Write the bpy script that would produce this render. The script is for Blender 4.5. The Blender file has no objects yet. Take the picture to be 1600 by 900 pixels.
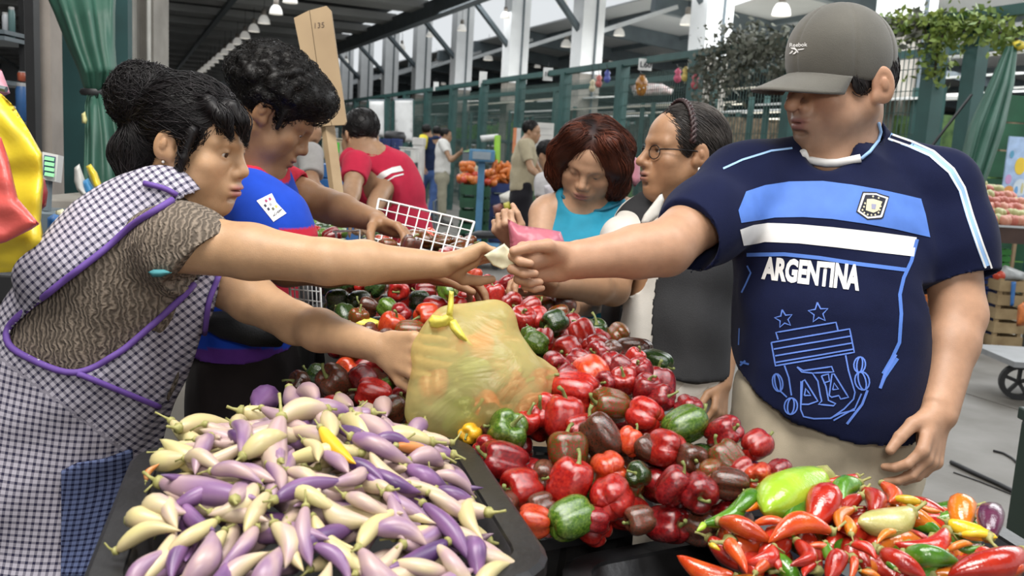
import bpy, bmesh, math, random
import numpy as np
from mathutils import Vector, Matrix, noise
from mathutils.bvhtree import BVHTree

SC = bpy.context.scene
COL = SC.collection
rnd = random.Random(7)

# ------------------------------------------------------------------ camera
F_PX = 1400.0
CAM_H = 1.35
TILT = math.radians(8.5)
ROLL = math.radians(3.4)
cam_d = bpy.data.cameras.new('camera')
cam = bpy.data.objects.new('camera', cam_d)
COL.objects.link(cam)
cam_d.sensor_width = 36.0
cam_d.lens = 36.0 * F_PX / 1600.0
cam_d.clip_start = 0.05
cam_d.clip_end = 400
CM = (Matrix.Translation((0, 0, CAM_H)) @ Matrix.Rotation(math.pi / 2 - TILT, 4, 'X')
      @ Matrix.Rotation(ROLL, 4, 'Z'))
cam.matrix_world = CM
cam_d.dof.use_dof = True
cam_d.dof.focus_distance = 1.75
cam_d.dof.aperture_fstop = 7.0
SC.camera = cam

# ------------------------------------------------------------------ world, lights, exposure
SC.view_settings.view_transform = 'Standard'
SC.view_settings.look = 'None'
SC.view_settings.gamma = 1.0
SC.view_settings.use_curve_mapping = False
SC.view_settings.exposure = -0.03
world = bpy.data.worlds.new('sky')
SC.world = world
world.use_nodes = True
_n = world.node_tree.nodes
_l = world.node_tree.links
_bg = _n['Background']
_bg.inputs[0].default_value = (0.93, 0.97, 1.0, 1)
_bg.inputs[1].default_value = 0.85


def area(name, loc, target, size, size_y, energy, color=(1, 1, 1), spread=180):
    d = bpy.data.lights.new(name, 'AREA')
    d.shape = 'RECTANGLE'
    d.size = size
    d.size_y = size_y
    d.energy = energy
    d.color = color
    d.spread = math.radians(spread)
    o = bpy.data.objects.new(name, d)
    COL.objects.link(o)
    o.location = loc
    o.rotation_euler = (Vector(target) - Vector(loc)).to_track_quat('-Z', 'Y').to_euler()
    return o


# lamps standing in for skylight over the stall, unseen fills added down the hall, and a small flash at the camera
area('roof_light', (-0.9, 0.3, 4.9), (0.1, 1.9, 0.9), 2.6, 2.0, 300, (1.0, 0.97, 0.92))
area('roof_light_side', (2.2, 1.0, 4.9), (0.3, 2.0, 1.0), 2.0, 2.4, 150, (0.95, 0.98, 1.0))
area('aisle_fill', (-4.5, 16.0, 5.3), (-4.5, 16.0, 0), 8, 22, 1500, (0.97, 0.99, 1.0))  # unseen fill added under the left roof to brighten the aisle
area('far_stalls_fill', (9.0, 17.0, 4.6), (9.0, 17.0, 0), 12, 22, 4200, (0.97, 0.99, 1.0))  # unseen fill added under the right roof to brighten the far stalls
area('camera_flash', (0.10, -0.25, 1.75), (0.15, 2.0, 1.0), 0.35, 0.25, 11, (1.0, 0.95, 0.88))

# ------------------------------------------------------------------ pixel helper (1600 x 900 frame): a ray and a real distance give a point
CMR = CM.to_3x3()
EYE = CM.translation.copy()


def ray(px, py):
    return CMR @ Vector(((px - 800) / F_PX, -(py - 450) / F_PX, -1.0))


def P(px, py, d):
    return EYE + ray(px, py) * d


def PZ(px, py, z):
    """the point on the ray through a pixel at height z"""
    r = ray(px, py)
    return EYE + r * ((z - EYE.z) / r.z)


def proj(p):
    q = CM.inverted() @ Vector(p)
    return (800 - q.x / q.z * F_PX, 450 + q.y / q.z * F_PX, -q.z)


# ------------------------------------------------------------------ materials
MATS = {}


def _new(name):
    m = bpy.data.materials.new(name)
    m.use_nodes = True
    nt = m.node_tree
    b = nt.nodes['Principled BSDF']
    return m, nt, b


def sock(nt, v):
    return v


def mat(name, col, rough=0.6, metal=0.0, var=0.12, scale=8.0, bump=0.0, bscale=60.0, spec=0.5, emit=None,
        emit_s=0.0, trans=0.0, alpha=1.0, coat=0.0, attr=None, sheen=0.0, sss=0.0, col2=None, objrand=0.0, detail=4.0):
    """procedural principled material: colour broken up by noise, optional bump"""
    if name in MATS:
        return MATS[name]
    m, nt, b = _new(name)
    N, L = nt.nodes, nt.links
    tc = N.new('ShaderNodeTexCoord')
    nz = N.new('ShaderNodeTexNoise')
    nz.inputs['Scale'].default_value = scale
    nz.inputs['Detail'].default_value = detail
    L.new(tc.outputs['Object'], nz.inputs['Vector'])
    if attr:
        at = N.new('ShaderNodeAttribute')
        at.attribute_name = attr
        mx = N.new('ShaderNodeMix')
        mx.data_type = 'RGBA'
        mx.blend_type = 'MULTIPLY'
        mr = N.new('ShaderNodeMapRange')
        mr.inputs[1].default_value = 0.3
        mr.inputs[2].default_value = 0.7
        mr.inputs[3].default_value = 1 - var
        mr.inputs[4].default_value = 1 + var * 0.3
        L.new(nz.outputs['Fac'], mr.inputs[0])
        mx.inputs[0].default_value = 1.0
        L.new(at.outputs['Color'], mx.inputs[6])
        L.new(mr.outputs[0], mx.inputs[7])
        out = mx.outputs[2]
    else:
        cr = N.new('ShaderNodeValToRGB')
        e = cr.color_ramp.elements
        e[0].position = 0.3
        e[1].position = 0.7
        c2 = col2 if col2 else tuple(min(1, c * (1 + var)) for c in col)
        c1 = col if col2 else tuple(c * (1 - var) for c in col)
        e[0].color = (*c1, 1)
        e[1].color = (*c2, 1)
        L.new(nz.outputs['Fac'], cr.inputs[0])
        out = cr.outputs[0]
    if objrand:
        oi = N.new('ShaderNodeObjectInfo')
        hs = N.new('ShaderNodeHueSaturation')
        mr2 = N.new('ShaderNodeMapRange')
        mr2.inputs[3].default_value = 1 - objrand
        mr2.inputs[4].default_value = 1 + objrand
        L.new(oi.outputs['Random'], mr2.inputs[0])
        L.new(mr2.outputs[0], hs.inputs['Value'])
        L.new(out, hs.inputs['Color'])
        out = hs.outputs[0]
    L.new(out, b.inputs['Base Color'])
    b.inputs['Roughness'].default_value = rough
    b.inputs['Metallic'].default_value = metal
    b.inputs['Specular IOR Level'].default_value = spec
    if trans:
        b.inputs['Transmission Weight'].default_value = trans
    if alpha < 1:
        b.inputs['Alpha'].default_value = alpha
    if coat:
        b.inputs['Coat Weight'].default_value = coat
        b.inputs['Coat Roughness'].default_value = 0.08
    if sheen:
        b.inputs['Sheen Weight'].default_value = sheen
    if sss:
        b.inputs['Subsurface Weight'].default_value = sss
        b.inputs['Subsurface Radius'].default_value = (0.012, 0.005, 0.003)
        b.inputs['Subsurface Scale'].default_value = 1.0
    if emit:
        b.inputs['Emission Color'].default_value = (*emit, 1)
        b.inputs['Emission Strength'].default_value = emit_s
    if bump:
        n2 = N.new('ShaderNodeTexNoise')
        n2.inputs['Scale'].default_value = bscale
        n2.inputs['Detail'].default_value = 3
        L.new(tc.outputs['Object'], n2.inputs['Vector'])
        bp = N.new('ShaderNodeBump')
        bp.inputs['Strength'].default_value = bump
        bp.inputs['Distance'].default_value = 0.004
        L.new(n2.outputs['Fac'], bp.inputs['Height'])
        L.new(bp.outputs[0], b.inputs['Normal'])
    MATS[name] = m
    return m


# ------------------------------------------------------------------ objects, things, parts
def tag(o, label=None, cat=None, group=None, kind=None):
    if label:
        o['label'] = label
    if cat:
        o['category'] = cat
    if group:
        o['group'] = group
    if kind:
        o['kind'] = kind
    return o


def thing(name, label, cat, loc=(0, 0, 0), group=None):
    o = bpy.data.objects.new(name, None)
    COL.objects.link(o)
    o.empty_display_size = 0.05
    o.location = loc
    return tag(o, label, cat, group)


ROOTLOC = {}


def world_loc(o):
    v = Vector(o.location)
    while o.parent is not None:
        o = o.parent
        v = v + Vector(o.location)
    return v


def mesh_obj(name, verts, faces, m=None, parent=None, smooth=True, cols=None, uv=None, origin=None):
    """verts in world coordinates; parent things are never rotated when this is used"""
    me = bpy.data.meshes.new(name)
    V = np.asarray(verts, dtype=np.float32).reshape(-1, 3)
    base = np.zeros(3, dtype=np.float32)
    if origin is not None:
        base = np.array(origin, dtype=np.float32)
    elif parent is not None:
        base = np.array(world_loc(parent), dtype=np.float32)
    else:
        base = np.array([(V[:, 0].min() + V[:, 0].max()) / 2, (V[:, 1].min() + V[:, 1].max()) / 2, V[:, 2].min()], dtype=np.float32)
    V = V - base
    if isinstance(faces, np.ndarray):
        nf, k = faces.shape
        me.vertices.add(len(V))
        me.vertices.foreach_set('co', V.ravel())
        me.loops.add(nf * k)
        me.loops.foreach_set('vertex_index', faces.astype(np.int32).ravel())
        me.polygons.add(nf)
        me.polygons.foreach_set('loop_start', np.arange(0, nf * k, k, dtype=np.int32))
        me.update(calc_edges=True)
    else:
        me.from_pydata(V.tolist(), [], faces)
        me.update()
    if smooth:
        me.polygons.foreach_set('use_smooth', np.ones(len(me.polygons), dtype=bool))
    if cols is not None:
        a = me.color_attributes.new('Col', 'FLOAT_COLOR', 'POINT')
        c = np.ones((len(V), 4), dtype=np.float32)
        c[:, :3] = cols
        a.data.foreach_set('color', c.ravel())
    if uv is not None:
        a = me.attributes.new('puv', 'FLOAT_VECTOR', 'POINT')
        u = np.zeros((len(V), 3), dtype=np.float32)
        u[:, :uv.shape[1]] = uv
        a.data.foreach_set('vector', u.ravel())
    if m:
        me.materials.append(m)
    o = bpy.data.objects.new(name, me)
    COL.objects.link(o)
    if parent is not None:
        o.parent = parent
        if origin is not None:
            o.location = Vector(base.tolist()) - world_loc(parent)
    else:
        o.location = base.tolist()
    return o


def copy_tree(o, parent=None):
    c = o.copy()
    COL.objects.link(c)
    c.parent = parent
    for ch in o.children:
        copy_tree(ch, c)
    return c


class MB:
    """collects simple solids (world coordinates) and builds them as one mesh"""

    def __init__(self):
        self.v = []
        self.f = []

    def add(self, vs, fs):
        n = len(self.v)
        self.v += [tuple(x) for x in vs]
        self.f += [tuple(i + n for i in f) for f in fs]
        return self

    def hexa(self, p):
        """8 corners: bottom 0-3 ccw, top 4-7"""
        return self.add(p, [(3, 2, 1, 0), (4, 5, 6, 7), (0, 1, 5, 4), (1, 2, 6, 5), (2, 3, 7, 6), (3, 0, 4, 7)])

    def box(self, lo, hi, M=None):
        x0, y0, z0 = lo
        x1, y1, z1 = hi
        p = [(x0, y0, z0), (x1, y0, z0), (x1, y1, z0), (x0, y1, z0), (x0, y0, z1), (x1, y0, z1), (x1, y1, z1), (x0, y1, z1)]
        if M is not None:
            p = [M @ Vector(q) for q in p]
        return self.hexa(p)

    def bar(self, a, b, w, h=None, up=(0, 0, 1)):
        a, b = Vector(a), Vector(b)
        h = h or w
        d = (b - a).normalized()
        s = d.cross(Vector(up))
        if s.length < 1e-4:
            s = d.cross(Vector((1, 0, 0)))
        s.normalize()
        u = s.cross(d)
        s = s * w / 2
        u = u * h / 2
        return self.hexa([a - s - u, a + s - u, b + s - u, b - s - u, a - s + u, a + s + u, b + s + u, b - s + u])

    def tube(self, pts, r, n=6, caps=True):
        pts = [Vector(p) for p in pts]
        rs = r if isinstance(r, (list, tuple)) else [r] * len(pts)
        vs, fs = [], []
        t0 = (pts[1] - pts[0]).normalized()
        s = t0.cross(Vector((0, 0, 1)))
        if s.length < 1e-3:
            s = t0.cross(Vector((1, 0, 0)))
        s.normalize()
        for i, p in enumerate(pts):
            t = (pts[min(i + 1, len(pts) - 1)] - pts[max(i - 1, 0)])
            if t.length < 1e-9:
                t = t0
            t.normalize()
            s = s - t * s.dot(t)
            if s.length < 1e-6:
                s = t.orthogonal()
            s.normalize()
            u = t.cross(s)
            for k in range(n):
                a = 2 * math.pi * k / n
                vs.append(p + (s * math.cos(a) + u * math.sin(a)) * rs[i])
        for i in range(len(pts) - 1):
            for k in range(n):
                k2 = (k + 1) % n
                fs.append((i * n + k, i * n + k2, (i + 1) * n + k2, (i + 1) * n + k))
        if caps:
            fs.append(tuple(range(n - 1, -1, -1)))
            m = (len(pts) - 1) * n
            fs.append(tuple(range(m, m + n)))
        return self.add(vs, fs)

    def lathe(self, prof, c=(0, 0, 0), n=16, M=None):
        """prof: (r, z) pairs bottom to top"""
        c = Vector(c)
        vs, fs = [], []
        for (r, z) in prof:
            for k in range(n):
                a = 2 * math.pi * k / n
                p = Vector((r * math.cos(a), r * math.sin(a), z))
                if M is not None:
                    p = M @ p
                vs.append(p + c)
        for i in range(len(prof) - 1):
            for k in range(n):
                k2 = (k + 1) % n
                fs.append((i * n + k, i * n + k2, (i + 1) * n + k2, (i + 1) * n + k))
        return self.add(vs, fs)

    def build(self, name, m, parent=None, smooth=False, origin=None, bevel=0):
        o = mesh_obj(name, self.v, self.f, m, parent, smooth, origin=origin)
        if bevel:
            b = o.modifiers.new('bevel', 'BEVEL')
            b.width = bevel
            b.segments = 2
            b.limit_method = 'ANGLE'
        return o


# ------------------------------------------------------------------ distance-field sculpting
def v3(p):
    return np.array(p, dtype=np.float64)


class Field:
    BIG = 0.06

    def __init__(self, lo, hi, h):
        self.lo = v3(lo)
        self.h = h
        n = np.ceil((v3(hi) - self.lo) / h).astype(int) + 1
        self.n = n
        self.g = np.full(tuple(n), self.BIG, dtype=np.float32)
        self.ax = [(self.lo[i] + h * np.arange(n[i])).astype(np.float32) for i in range(3)]

    def _blk(self, lo, hi):
        i0 = np.clip(np.floor((lo - self.lo) / self.h).astype(int), 0, self.n)
        i1 = np.clip(np.ceil((hi - self.lo) / self.h).astype(int) + 1, 0, self.n)
        if (i1 <= i0).any():
            return None
        sl = tuple(slice(a, b) for a, b in zip(i0, i1))
        x = self.ax[0][sl[0]][:, None, None]
        y = self.ax[1][sl[1]][None, :, None]
        z = self.ax[2][sl[2]][None, None, :]
        return sl, x, y, z

    def _put(self, sl, d, k, op):
        g = self.g[sl]
        if op == 'u':
            if k <= 0:
                self.g[sl] = np.minimum(g, d)
            else:
                h = np.clip(0.5 + 0.5 * (g - d) / k, 0, 1)
                self.g[sl] = g * (1 - h) + d * h - k * h * (1 - h)
        elif op == 's':
            d = -d
            if k <= 0:
                self.g[sl] = np.maximum(g, d)
            else:
                h = np.clip(0.5 + 0.5 * (d - g) / k, 0, 1)
                self.g[sl] = g * (1 - h) + d * h + k * h * (1 - h)
        elif op == 'i':
            self.g[sl] = np.maximum(g, d)

    def cone(self, a, b, ra, rb, k=0.01, op='u', flat=None):
        """round cone; flat=(axis, f) squashes the distance along an axis by factor f (f<1 is thinner)"""
        a, b = v3(a), v3(b)
        r = max(ra, rb) + k + self.h * 2 + (0.02 if op == 'u' else 0.004)
        blk = self._blk(np.minimum(a, b) - r, np.maximum(a, b) + r)
        if blk is None:
            return self
        sl, x, y, z = blk
        ab = b - a
        L2 = max(float(ab @ ab), 1e-12)
        px, py, pz = x - a[0], y - a[1], z - a[2]
        t = np.clip((px * ab[0] + py * ab[1] + pz * ab[2]) / L2, 0, 1)
        qx, qy, qz = px - t * ab[0], py - t * ab[1], pz - t * ab[2]
        if flat is not None:
            ax, f = v3(flat[0]), flat[1]
            ax = ax / np.linalg.norm(ax)
            s = (qx * ax[0] + qy * ax[1] + qz * ax[2]) * (1.0 / f - 1.0)
            qx, qy, qz = qx + s * ax[0], qy + s * ax[1], qz + s * ax[2]
        rr = ra + (rb - ra) * t
        ln = np.sqrt(qx * qx + qy * qy + qz * qz)
        d = ln - rr
        if flat is not None:
            d = d * min(1.0, flat[1] * 1.3)
        self._put(sl, d.astype(np.float32), k, op)
        return self

    def chain(self, pts, rs, k=0.01, op='u', flat=None):
        for i in range(len(pts) - 1):
            self.cone(pts[i], pts[i + 1], rs[i], rs[i + 1], k, op, flat)
        return self

    def ell(self, c, rad, R=None, k=0.01, op='u'):
        """ellipsoid, R columns are its axes"""
        c = v3(c)
        rad = v3(rad)
        R = np.eye(3) if R is None else np.array(R, dtype=np.float64)
        ext = np.sqrt(((R * rad[None, :]) ** 2).sum(axis=1)) + k + self.h * 2 + (0.02 if op == 'u' else 0.004)
        blk = self._blk(c - ext, c + ext)
        if blk is None:
            return self
        sl, x, y, z = blk
        px, py, pz = x - c[0], y - c[1], z - c[2]
        u = [(px * R[0, i] + py * R[1, i] + pz * R[2, i]) / rad[i] for i in range(3)]
        k0 = np.sqrt(u[0] ** 2 + u[1] ** 2 + u[2] ** 2)
        k1 = np.sqrt((u[0] / rad[0]) ** 2 + (u[1] / rad[1]) ** 2 + (u[2] / rad[2]) ** 2)
        d = k0 * (k0 - 1.0) / np.maximum(k1, 1e-6)
        self._put(sl, d.astype(np.float32), k, op)
        return self

    def loft(self, nodes, k=0.02, op='u', p=2.0):
        """body-like tube: nodes (centre, side half width vector, front half depth vector); superellipse cross section"""
        for (c0, s0, f0), (c1, s1, f1) in zip(nodes[:-1], nodes[1:]):
            c0, c1, s0, s1, f0, f1 = map(v3, (c0, c1, s0, s1, f0, f1))
            r = max(np.linalg.norm(q) for q in (s0, s1, f0, f1)) + k + self.h * 2 + 0.01
            blk = self._blk(np.minimum(c0, c1) - r, np.maximum(c0, c1) + r)
            if blk is None:
                continue
            sl, x, y, z = blk
            ab = c1 - c0
            L2 = max(float(ab @ ab), 1e-12)
            px, py, pz = x - c0[0], y - c0[1], z - c0[2]
            tr = (px * ab[0] + py * ab[1] + pz * ab[2]) / L2
            t = np.clip(tr, 0, 1)
            qx, qy, qz = px - t * ab[0], py - t * ab[1], pz - t * ab[2]
            a0, a1 = np.linalg.norm(s0), np.linalg.norm(s1)
            b0, b1 = np.linalg.norm(f0), np.linalg.norm(f1)
            sd = s0 / a0 + s1 / a1
            sd /= np.linalg.norm(sd)
            fd = f0 / b0 + f1 / b1
            fd -= sd * (fd @ sd)
            fd /= np.linalg.norm(fd)
            ud = np.cross(sd, fd)
            ra = a0 + (a1 - a0) * t
            rb = b0 + (b1 - b0) * t
            u = np.abs(qx * sd[0] + qy * sd[1] + qz * sd[2]) / ra
            w = np.abs(qx * fd[0] + qy * fd[1] + qz * fd[2]) / rb
            ee = (qx * ud[0] + qy * ud[1] + qz * ud[2]) / np.minimum(ra, rb)
            if p == 2.0:
                q = np.sqrt(u * u + w * w + ee * ee)
            else:
                q = (u ** p + w ** p + np.abs(ee) ** p) ** (1.0 / p)
            d = (q - 1.0) * np.minimum(ra, rb)
            self._put(sl, d.astype(np.float32), k, op)
        return self

    def halfspace(self, pt, nrm, op='i', k=0.0):
        """keep the side the normal points away from (op i)"""
        nrm = v3(nrm) / np.linalg.norm(v3(nrm))
        c = float(v3(pt) @ nrm)
        x, y, z = self.ax
        d = (x[:, None, None] * nrm[0] + y[None, :, None] * nrm[1] + z[None, None, :] * nrm[2] - c).astype(np.float32)
        self.g = np.maximum(self.g, d)
        return self

    def cutbox(self, pt, nrm, radius):
        """cut everything beyond the plane, but only within a ball of the given radius round pt"""
        nrm = v3(nrm) / np.linalg.norm(v3(nrm))
        pt = v3(pt)
        blk = self._blk(pt - radius, pt + radius)
        if blk is None:
            return self
        sl, x, y, z = blk
        d = (x - pt[0]) * nrm[0] + (y - pt[1]) * nrm[1] + (z - pt[2]) * nrm[2]
        rr = np.sqrt((x - pt[0]) ** 2 + (y - pt[1]) ** 2 + (z - pt[2]) ** 2) - radius
        dd = np.minimum(d, -rr).astype(np.float32)
        self.g[sl] = np.maximum(self.g[sl], dd)
        return self

    def at(self, pts):
        """trilinear value"""
        q = (pts - self.lo) / self.h
        q = np.clip(q, 0, self.n - 1.001)
        i = q.astype(int)
        f = q - i
        out = 0
        for dx in (0, 1):
            for dy in (0, 1):
                for dz in (0, 1):
                    w = np.abs(1 - dx - f[:, 0]) * np.abs(1 - dy - f[:, 1]) * np.abs(1 - dz - f[:, 2])
                    out = out + w * self.g[i[:, 0] + dx, i[:, 1] + dy, i[:, 2] + dz]
        return out

    def mesh(self, smooth=1):
        """surface nets -> (verts, quads)"""
        g = self.g
        g[0], g[-1] = self.BIG, self.BIG
        g[:, 0], g[:, -1] = self.BIG, self.BIG
        g[:, :, 0], g[:, :, -1] = self.BIG, self.BIG
        s = g < 0
        nx, ny, nz = s.shape
        cnt = np.zeros((nx - 1, ny - 1, nz - 1), dtype=np.int8)
        for dx in (0, 1):
            for dy in (0, 1):
                for dz in (0, 1):
                    cnt += s[dx:nx - 1 + dx, dy:ny - 1 + dy, dz:nz - 1 + dz]
        act = (cnt > 0) & (cnt < 8)
        ci = np.argwhere(act)
        idx = np.full(act.shape, -1, dtype=np.int32)
        idx[act] = np.arange(len(ci), dtype=np.int32)
        corner = {}
        for dx in (0, 1):
            for dy in (0, 1):
                for dz in (0, 1):
                    corner[(dx, dy, dz)] = g[ci[:, 0] + dx, ci[:, 1] + dy, ci[:, 2] + dz]
        acc = np.zeros((len(ci), 3))
        num = np.zeros(len(ci))
        cs = list(corner)
        for a in cs:
            for axn in range(3):
                if a[axn] == 0:
                    b = list(a)
                    b[axn] = 1
                    b = tuple(b)
                    ga, gb = corner[a], corner[b]
                    cr = (ga < 0) != (gb < 0)
                    t = np.where(cr, ga / np.where(np.abs(ga - gb) < 1e-9, 1, ga - gb), 0)
                    p = np.tile(np.array(a, dtype=np.float64), (len(ci), 1))
                    p[:, axn] = t
                    acc[cr] += p[cr]
                    num[cr] += 1
        V = (ci + acc / num[:, None]) * self.h + self.lo
        quads = []
        # x edges
        for axn in range(3):
            o1, o2 = [(1, 2), (2, 0), (0, 1)][axn]
            sa = [slice(None)] * 3
            sb = [slice(None)] * 3
            sa[axn] = slice(0, -1)
            sb[axn] = slice(1, None)
            ch = s[tuple(sa)] != s[tuple(sb)]
            e = np.argwhere(ch)
            e = e[(e[:, o1] > 0) & (e[:, o2] > 0)]
            if len(e) == 0:
                continue

            def cid(d1, d2):
                q = e.copy()
                q[:, o1] -= d1
                q[:, o2] -= d2
                return idx[q[:, 0], q[:, 1], q[:, 2]]
            q = np.stack([cid(1, 1), cid(0, 1), cid(0, 0), cid(1, 0)], axis=1)
            inside = s[e[:, 0], e[:, 1], e[:, 2]]
            q[~inside] = q[~inside][:, ::-1]
            quads.append(q)
        Q = np.concatenate(quads)
        Q = Q[(Q >= 0).all(axis=1)]
        for _ in range(smooth):
            V = lap(V, Q, 0.5)
        return V, Q


def lap(V, Q, w):
    acc = np.zeros_like(V)
    num = np.zeros(len(V))
    for i in range(4):
        a, b = Q[:, i], Q[:, (i + 1) % 4]
        for j in range(3):
            acc[:, j] += np.bincount(a, weights=V[b, j], minlength=len(V)) + np.bincount(b, weights=V[a, j], minlength=len(V))
        num += np.bincount(a, minlength=len(V)) + np.bincount(b, minlength=len(V))
    return V * (1 - w) + w * acc / np.maximum(num, 1)[:, None]


def vnormals(V, Q):
    n = np.cross(V[Q[:, 2]] - V[Q[:, 0]], V[Q[:, 3]] - V[Q[:, 1]])
    out = np.zeros_like(V)
    for i in range(4):
        for j in range(3):
            out[:, j] += np.bincount(Q[:, i], weights=n[:, j], minlength=len(V))
    return out / np.maximum(np.linalg.norm(out, axis=1), 1e-12)[:, None]


_wr = np.random.RandomState(3)


def fold(V, scale, amp, axis=None, stretch=4.0, n=10, seed=0):
    """cloth-like folds: a sum of sines, stretched along an axis; returns a height per vertex"""
    rs = np.random.RandomState(seed)
    h = np.zeros(len(V))
    for i in range(n):
        k = rs.normal(size=3)
        if axis is not None:
            a = v3(axis) / np.linalg.norm(v3(axis))
            k = k - a * (k @ a) * (1 - 1.0 / stretch)
        k /= np.linalg.norm(k)
        f = scale * (0.6 + 0.9 * rs.rand())
        ph = V @ k * f
        wob = 0.9 * np.sin(V @ rs.normal(size=3) * scale * 0.45 + rs.rand() * 6)
        h += np.sin(ph + wob + rs.rand() * 6.28) / n ** 0.5
    return h * amp


def bvh_of(V, Q):
    return BVHTree.FromPolygons([tuple(v) for v in V], [tuple(int(i) for i in q) for q in Q])

# ================================================================== people: shared anatomy
def unit(v):
    v = v3(v)
    return v / np.linalg.norm(v)


class Head:
    """head frame: r = the person's right, f = forward, u = up, in metres scaled by s"""

    def __init__(self, c, fwd, up=(0, 0, 1), s=1.0, roll=0.0):
        self.c = v3(c)
        self.f = unit(fwd)
        r = np.cross(self.f, v3(up))
        r = unit(r)
        u = np.cross(r, self.f)
        cr, sr = math.cos(roll), math.sin(roll)
        self.r = r * cr + u * sr
        self.u = u * cr - r * sr
        self.s = s
        self.R = np.stack([self.r, self.f, self.u], axis=1)

    def __call__(self, r, f, u):
        return self.c + (self.r * r + self.f * f + self.u * u) * self.s

    def loc(self, V):
        return (V - self.c) @ self.R / self.s

    def rot(self, yaw=0, pitch=0, roll=0):
        cy, sy = math.cos(yaw), math.sin(yaw)
        cp, sp = math.cos(pitch), math.sin(pitch)
        Rz = np.array([[cy, -sy, 0], [sy, cy, 0], [0, 0, 1]])
        Rx = np.array([[1, 0, 0], [0, cp, -sp], [0, sp, cp]])
        return self.R @ Rz @ Rx


def head_prims(F, H, jaw=1.0, nose=1.0, cheek=1.0, chin=1.0, brow=1.0, lips=1.0, lid=0.5, fat=0.0, mouth_open=0.0, nose_drop=0.0, ears=True, eo=.003, es=1.0):
    s = H.s

    def E(c, rad, k=.015, op='u', R=None):
        F.ell(H(*c), [q * s for q in rad], H.R if R is None else R, k * s, op)

    def C(a, b, ra, rb, k=.015, op='u'):
        F.cone(H(*a), H(*b), ra * s, rb * s, k * s, op)
    E((0, -.008, .030), (.075, .096, .086), .01)
    E((0, .026, .034), (.063, .062, .062), .02)
    E((0, .034, -.030), (.056 + fat * .5, .054, .070), .025)
    C((0, .026, -.070), (0, .062, -.099), .040 * jaw, .025 * chin, .028)
    for q in (-1, 1):
        C((q * .050 * jaw, -.004, -.042), (q * .022, .060, -.096), .022 + fat, .017, .030)
        E((q * .042, .058, -.026), (.026 * cheek, .024, .022), .022)
        E((q * .040, .048, -.058), (.022 + fat, .026, .026), .03)
        # brow and eye socket
        C((q * .012, .084, .018), (q * .046, .066, .018), .0125 * brow, .0120 * brow, .016)
        E((q * .032, .0990, .000), (.017, .018, .0115), .012, 's')
    E((0, .070, -.103), (.020 * chin, .017, .014), .022)
    # nose
    C((0, .084, .012), (0, .103 * nose + .000, -.026 - nose_drop), .0085, .0115, .012)
    E((0, .1055 * nose, -.031 - nose_drop), (.0115, .0115, .0100), .008)
    for q in (-1, 1):
        E((q * .0125, .0945, -.036 - nose_drop * .6), (.0085, .0120, .0085), .007)
        E((q * .0065, .1030, -.0435 - nose_drop), (.0040, .0065, .0045), .003, 's')
    # mouth
    E((0, .082, -.066), (.030, .020, .024), .02)
    E((0, .0985, -.0612), (.0225, .0085 * lips, .0060 * lips), .006)
    E((q * 0, .0965, -.0735 - mouth_open), (.0195, .0090 * lips, .0068 * lips), .006)
    E((0, .1060, -.0668 - mouth_open * .5), (.0270, .0120, .0014 + mouth_open * .5), .003, 's')
    E((0, .096, -.0855), (.017, .008, .0045), .008, 's')
    # eyelids over the eyeballs
    for q in (-1, 1):
        E((q * .032, .0735, .000), (.0158, .0142, .0142), .004)
        if lid > 0.05:
            E((q * .032, .0890, -.0008 - (1 - lid) * .004), (.0140, .0160, .0062 * lid), .002, 's')
    if ears:
        for q in (-1, 1):
            a = q * 0.35
            Re = H.rot(yaw=a, pitch=-.15)
            E((q * (.078 + eo), -.014, -.004), (.0085, .0190 * es, .0300 * es), .004, 'u', Re)
            E((q * (.0865 + eo), -.010, -.001), (.0055, .0115 * es, .0195 * es), .003, 's', Re)
            E((q * (.0845 + eo), -.012, -.003), (.0030, .0060 * es, .0110 * es), .003, 'u', Re)
            E((q * (.074 + eo), -.002, -.022 * es), (.0080, .0100, .0130), .006)


def eye_mesh(H, parent, look=(0, 1, -0.1), lidc=None):
    """two eyeballs, dark irises"""
    for q in (-1, 1):
        c = H(q * .032, .0735, 0)
        r = .0128 * H.s
        d = unit(H.R @ v3(look))
        bm = bmesh.new()
        bmesh.ops.create_uvsphere(bm, u_segments=16, v_segments=12, radius=r)
        V = np.array([v.co[:] for v in bm.verts])
        Fc = [[v.index for v in f.verts] for f in bm.faces]
        bm.free()
        up = unit(np.cross(d, [0.3, 0.2, 0.9]))
        w = np.cross(up, d)
        Rm = np.stack([up, w, d], axis=1)
        cs = V[:, 2] / r
        colr = np.where(cs[:, None] > .97, [[.004, .004, .004]], np.where(cs[:, None] > .84, [[.035, .016, .008]], [[.62, .56, .50]]))
        mesh_obj('eye', V @ Rm.T + c, Fc, mat('eye_wet', (1, 1, 1), .12, attr='Col', var=.02), parent, True, cols=colr)


def brow_mesh(H, parent, m, thick=1.0, lift=0.0):
    for q in (-1, 1):
        mb = MB()
        pts = [H(q * .012, .0935, .0165 + lift), H(q * .026, .0890, .0215 + lift), H(q * .040, .0775, .0205 + lift), H(q * .049, .0660, .0150 + lift)]
        mb.tube(pts, [.0030 * thick * H.s, .0038 * thick * H.s, .0030 * thick * H.s, .0010 * H.s], 6)
        mb.build('eyebrow', m, parent, True)


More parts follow.
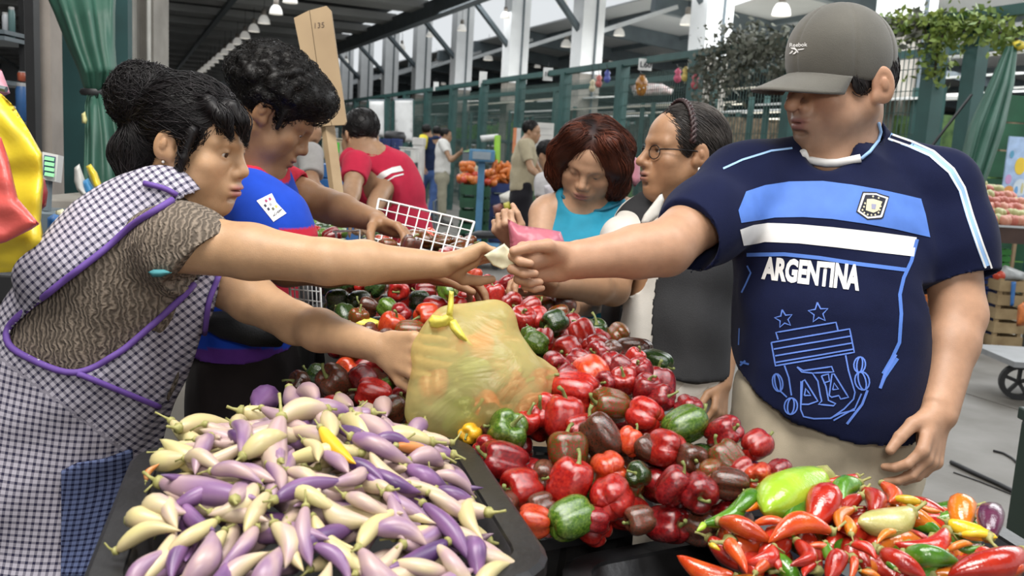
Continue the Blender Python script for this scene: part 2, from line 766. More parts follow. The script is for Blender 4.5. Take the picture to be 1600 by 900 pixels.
def hand_prims(F, w, d, nrm, tv, s=1.0, curls=None, spread=(-.10, -.02, .05, .13), thumb=None, k=.006, wr=.026):
    """w wrist, d along the palm, nrm out of the palm, tv towards the thumb side; curls: 4 x (knuckle, middle, tip) radians, index first.
    thumb: list of 3 vectors in (d, tv, nrm) coordinates"""
    d = unit(d)
    nrm = v3(nrm)
    nrm = unit(nrm - d * (nrm @ d))
    t = np.cross(nrm, d)
    if t @ v3(tv) < 0:
        t = -t
    w = v3(w)
    curls = curls or [(.35, .4, .3)] * 4

    def X(a, b, c):
        return w + (d * a + t * b + nrm * c) * s
    lat = (.030, .010, -.011, -.030)
    fwd = (.086, .090, .084, .075)
    ln = (.070, .078, .073, .058)
    rad = (.0088, .0090, .0085, .0075)
    F.cone(X(-.01, 0, 0), X(.02, 0, 0), wr * s, .024 * s, .01, 'u', (nrm, .72))
    ks = []
    for i in range(4):
        kp = X(fwd[i], lat[i], -.004)
        ks.append(kp)
        F.cone(X(.012, lat[i] * .55, .0), kp, .0150 * s, .0118 * s, .010 * s, 'u', (nrm, .85))
    F.cone(X(.03, .020, .008), X(.065, .006, .007), .014 * s, .012 * s, .012 * s)
    F.cone(X(.02, -.020, .008), X(.055, -.022, .006), .014 * s, .010 * s, .012 * s)
    for i in range(4):
        p = ks[i]
        dd = unit(d + t * -spread[i] * 1.0) if False else unit(d - t * spread[i])
        a = 0.0
        for j, fr in enumerate((.46, .30, .24)):
            a += curls[i][j]
            v = dd * math.cos(a) + nrm * math.sin(a)
            q = p + v * ln[i] * fr * s
            r0 = rad[i] * (1, .94, .86)[j] * s
            r1 = rad[i] * (.96, .88, .72)[j] * s
            F.cone(p, q, r0 * 1.06, r1, k * s * (1 if j == 0 else .35))
            p = q
    if thumb is None:
        thumb = [(.75, .62, .25), (.92, .30, .20), (.97, .05, .20)]
    p = X(.018, .020, .004)
    for j, (L, v) in enumerate(zip((.042, .034, .028), thumb)):
        v = v3(v)
        v = unit(d * v[0] + t * v[1] + nrm * v[2])
        q = p + v * L * s
        F.cone(p, q, (.0155, .0112, .0100)[j] * s, (.0118, .0102, .0080)[j] * s, (.012, .004, .003)[j] * s)
        p = q
    return X


def arm_prims(F, sh, el, wr, rs=(.050, .046, .040, .036, .026), k=.02):
    """shoulder, elbow, wrist; radii shoulder, mid upper arm, elbow, upper forearm, wrist"""
    sh, el, wr = v3(sh), v3(el), v3(wr)
    m1 = sh * .5 + el * .5
    m2 = el * .70 + wr * .30
    F.chain([sh, m1, el], [rs[0], rs[1], rs[2]], k)
    F.chain([el, m2, wr], [rs[2] * .98, rs[3], rs[4]], k)


def skin_cols(V, tone, H=None, lips=(.36, .13, .11), flush=.15, stubble=0.0, lipm=1.0, mouth_open=0):
    c = np.tile(np.array(tone, dtype=np.float64), (len(V), 1))
    n = fold(V, 30, 1.0, seed=5, n=8)
    c *= (1 + .05 * n)[:, None]
    if H is not None:
        L = H.loc(V)

        def blob(p, r):
            q = (L - v3(p)) / v3(r)
            return np.exp(-(q ** 2).sum(axis=1))
        red = np.array([1.0, .80, .76])
        w = flush * (blob((.042, .07, -.035), (.03, .03, .025)) + blob((-.042, .07, -.035), (.03, .03, .025))
                     + blob((0, .112, -.032), (.016, .02, .014)) + blob((.08, -.01, 0), (.02, .03, .03)) + blob((-.08, -.01, 0), (.02, .03, .03))) * 2.2
        w = np.clip(w, 0, .8)[:, None]
        c = c * (1 - w) + c * red * 1.02 * w
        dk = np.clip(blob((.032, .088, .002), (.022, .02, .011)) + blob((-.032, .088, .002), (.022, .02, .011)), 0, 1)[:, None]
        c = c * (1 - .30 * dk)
        lw = np.clip(1.5 * (blob((0, .100, -.0612), (.0205, .02, .0058)) + blob((0, .100, -.0735), (.018, .02, .0066))), 0, 1)[:, None] * lipm
        lw = np.clip(lw * 1.3 - .2, 0, 1)
        c = c * (1 - lw) + np.array(lips) * lw
        if stubble:
            sw = np.clip(blob((0, .07, -.09), (.05, .05, .03)) + blob((.05, .02, -.07), (.03, .06, .035)) + blob((-.05, .02, -.07), (.03, .06, .035))
                         + blob((0, .1, -.052), (.03, .02, .006)), 0, 1)[:, None] * stubble
            c = c * (1 - sw) + np.array([.34, .27, .23]) * sw
    return np.clip(c, 0, 1)


def join_meshes(parts):
    Vs, Qs, n = [], [], 0
    for V, Q in parts:
        Vs.append(V)
        Qs.append(Q + n)
        n += len(V)
    return np.concatenate(Vs), np.concatenate(Qs)


def strands(F, P0, flow, steps, step, r, off=.002, jit=.15, seed=0, curl=0.0, follow=True, taper=True):
    """hair strands traced over a field's surface: rings of three points; returns verts, quads, strand ids"""
    rs = np.random.RandomState(seed)
    n = len(P0)
    p = P0.copy()
    e = F.h
    j = rs.normal(size=(n, 3)) * jit
    offs = off * (0.3 + 1.2 * rs.rand(n))
    pts = []
    ph = rs.rand(n) * 6.28
    fr = 3 + 3 * rs.rand(n)

    def grad(p):
        g = np.stack([F.at(p + np.eye(3)[i] * e) - F.at(p - np.eye(3)[i] * e) for i in range(3)], axis=1)
        return g / np.maximum(np.linalg.norm(g, axis=1), 1e-6)[:, None]
    for k in range(steps):
        g = grad(p)
        if follow:
            p = p - g * np.clip(F.at(p) - offs, -.012, .004)[:, None]
        pts.append(p.copy())
        d = flow(p) + j
        if follow:
            d = d - g * (d * g).sum(axis=1)[:, None] * .9
        if curl:
            t = np.cross(g, d)
            a = ph + fr * k * .5
            d = d + curl * (t * np.sin(a)[:, None] + g * np.cos(a)[:, None])
        d /= np.maximum(np.linalg.norm(d, axis=1), 1e-6)[:, None]
        p = p + d * step
    pts = np.stack(pts, axis=1)            # n, steps, 3
    tan = np.gradient(pts, axis=1)
    tan /= np.maximum(np.linalg.norm(tan, axis=2), 1e-9)[:, :, None]
    ref = np.array([.31, .77, .55])
    a = np.cross(tan, ref)
    a /= np.maximum(np.linalg.norm(a, axis=2), 1e-9)[:, :, None]
    b = np.cross(tan, a)
    rr = np.full(steps, r)
    if taper:
        rr = r * np.clip(np.linspace(1.15, .15, steps), 0, 1)
    rr = rr[None, :, None] * (0.6 + .8 * rs.rand(n))[:, None, None]
    ring = [pts + rr * (a * math.cos(q) + b * math.sin(q)) for q in (0, 2.094, 4.189)]
    V = np.stack(ring, axis=2).reshape(-1, 3)
    ids = np.repeat(np.arange(n), steps * 3)
    base = (np.arange(n)[:, None] * steps + np.arange(steps - 1)[None, :]).reshape(-1) * 3
    Q = []
    for q in range(3):
        q2 = (q + 1) % 3
        Q.append(np.stack([base + q, base + q2, base + 3 + q2, base + 3 + q], axis=1))
    return V, np.concatenate(Q), ids


def hair_obj(name, F, parent, flow, m, n=1500, steps=10, step=.012, r=.0012, off=.003, col=(.02, .017, .015), colvar=.5, seed=1, sel=None,
             jit=.15, curl=0.0, follow=True, colfn=None, smooth=1, disp=0.0):
    V, Q = F.mesh(smooth)
    if disp:
        N = vnormals(V, Q)
        V = V + N * fold(V, 160, disp, seed=seed, n=8)[:, None]
    rs = np.random.RandomState(seed)
    cand = np.arange(len(V)) if sel is None else np.where(sel(V))[0]
    P0 = V[rs.choice(cand, n)]
    SV, SQ, ids = strands(F, P0, flow, steps, step, r, off, jit, seed, curl, follow)
    cv = np.array(col)
    c1 = np.tile(cv * .8, (len(V), 1))
    w = (1 + colvar * rs.normal(size=n))[ids]
    c2 = np.clip(w, .3, 3)[:, None] * cv
    if colfn is not None:
        c1 = colfn(V, c1)
        c2 = colfn(SV, c2)
    VV, QQ = join_meshes([(V, Q), (SV, SQ)])
    return mesh_obj(name, VV, QQ, m, parent, True, cols=np.clip(np.concatenate([c1, c2]), 0, 1))


def sub_poly(poly, step):
    """closed 2D polygon -> filled triangle mesh refined to about step"""
    bm = bmesh.new()
    vs = [bm.verts.new((x, y, 0)) for x, y in poly]
    es = []
    for i in range(len(vs)):
        es.append(bm.edges.new((vs[i], vs[(i + 1) % len(vs)])))
    bmesh.ops.triangle_fill(bm, edges=es, use_beauty=True)
    for _ in range(7):
        lng = [e for e in bm.edges if e.calc_length() > step]
        if not lng:
            break
        bmesh.ops.subdivide_edges(bm, edges=lng, cuts=1, use_grid_fill=False)
        bmesh.ops.triangulate(bm, faces=bm.faces[:])
    V = [(v.co.x, v.co.y) for v in bm.verts]
    bm.verts.index_update()
    Fc = [[v.index for v in f.verts] for f in bm.faces]
    bm.free()
    return V, Fc


def line_poly(pts, w):
    """a stroke along 2D points as a closed polygon"""
    n = len(pts)
    L, R = [], []
    for i in range(n):
        a = pts[max(i - 1, 0)]
        b = pts[min(i + 1, n - 1)]
        dx, dy = b[0] - a[0], b[1] - a[1]
        q = math.hypot(dx, dy) or 1
        nx, ny = -dy / q * w / 2, dx / q * w / 2
        L.append((pts[i][0] + nx, pts[i][1] + ny))
        R.append((pts[i][0] - nx, pts[i][1] - ny))
    return L + R[::-1]


class Print:
    """flat print (stripes, lettering) laid onto a garment's surface along a fixed direction"""

    def __init__(self, bvh, off=.0012):
        self.bvh = bvh
        self.off = off
        self.V, self.F = [], []

    def _cast(self, pts):
        out = []
        last = None
        for (x, y) in pts:
            d = ray(x, y).normalized()
            h = self.bvh.ray_cast(EYE, d)
            if h[0] is None:
                out.append(None)
            else:
                nn = h[1]
                if nn.dot(d) > 0:
                    nn = -nn
                out.append(h[0] + nn * self.off)
        return out

    def poly(self, poly, step=6, holes=None):
        V, Fc = sub_poly(poly, step)
        return self.raw(V, Fc)

    def raw(self, V, Fc):
        W = self._cast(V)
        n = len(self.V)
        mp = {}
        for i, w in enumerate(W):
            if w is not None:
                mp[i] = len(self.V)
                self.V.append(tuple(w))
        for f in Fc:
            if all(i in mp for i in f):
                q = [self.V[mp[i]] for i in f]
                if max((Vector(q[i]) - Vector(q[(i + 1) % len(q)])).length for i in range(len(q))) < .07:
                    self.F.append([mp[i] for i in f])
        return self

    def line(self, pts, w, step=6):
        # resample, then quads strip
        P2 = []
        for a, b in zip(pts[:-1], pts[1:]):
            n = max(1, int(math.hypot(b[0] - a[0], b[1] - a[1]) / step))
            for i in range(n):
                P2.append((a[0] + (b[0] - a[0]) * i / n, a[1] + (b[1] - a[1]) * i / n))
        P2.append(pts[-1])
        pl = line_poly(P2, w)
        n = len(P2)
        Fc = [[i, i + 1, 2 * n - 2 - i, 2 * n - 1 - i] for i in range(n - 1)]
        return self.raw(pl, Fc)

    def text(self, s, M, step=5, bold=.0):
        """text as filled outlines; M maps text plane coordinates to frame coordinates"""
        cu = bpy.data.curves.new('t', 'FONT')
        cu.body = s
        cu.size = 1.0
        cu.offset = bold
        cu.resolution_u = 3
        ob = bpy.data.objects.new('t', cu)
        COL.objects.link(ob)
        dg = bpy.context.evaluated_depsgraph_get()
        me = bpy.data.meshes.new_from_object(ob.evaluated_get(dg))
        bpy.data.objects.remove(ob)
        bm = bmesh.new()
        bm.from_mesh(me)
        bmesh.ops.triangulate(bm, faces=bm.faces[:])
        for v in bm.verts:
            x, y = M(v.co.x, v.co.y)
            v.co = (x, y, 0)
        for _ in range(4):
            lng = [e for e in bm.edges if e.calc_length() > step]
            if not lng:
                break
            bmesh.ops.subdivide_edges(bm, edges=lng, cuts=1)
            bmesh.ops.triangulate(bm, faces=bm.faces[:])
        bm.verts.index_update()
        V = [(v.co.x, v.co.y) for v in bm.verts]
        Fc = [[v.index for v in f.verts] for f in bm.faces]
        bm.free()
        bpy.data.meshes.remove(me)
        return self.raw(V, Fc)

    def build(self, name, m, parent, label=None):
        if not self.F:
            return None
        o = mesh_obj(name, self.V, self.F, m, parent, True)
        if label:
            o['label'] = label
        return o


def text_width(s):
    cu = bpy.data.curves.new('t', 'FONT')
    cu.body = s
    cu.size = 1.0
    ob = bpy.data.objects.new('t', cu)
    COL.objects.link(ob)
    bpy.context.view_layer.update()
    w, h = ob.dimensions.x, ob.dimensions.y
    bpy.data.objects.remove(ob)
    return w, h


SKIN = mat('skin', (1, 1, 1), .48, attr='Col', var=.10, scale=55, bump=.10, bscale=420, spec=.4, sss=.08)
HAIR = mat('hair', (1, 1, 1), .5, attr='Col', var=.3, scale=40, spec=.28)

# ================================================================== the hall
_r = ray(200, 205)
UD = Vector((_r.x, _r.y, 0)).normalized()
VD = Vector((UD.y, -UD.x, 0))


def HW(u, v, z):
    return UD * u + VD * v + Vector((0, 0, z))


def to_uv(p):
    p = Vector(p)
    return p.dot(UD), p.dot(VD)


HM = Matrix(((UD.x, VD.x, 0, 0), (UD.y, VD.y, 0, 0), (0, 0, 1, 0), (0, 0, 0, 1)))


def hbox(mb, u0, u1, v0, v1, z0, z1):
    return mb.hexa([HW(u0, v0, z0), HW(u0, v1, z0), HW(u1, v1, z0), HW(u1, v0, z0), HW(u0, v0, z1), HW(u0, v1, z1), HW(u1, v1, z1), HW(u1, v0, z1)])


CONC = mat('floor_concrete', (.10, .090, .075), .6, col2=(.185, .175, .16), scale=2.2, bump=.35, bscale=25, detail=9, objrand=.10)
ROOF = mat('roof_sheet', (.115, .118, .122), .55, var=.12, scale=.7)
STEEL = mat('dark_steel', (.10, .125, .14), .5, var=.15, scale=3)
STEEL_L = mat('pale_steel', (.50, .52, .53), .5, var=.1, scale=2)
WHITE_COL = mat('white_painted_column', (.80, .81, .81), .7, var=.08, scale=1.5)
GREY_COL = mat('grey_concrete', (.27, .25, .22), .85, var=.18, scale=5, bump=.2, bscale=60)
GREEN_POST = mat('green_painted_steel', (.020, .072, .066), .5, var=.2, scale=4)
BLACK_M = mat('black_steel', (.012, .012, .013), .5, var=.2)

# floor: cast slabs with recessed joints, plain ground beyond
fl = MB()
hbox(fl, -8, 90, -30, 60, -.08, -.012)
floor = fl.build('floor', mat('floor_joint', (.10, .095, .09), .9, var=.2))
tag(floor, kind='structure')
sl = MB().box((-1.44, -1.44, 0), (1.44, 1.44, .011))
slab0 = None
for i in range(14):
    for j in range(-4, 8):
        c = HW(i * 2.9 - 2.2, j * 2.9 + .6, -.0115)
        if slab0 is None:
            slab0 = sl.build('slab', CONC, None, origin=(0, 0, 0))
            slab0.data.transform(HM)
            s = slab0
        else:
            s = slab0.copy()
            COL.objects.link(s)
        s.parent = floor
        s.location = c - floor.location
fg = MB()
hbox(fg, 38.0, 90, -30, 60, -.012, -.002)
o = fg.build('slab', CONC, floor)

# left roof over the near aisles, right roof beyond the open strip
RL_E = 8.5


def zl(v):
    return 5.75 + (v - RL_E) * .02


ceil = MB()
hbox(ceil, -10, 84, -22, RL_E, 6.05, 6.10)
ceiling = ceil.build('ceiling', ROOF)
tag(ceiling, kind='structure')
pr = MB()
hbox(pr, -.65, .65, -22, RL_E, 5.62, 5.86)
p0 = None
BEAM = mat('roof_beam_grey', (.42, .42, .41), .6, var=.12, scale=1.0)
for k in range(24):
    c = HW(-8 + k * 3.6, 0, 0)
    if p0 is None:
        p0 = pr.build('roof_beam', BEAM, None, origin=(0, 0, 0))
        q = p0
    else:
        q = p0.copy()
        COL.objects.link(q)
    q.parent = ceiling
    q.location = c - ceiling.location
for v in (-7.5, -1.5, 3.0):
    g = MB()
    hbox(g, -10, 84, v - .09, v + .09, 5.50, 5.62)
    g.build('roof_beam', STEEL, ceiling)
g = MB()
hbox(g, -10, 84, RL_E - .15, RL_E + .15, 5.25, 5.75)
g.build('edge_girder', STEEL, ceiling)

cr = MB()


def zr(v):
    return 5.6 - (v - 12.6) * .075


cr.hexa([HW(2, 12.6, zr(12.6)), HW(2, 44, zr(44)), HW(84, 44, zr(44)), HW(84, 12.6, zr(12.6)),
         HW(2, 12.6, zr(12.6) + .05), HW(2, 44, zr(44) + .05), HW(84, 44, zr(44) + .05), HW(84, 12.6, zr(12.6) + .05)])
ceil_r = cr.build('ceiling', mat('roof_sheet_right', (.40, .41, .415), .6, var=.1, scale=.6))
tag(ceil_r, kind='structure')
for k in range(19):
    u = 3 + k * 4.4
    g = MB()
    g.bar(HW(u, 12.4, zr(12.4) - .22), HW(u, 44, zr(44) - .22), .22, .42)
    g.build('rafter', STEEL, ceil_r)
for v in np.arange(13.5, 43, 2.6):
    g = MB()
    hbox(g, 2, 84, v - .05, v + .05, zr(v) - .14, zr(v))
    g.build('purlin', STEEL, ceil_r)

# the far end: pale translucent sheeting with bright openings low down
w = MB()
hbox(w, 80, 80.2, -30, 60, 2.7, 6.2)
wf = w.build('wall_far', mat('far_sheeting', (.52, .54, .55), .8, var=.06, scale=.4))
tag(wf, kind='structure')
for k in range(22):
    g = MB()
    hbox(g, 79.8, 80.0, -29 + k * 4 - .12, -29 + k * 4 + .12, 0, 6)
    g.build('mullion', STEEL, wf)
w = MB()
hbox(w, -8, 84, -22.2, -22.0, 0, 6.1)
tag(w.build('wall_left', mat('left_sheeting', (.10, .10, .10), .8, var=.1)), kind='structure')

# columns along the open strip


def u_at(px, v, z=3.0):
    """u where the line at lateral v, height z crosses an image column"""
    lo, hi = 3.0, 90.0
    for _ in range(60):
        m = (lo + hi) / 2
        if proj(HW(m, v, z))[0] > px:
            lo = m
        else:
            hi = m
    return (lo + hi) / 2


VC = 10.2
us = [u_at(px, VC, 3.6) for px in (1415, 1108, 915, 803, 719, 657, 608, 570, 540, 515, 494)]
for i, u in enumerate(us):
    t = thing('column', 'white topped concrete column, number %d from the near end of the open strip' % (i + 1), 'column', HW(u, VC, 0))
    t['label'] = ['broad white column standing behind the cap of the man in navy', 'white column above the grey-haired woman and dark ivy',
                  'white column rising behind the auburn-haired woman', 'white column right of the hanging lamps in mid hall'][i] if i < 4 else \
        'pale column in the receding row beyond mid hall, behind the wooden board'
    t['group'] = 'columns along the open strip'
    t['kind'] = 'structure'
    g = MB()
    hbox(g, u - .28, u + .28, VC - .29, VC + .05, 3.35, 6.4)
    hbox(g, u - .28, u + .28, VC + .09, VC + .29, 3.35, 6.4)
    g.build('painted_shaft', WHITE_COL, t)
    g = MB()
    hbox(g, u - .26, u + .26, VC - .27, VC + .27, 0, 3.35)
    g.build('concrete_shaft', GREY_COL, t)
    g = MB()
    g.tube([HW(u - .3, VC + .07, 0), HW(u - .3, VC + .07, 6.4)], .03, 6)
    g.build('drain_pipe', STEEL, t)
    g = MB()
    g.bar(HW(u, VC - .2, 4.35), HW(u - .6, RL_E, 5.55), .12)
    g.build('strut', STEEL, t)
    g = MB()
    g.bar(HW(u, VC + .2, 4.35), HW(u + .4, 12.9, 5.3), .10)
    g.build('strut', STEEL_L, t)

# hanging bell lamps
LAMP_W = mat('lamp_shade_pale', (.72, .70, .66), .35, var=.06, emit=(1, .97, .9), emit_s=.25)
LAMP_G = mat('lamp_gear_brown', (.26, .23, .20), .5, var=.1)
LAMP_B = mat('lamp_bulb', (1, 1, 1), .3, emit=(1, .96, .88), emit_s=2.2)


def make_lamp():
    t = thing('hanging_lamp', 'lamp', 'lamp')
    g = MB().lathe([(.19, -.20), (.185, -.17), (.165, -.08), (.12, 0), (.07, .05), (0.0, .06)], n=14)
    g.build('lamp_shade', LAMP_W, t, True)
    g = MB().lathe([(0, .05), (.075, .06), (.075, .20), (.05, .23), (0, .24)], n=10)
    g.build('lamp_gear', LAMP_G, t, True)
    g = MB().lathe([(0, -.18), (.06, -.14), (.07, -.08), (.03, 0), (0, .02)], n=8)
    g.build('bulb', LAMP_B, t, True)
    g = MB().tube([(0, 0, .24), (0, 0, .8)], .008, 4)
    g.build('rod', BLACK_M, t)
    return t


lamp0 = make_lamp()
lamps = []
LSC = {}
for k in range(22):
    lamps.append((HW(24.3 + k * 2.45, 3.85, 5.05), 'bell lamp in the long receding row above the dark-haired woman', 'lamp row down the left aisle'))
for px, py, wd, lab in [(1222, 10, 30, 'large lit bell lamp left of the grey cap'), (1075, 28, 24, 'bell lamp beside the white column above the ivy'),
                        (968, 48, 18, 'bell lamp between the two white columns above the amber jar'), (885, 66, 17, 'bell lamp just left of the white column over the auburn hair'),
                        (880, 3, 16, 'bell lamp at the top edge near the middle column'), (763, 88, 15, 'bell lamp low between two pale columns'),
                        (790, 22, 15, 'bell lamp hanging against the bright open strip'), (722, 42, 15, 'bell lamp hanging in front of a pale column'),
                        (1037, 88, 16, 'bell lamp over the fence right of the amber jar'), (956, 98, 14, 'bell lamp over the fence left of the amber jar'),
                        (893, 103, 12, 'small bell lamp low behind the fence top'), (818, 75, 13, 'bell lamp right of a pale column near mid picture'),
                        (672, 53, 12, 'bell lamp small against the white open strip'), (628, 72, 11, 'bell lamp small above the blue crates'),
                        (629, 75, 9, 'tiny bell lamp behind another over the crates'), (681, 100, 10, 'tiny bell lamp low over the white panels'),
                        (597, 120, 10, 'tiny lit lamp low over the red polo man'), (575, 128, 9, 'tiny warm lamp right of the wooden board'),
                        (840, 102, 10, 'tiny bell lamp near a hanging white card'), (722, 118, 9, 'tiny bell lamp above the man in khaki trousers'),
                        (693, 130, 8, 'tiny bell lamp above the yellow shirted person'), (541, 95, 9, 'tiny bell lamp right beside the wooden board')]:
    d = .38 * F_PX / wd
    q = P(px, py - 2, d)
    sc_ = 1.0
    if q.z > 5.2:
        q = PZ(px, py - 2, 5.2)
        sc_ = proj(q)[2] / d
    LSC[len(lamps)] = sc_
    lamps.append((q, lab, 'lamps over the far stalls'))
for i, (p, lab, gr) in enumerate(lamps):
    t = lamp0 if i == 0 else copy_tree(lamp0)
    t.location = p
    t["label"] = lab
    t.scale = [LSC.get(i, 1.0)] * 3
    t['group'] = gr

def zf(px):
    return VF * 1.088 * F_PX / (px - 200) - .12


# ------------------------------------------------------------------ stall cages on the right: posts, top rail, wire panels
VF = 6.75
WIRE = mat('fence_wire', (.03, .07, .06), .5, var=.1)
fz = 2.74
u_s = u_at(1452, VF, 2.0)
pitch = 1.9
wp = MB()
for k in range(31):
    x = .05 + k * (pitch - .2) / 30
    wp.bar((x, 0, .15), (x, 0, 2.6), .007)
for k in range(13):
    z = .15 + k * .20
    wp.bar((.05, 0, z), (pitch - .15, 0, z), .007)
wire_me = None
fence = thing('wire_fence', 'long green wire mesh fence of the stall cages behind the shoppers', 'fence', HW(u_s, VF, 0))
nb = 0
for k in range(0, 21):
    u = u_s + k * pitch
    g = MB()
    hbox(g, u - .075, u + .075, VF - .075, VF + .075, 0, fz)
    g.build('post', GREEN_POST, fence)
    if wire_me is None:
        wo = wp.build('wire_panel', WIRE, None, origin=(0, 0, 0))
        wire_me = wo.data
    else:
        wo = bpy.data.objects.new('wire_panel', wire_me)
        COL.objects.link(wo)
    wo.parent = fence
    wo.location = HW(u + .08, VF, 0) - fence.location
    wo.rotation_euler = (0, 0, math.atan2(UD.y, UD.x))
    if k % 3 == 0:
        g = MB()
        hbox(g, u - .05, u + .05, VF + 1.6, VF + 1.7, 0, fz)
        g.build('post', GREEN_POST, fence)
g = MB()
hbox(g, u_s - .50, u_s - .36, VF - .07, VF + .07, 0, fz)
g.build('post', GREEN_POST, fence)
g = MB()
hbox(g, u_s - 1.2 * pitch, u_s + 20 * pitch, VF - .05, VF + .05, fz - .02, fz + .07)
g.build('top_rail', GREEN_POST, fence)
g = MB()
hbox(g, u_s - 1.2 * pitch, u_s + 20 * pitch, VF + 1.6, VF + 1.7, fz - .02, fz + .07)
g.build('top_rail', GREEN_POST, fence)

# further rows of cages and stalls behind it: posts, canopy sheets, goods
CAN = [mat('canopy_white', (.72, .72, .70), .7, var=.15, scale=2), mat('canopy_grey', (.50, .51, .50), .7, var=.15, scale=2),
       mat('canopy_beige', (.58, .54, .45), .7, var=.15, scale=2)]
GOODS = [mat('goods_green', (.05, .12, .045), .7, scale=7, col2=(.20, .34, .10)), mat('goods_dark', (.04, .05, .045), .8, scale=6, col2=(.16, .18, .16)),
         mat('goods_mixed', (.08, .06, .045), .8, scale=9, col2=(.46, .34, .22)), mat('goods_leafy', (.03, .09, .02), .8, scale=8, col2=(.14, .34, .06)),
         mat('goods_pale', (.08, .08, .07), .8, scale=6, col2=(.62, .62, .58))]
k = 0
for row, v0 in ((0, 10.4), (1, 14.5), (2, 19.5)):
    for j in range(9):
        u = 7.0 + j * 3.4 + row * 1.2 + row * 3
        rr = random.Random(100 * row + j)
        st = thing('market_stall', ['market stall with a flat canopy just behind the wire fence', 'market stall with a flat canopy in the second row behind the fence',
                                    'market stall with a flat canopy in the furthest row on the right'][row], 'stall', HW(u, v0, 0), 'stalls behind the fence, row %s' % ('near', 'middle', 'far')[row])
        for du in (-1.5, 1.5):
            for dv in (-1.0, 1.0):
                g = MB()
                g.bar(HW(u + du, v0 + dv, 0), HW(u + du, v0 + dv, 2.5), .08)
                g.build('post', GREEN_POST, st)
        for q in range(3):
            g = MB()
            zc = 2.5 + rr.uniform(-.25, .45)
            dv = -1.1 + q * .75
            g.hexa([HW(u - 1.65, v0 + dv, zc), HW(u - 1.65, v0 + dv + .7, zc + .08), HW(u + 1.65, v0 + dv + .7, zc + .08), HW(u + 1.65, v0 + dv, zc),
                    HW(u - 1.65, v0 + dv, zc + .03), HW(u - 1.65, v0 + dv + .7, zc + .11), HW(u + 1.65, v0 + dv + .7, zc + .11), HW(u + 1.65, v0 + dv, zc + .03)])
            g.build('canopy', rr.choice(CAN), st)
        for lev in (0.0, .95, 1.65):
            g = MB()
            hbox(g, u - 1.5, u + 1.5, v0 - .5, v0 + .5, lev + .02, lev + .08)
            g.build('shelf', STEEL, st)
            gm = rr.choice(GOODS)
            g = MB()
            x = -1.45
            while x < 1.3:
                ww = rr.uniform(.18, .5)
                hh = rr.uniform(.25, .55 if lev else .8)
                hbox(g, u + x, u + x + ww - .03, v0 - .45, v0 + rr.uniform(.1, .45), lev + .08, lev + .08 + hh)
                x += ww
            ob = g.build('goods', gm, st)
            ob['kind'] = 'stuff'

# ------------------------------------------------------------------ left side: column, pilaster, panels, ledge


def pbox(mb, x0, x1, d, z0, z1, dep, skew=0):
    """upright box whose front spans image columns x0..x1 at mid height, at depth d"""
    zm = 1.9
    a = P(x0, 120, d)
    b = P(x1, 120, d + skew)
    a = Vector((a.x, a.y, 0))
    b = Vector((b.x, b.y, 0))
    n = Vector((-(b - a).y, (b - a).x, 0)).normalized() * dep
    if n.y < 0:
        n = -n
    return mb.hexa([a + Vector((0, 0, z0)), b + Vector((0, 0, z0)), b + n + Vector((0, 0, z0)), a + n + Vector((0, 0, z0)),
                    a + Vector((0, 0, z1)), b + Vector((0, 0, z1)), b + n + Vector((0, 0, z1)), a + n + Vector((0, 0, z1))])


t = thing('column', 'massive grey concrete column behind the dark-haired woman', 'column', P(210, 120, 5.6).xy.to_3d())
t['kind'] = 'structure'
pbox(MB(), 178, 214, 5.6, 0, 6.1, .3).build('concrete_shaft', GREY_COL, t)
pbox(MB(), 218, 240, 5.65, 0, 6.1, .25).build('concrete_shaft', GREY_COL, t)
pbox(MB(), 205, 209, 5.55, 0, 6.1, .05).build('conduit', mat('conduit_pale', (.5, .48, .43), .6), t)
pbox(MB(), 229, 231, 5.58, 0, 6.1, .05).build('conduit', mat('conduit_pale', (.5, .48, .43), .6), t)
o = pbox(MB(), 54, 80, 3.9, 0, 6.1, .10).build('pilaster', mat('pilaster_concrete', (.30, .265, .235), .85, var=.15, scale=6, bump=.2), None)
tag(o, 'narrow grey concrete pilaster at the left, beside the black post', 'pilaster', kind='structure')
o = pbox(MB(), 40, 54, 3.8, 0, 6.1, .05).build('post', BLACK_M, None)
tag(o, 'thin black steel post at the far left beside the concrete pilaster', 'post', kind='structure')
o = pbox(MB(), 80, 200, 4.3, 0, 6.1, .05).build('wall_panel', mat('panel_dark_green', (.012, .055, .055), .6, var=.25, scale=4), None)
tag(o, 'dark blue-green wall panel behind the tied green drape', 'panel', kind='structure')
# ledge
a, b = P(66, 312, 3.0), P(300, 322, 3.3)
g = MB()
zt = a.z
g.hexa([(a.x - .1, a.y, 0), (b.x, b.y, 0), (b.x, b.y + .5, 0), (a.x - .1, a.y + .5, 0), (a.x - .1, a.y, zt), (b.x, b.y, zt), (b.x, b.y + .5, zt), (a.x - .1, a.y + .5, zt)])
o = g.build('ledge', GREY_COL, None, bevel=.008)
tag(o, 'low grey concrete ledge behind the stooping woman', 'ledge', kind='structure')
LEDGE_Z = zt

# ================================================================== garments
CLOTH = mat('cloth_vertex', (1, 1, 1), .85, attr='Col', var=.10, scale=30, bump=.25, bscale=900, sheen=.04, spec=.12)


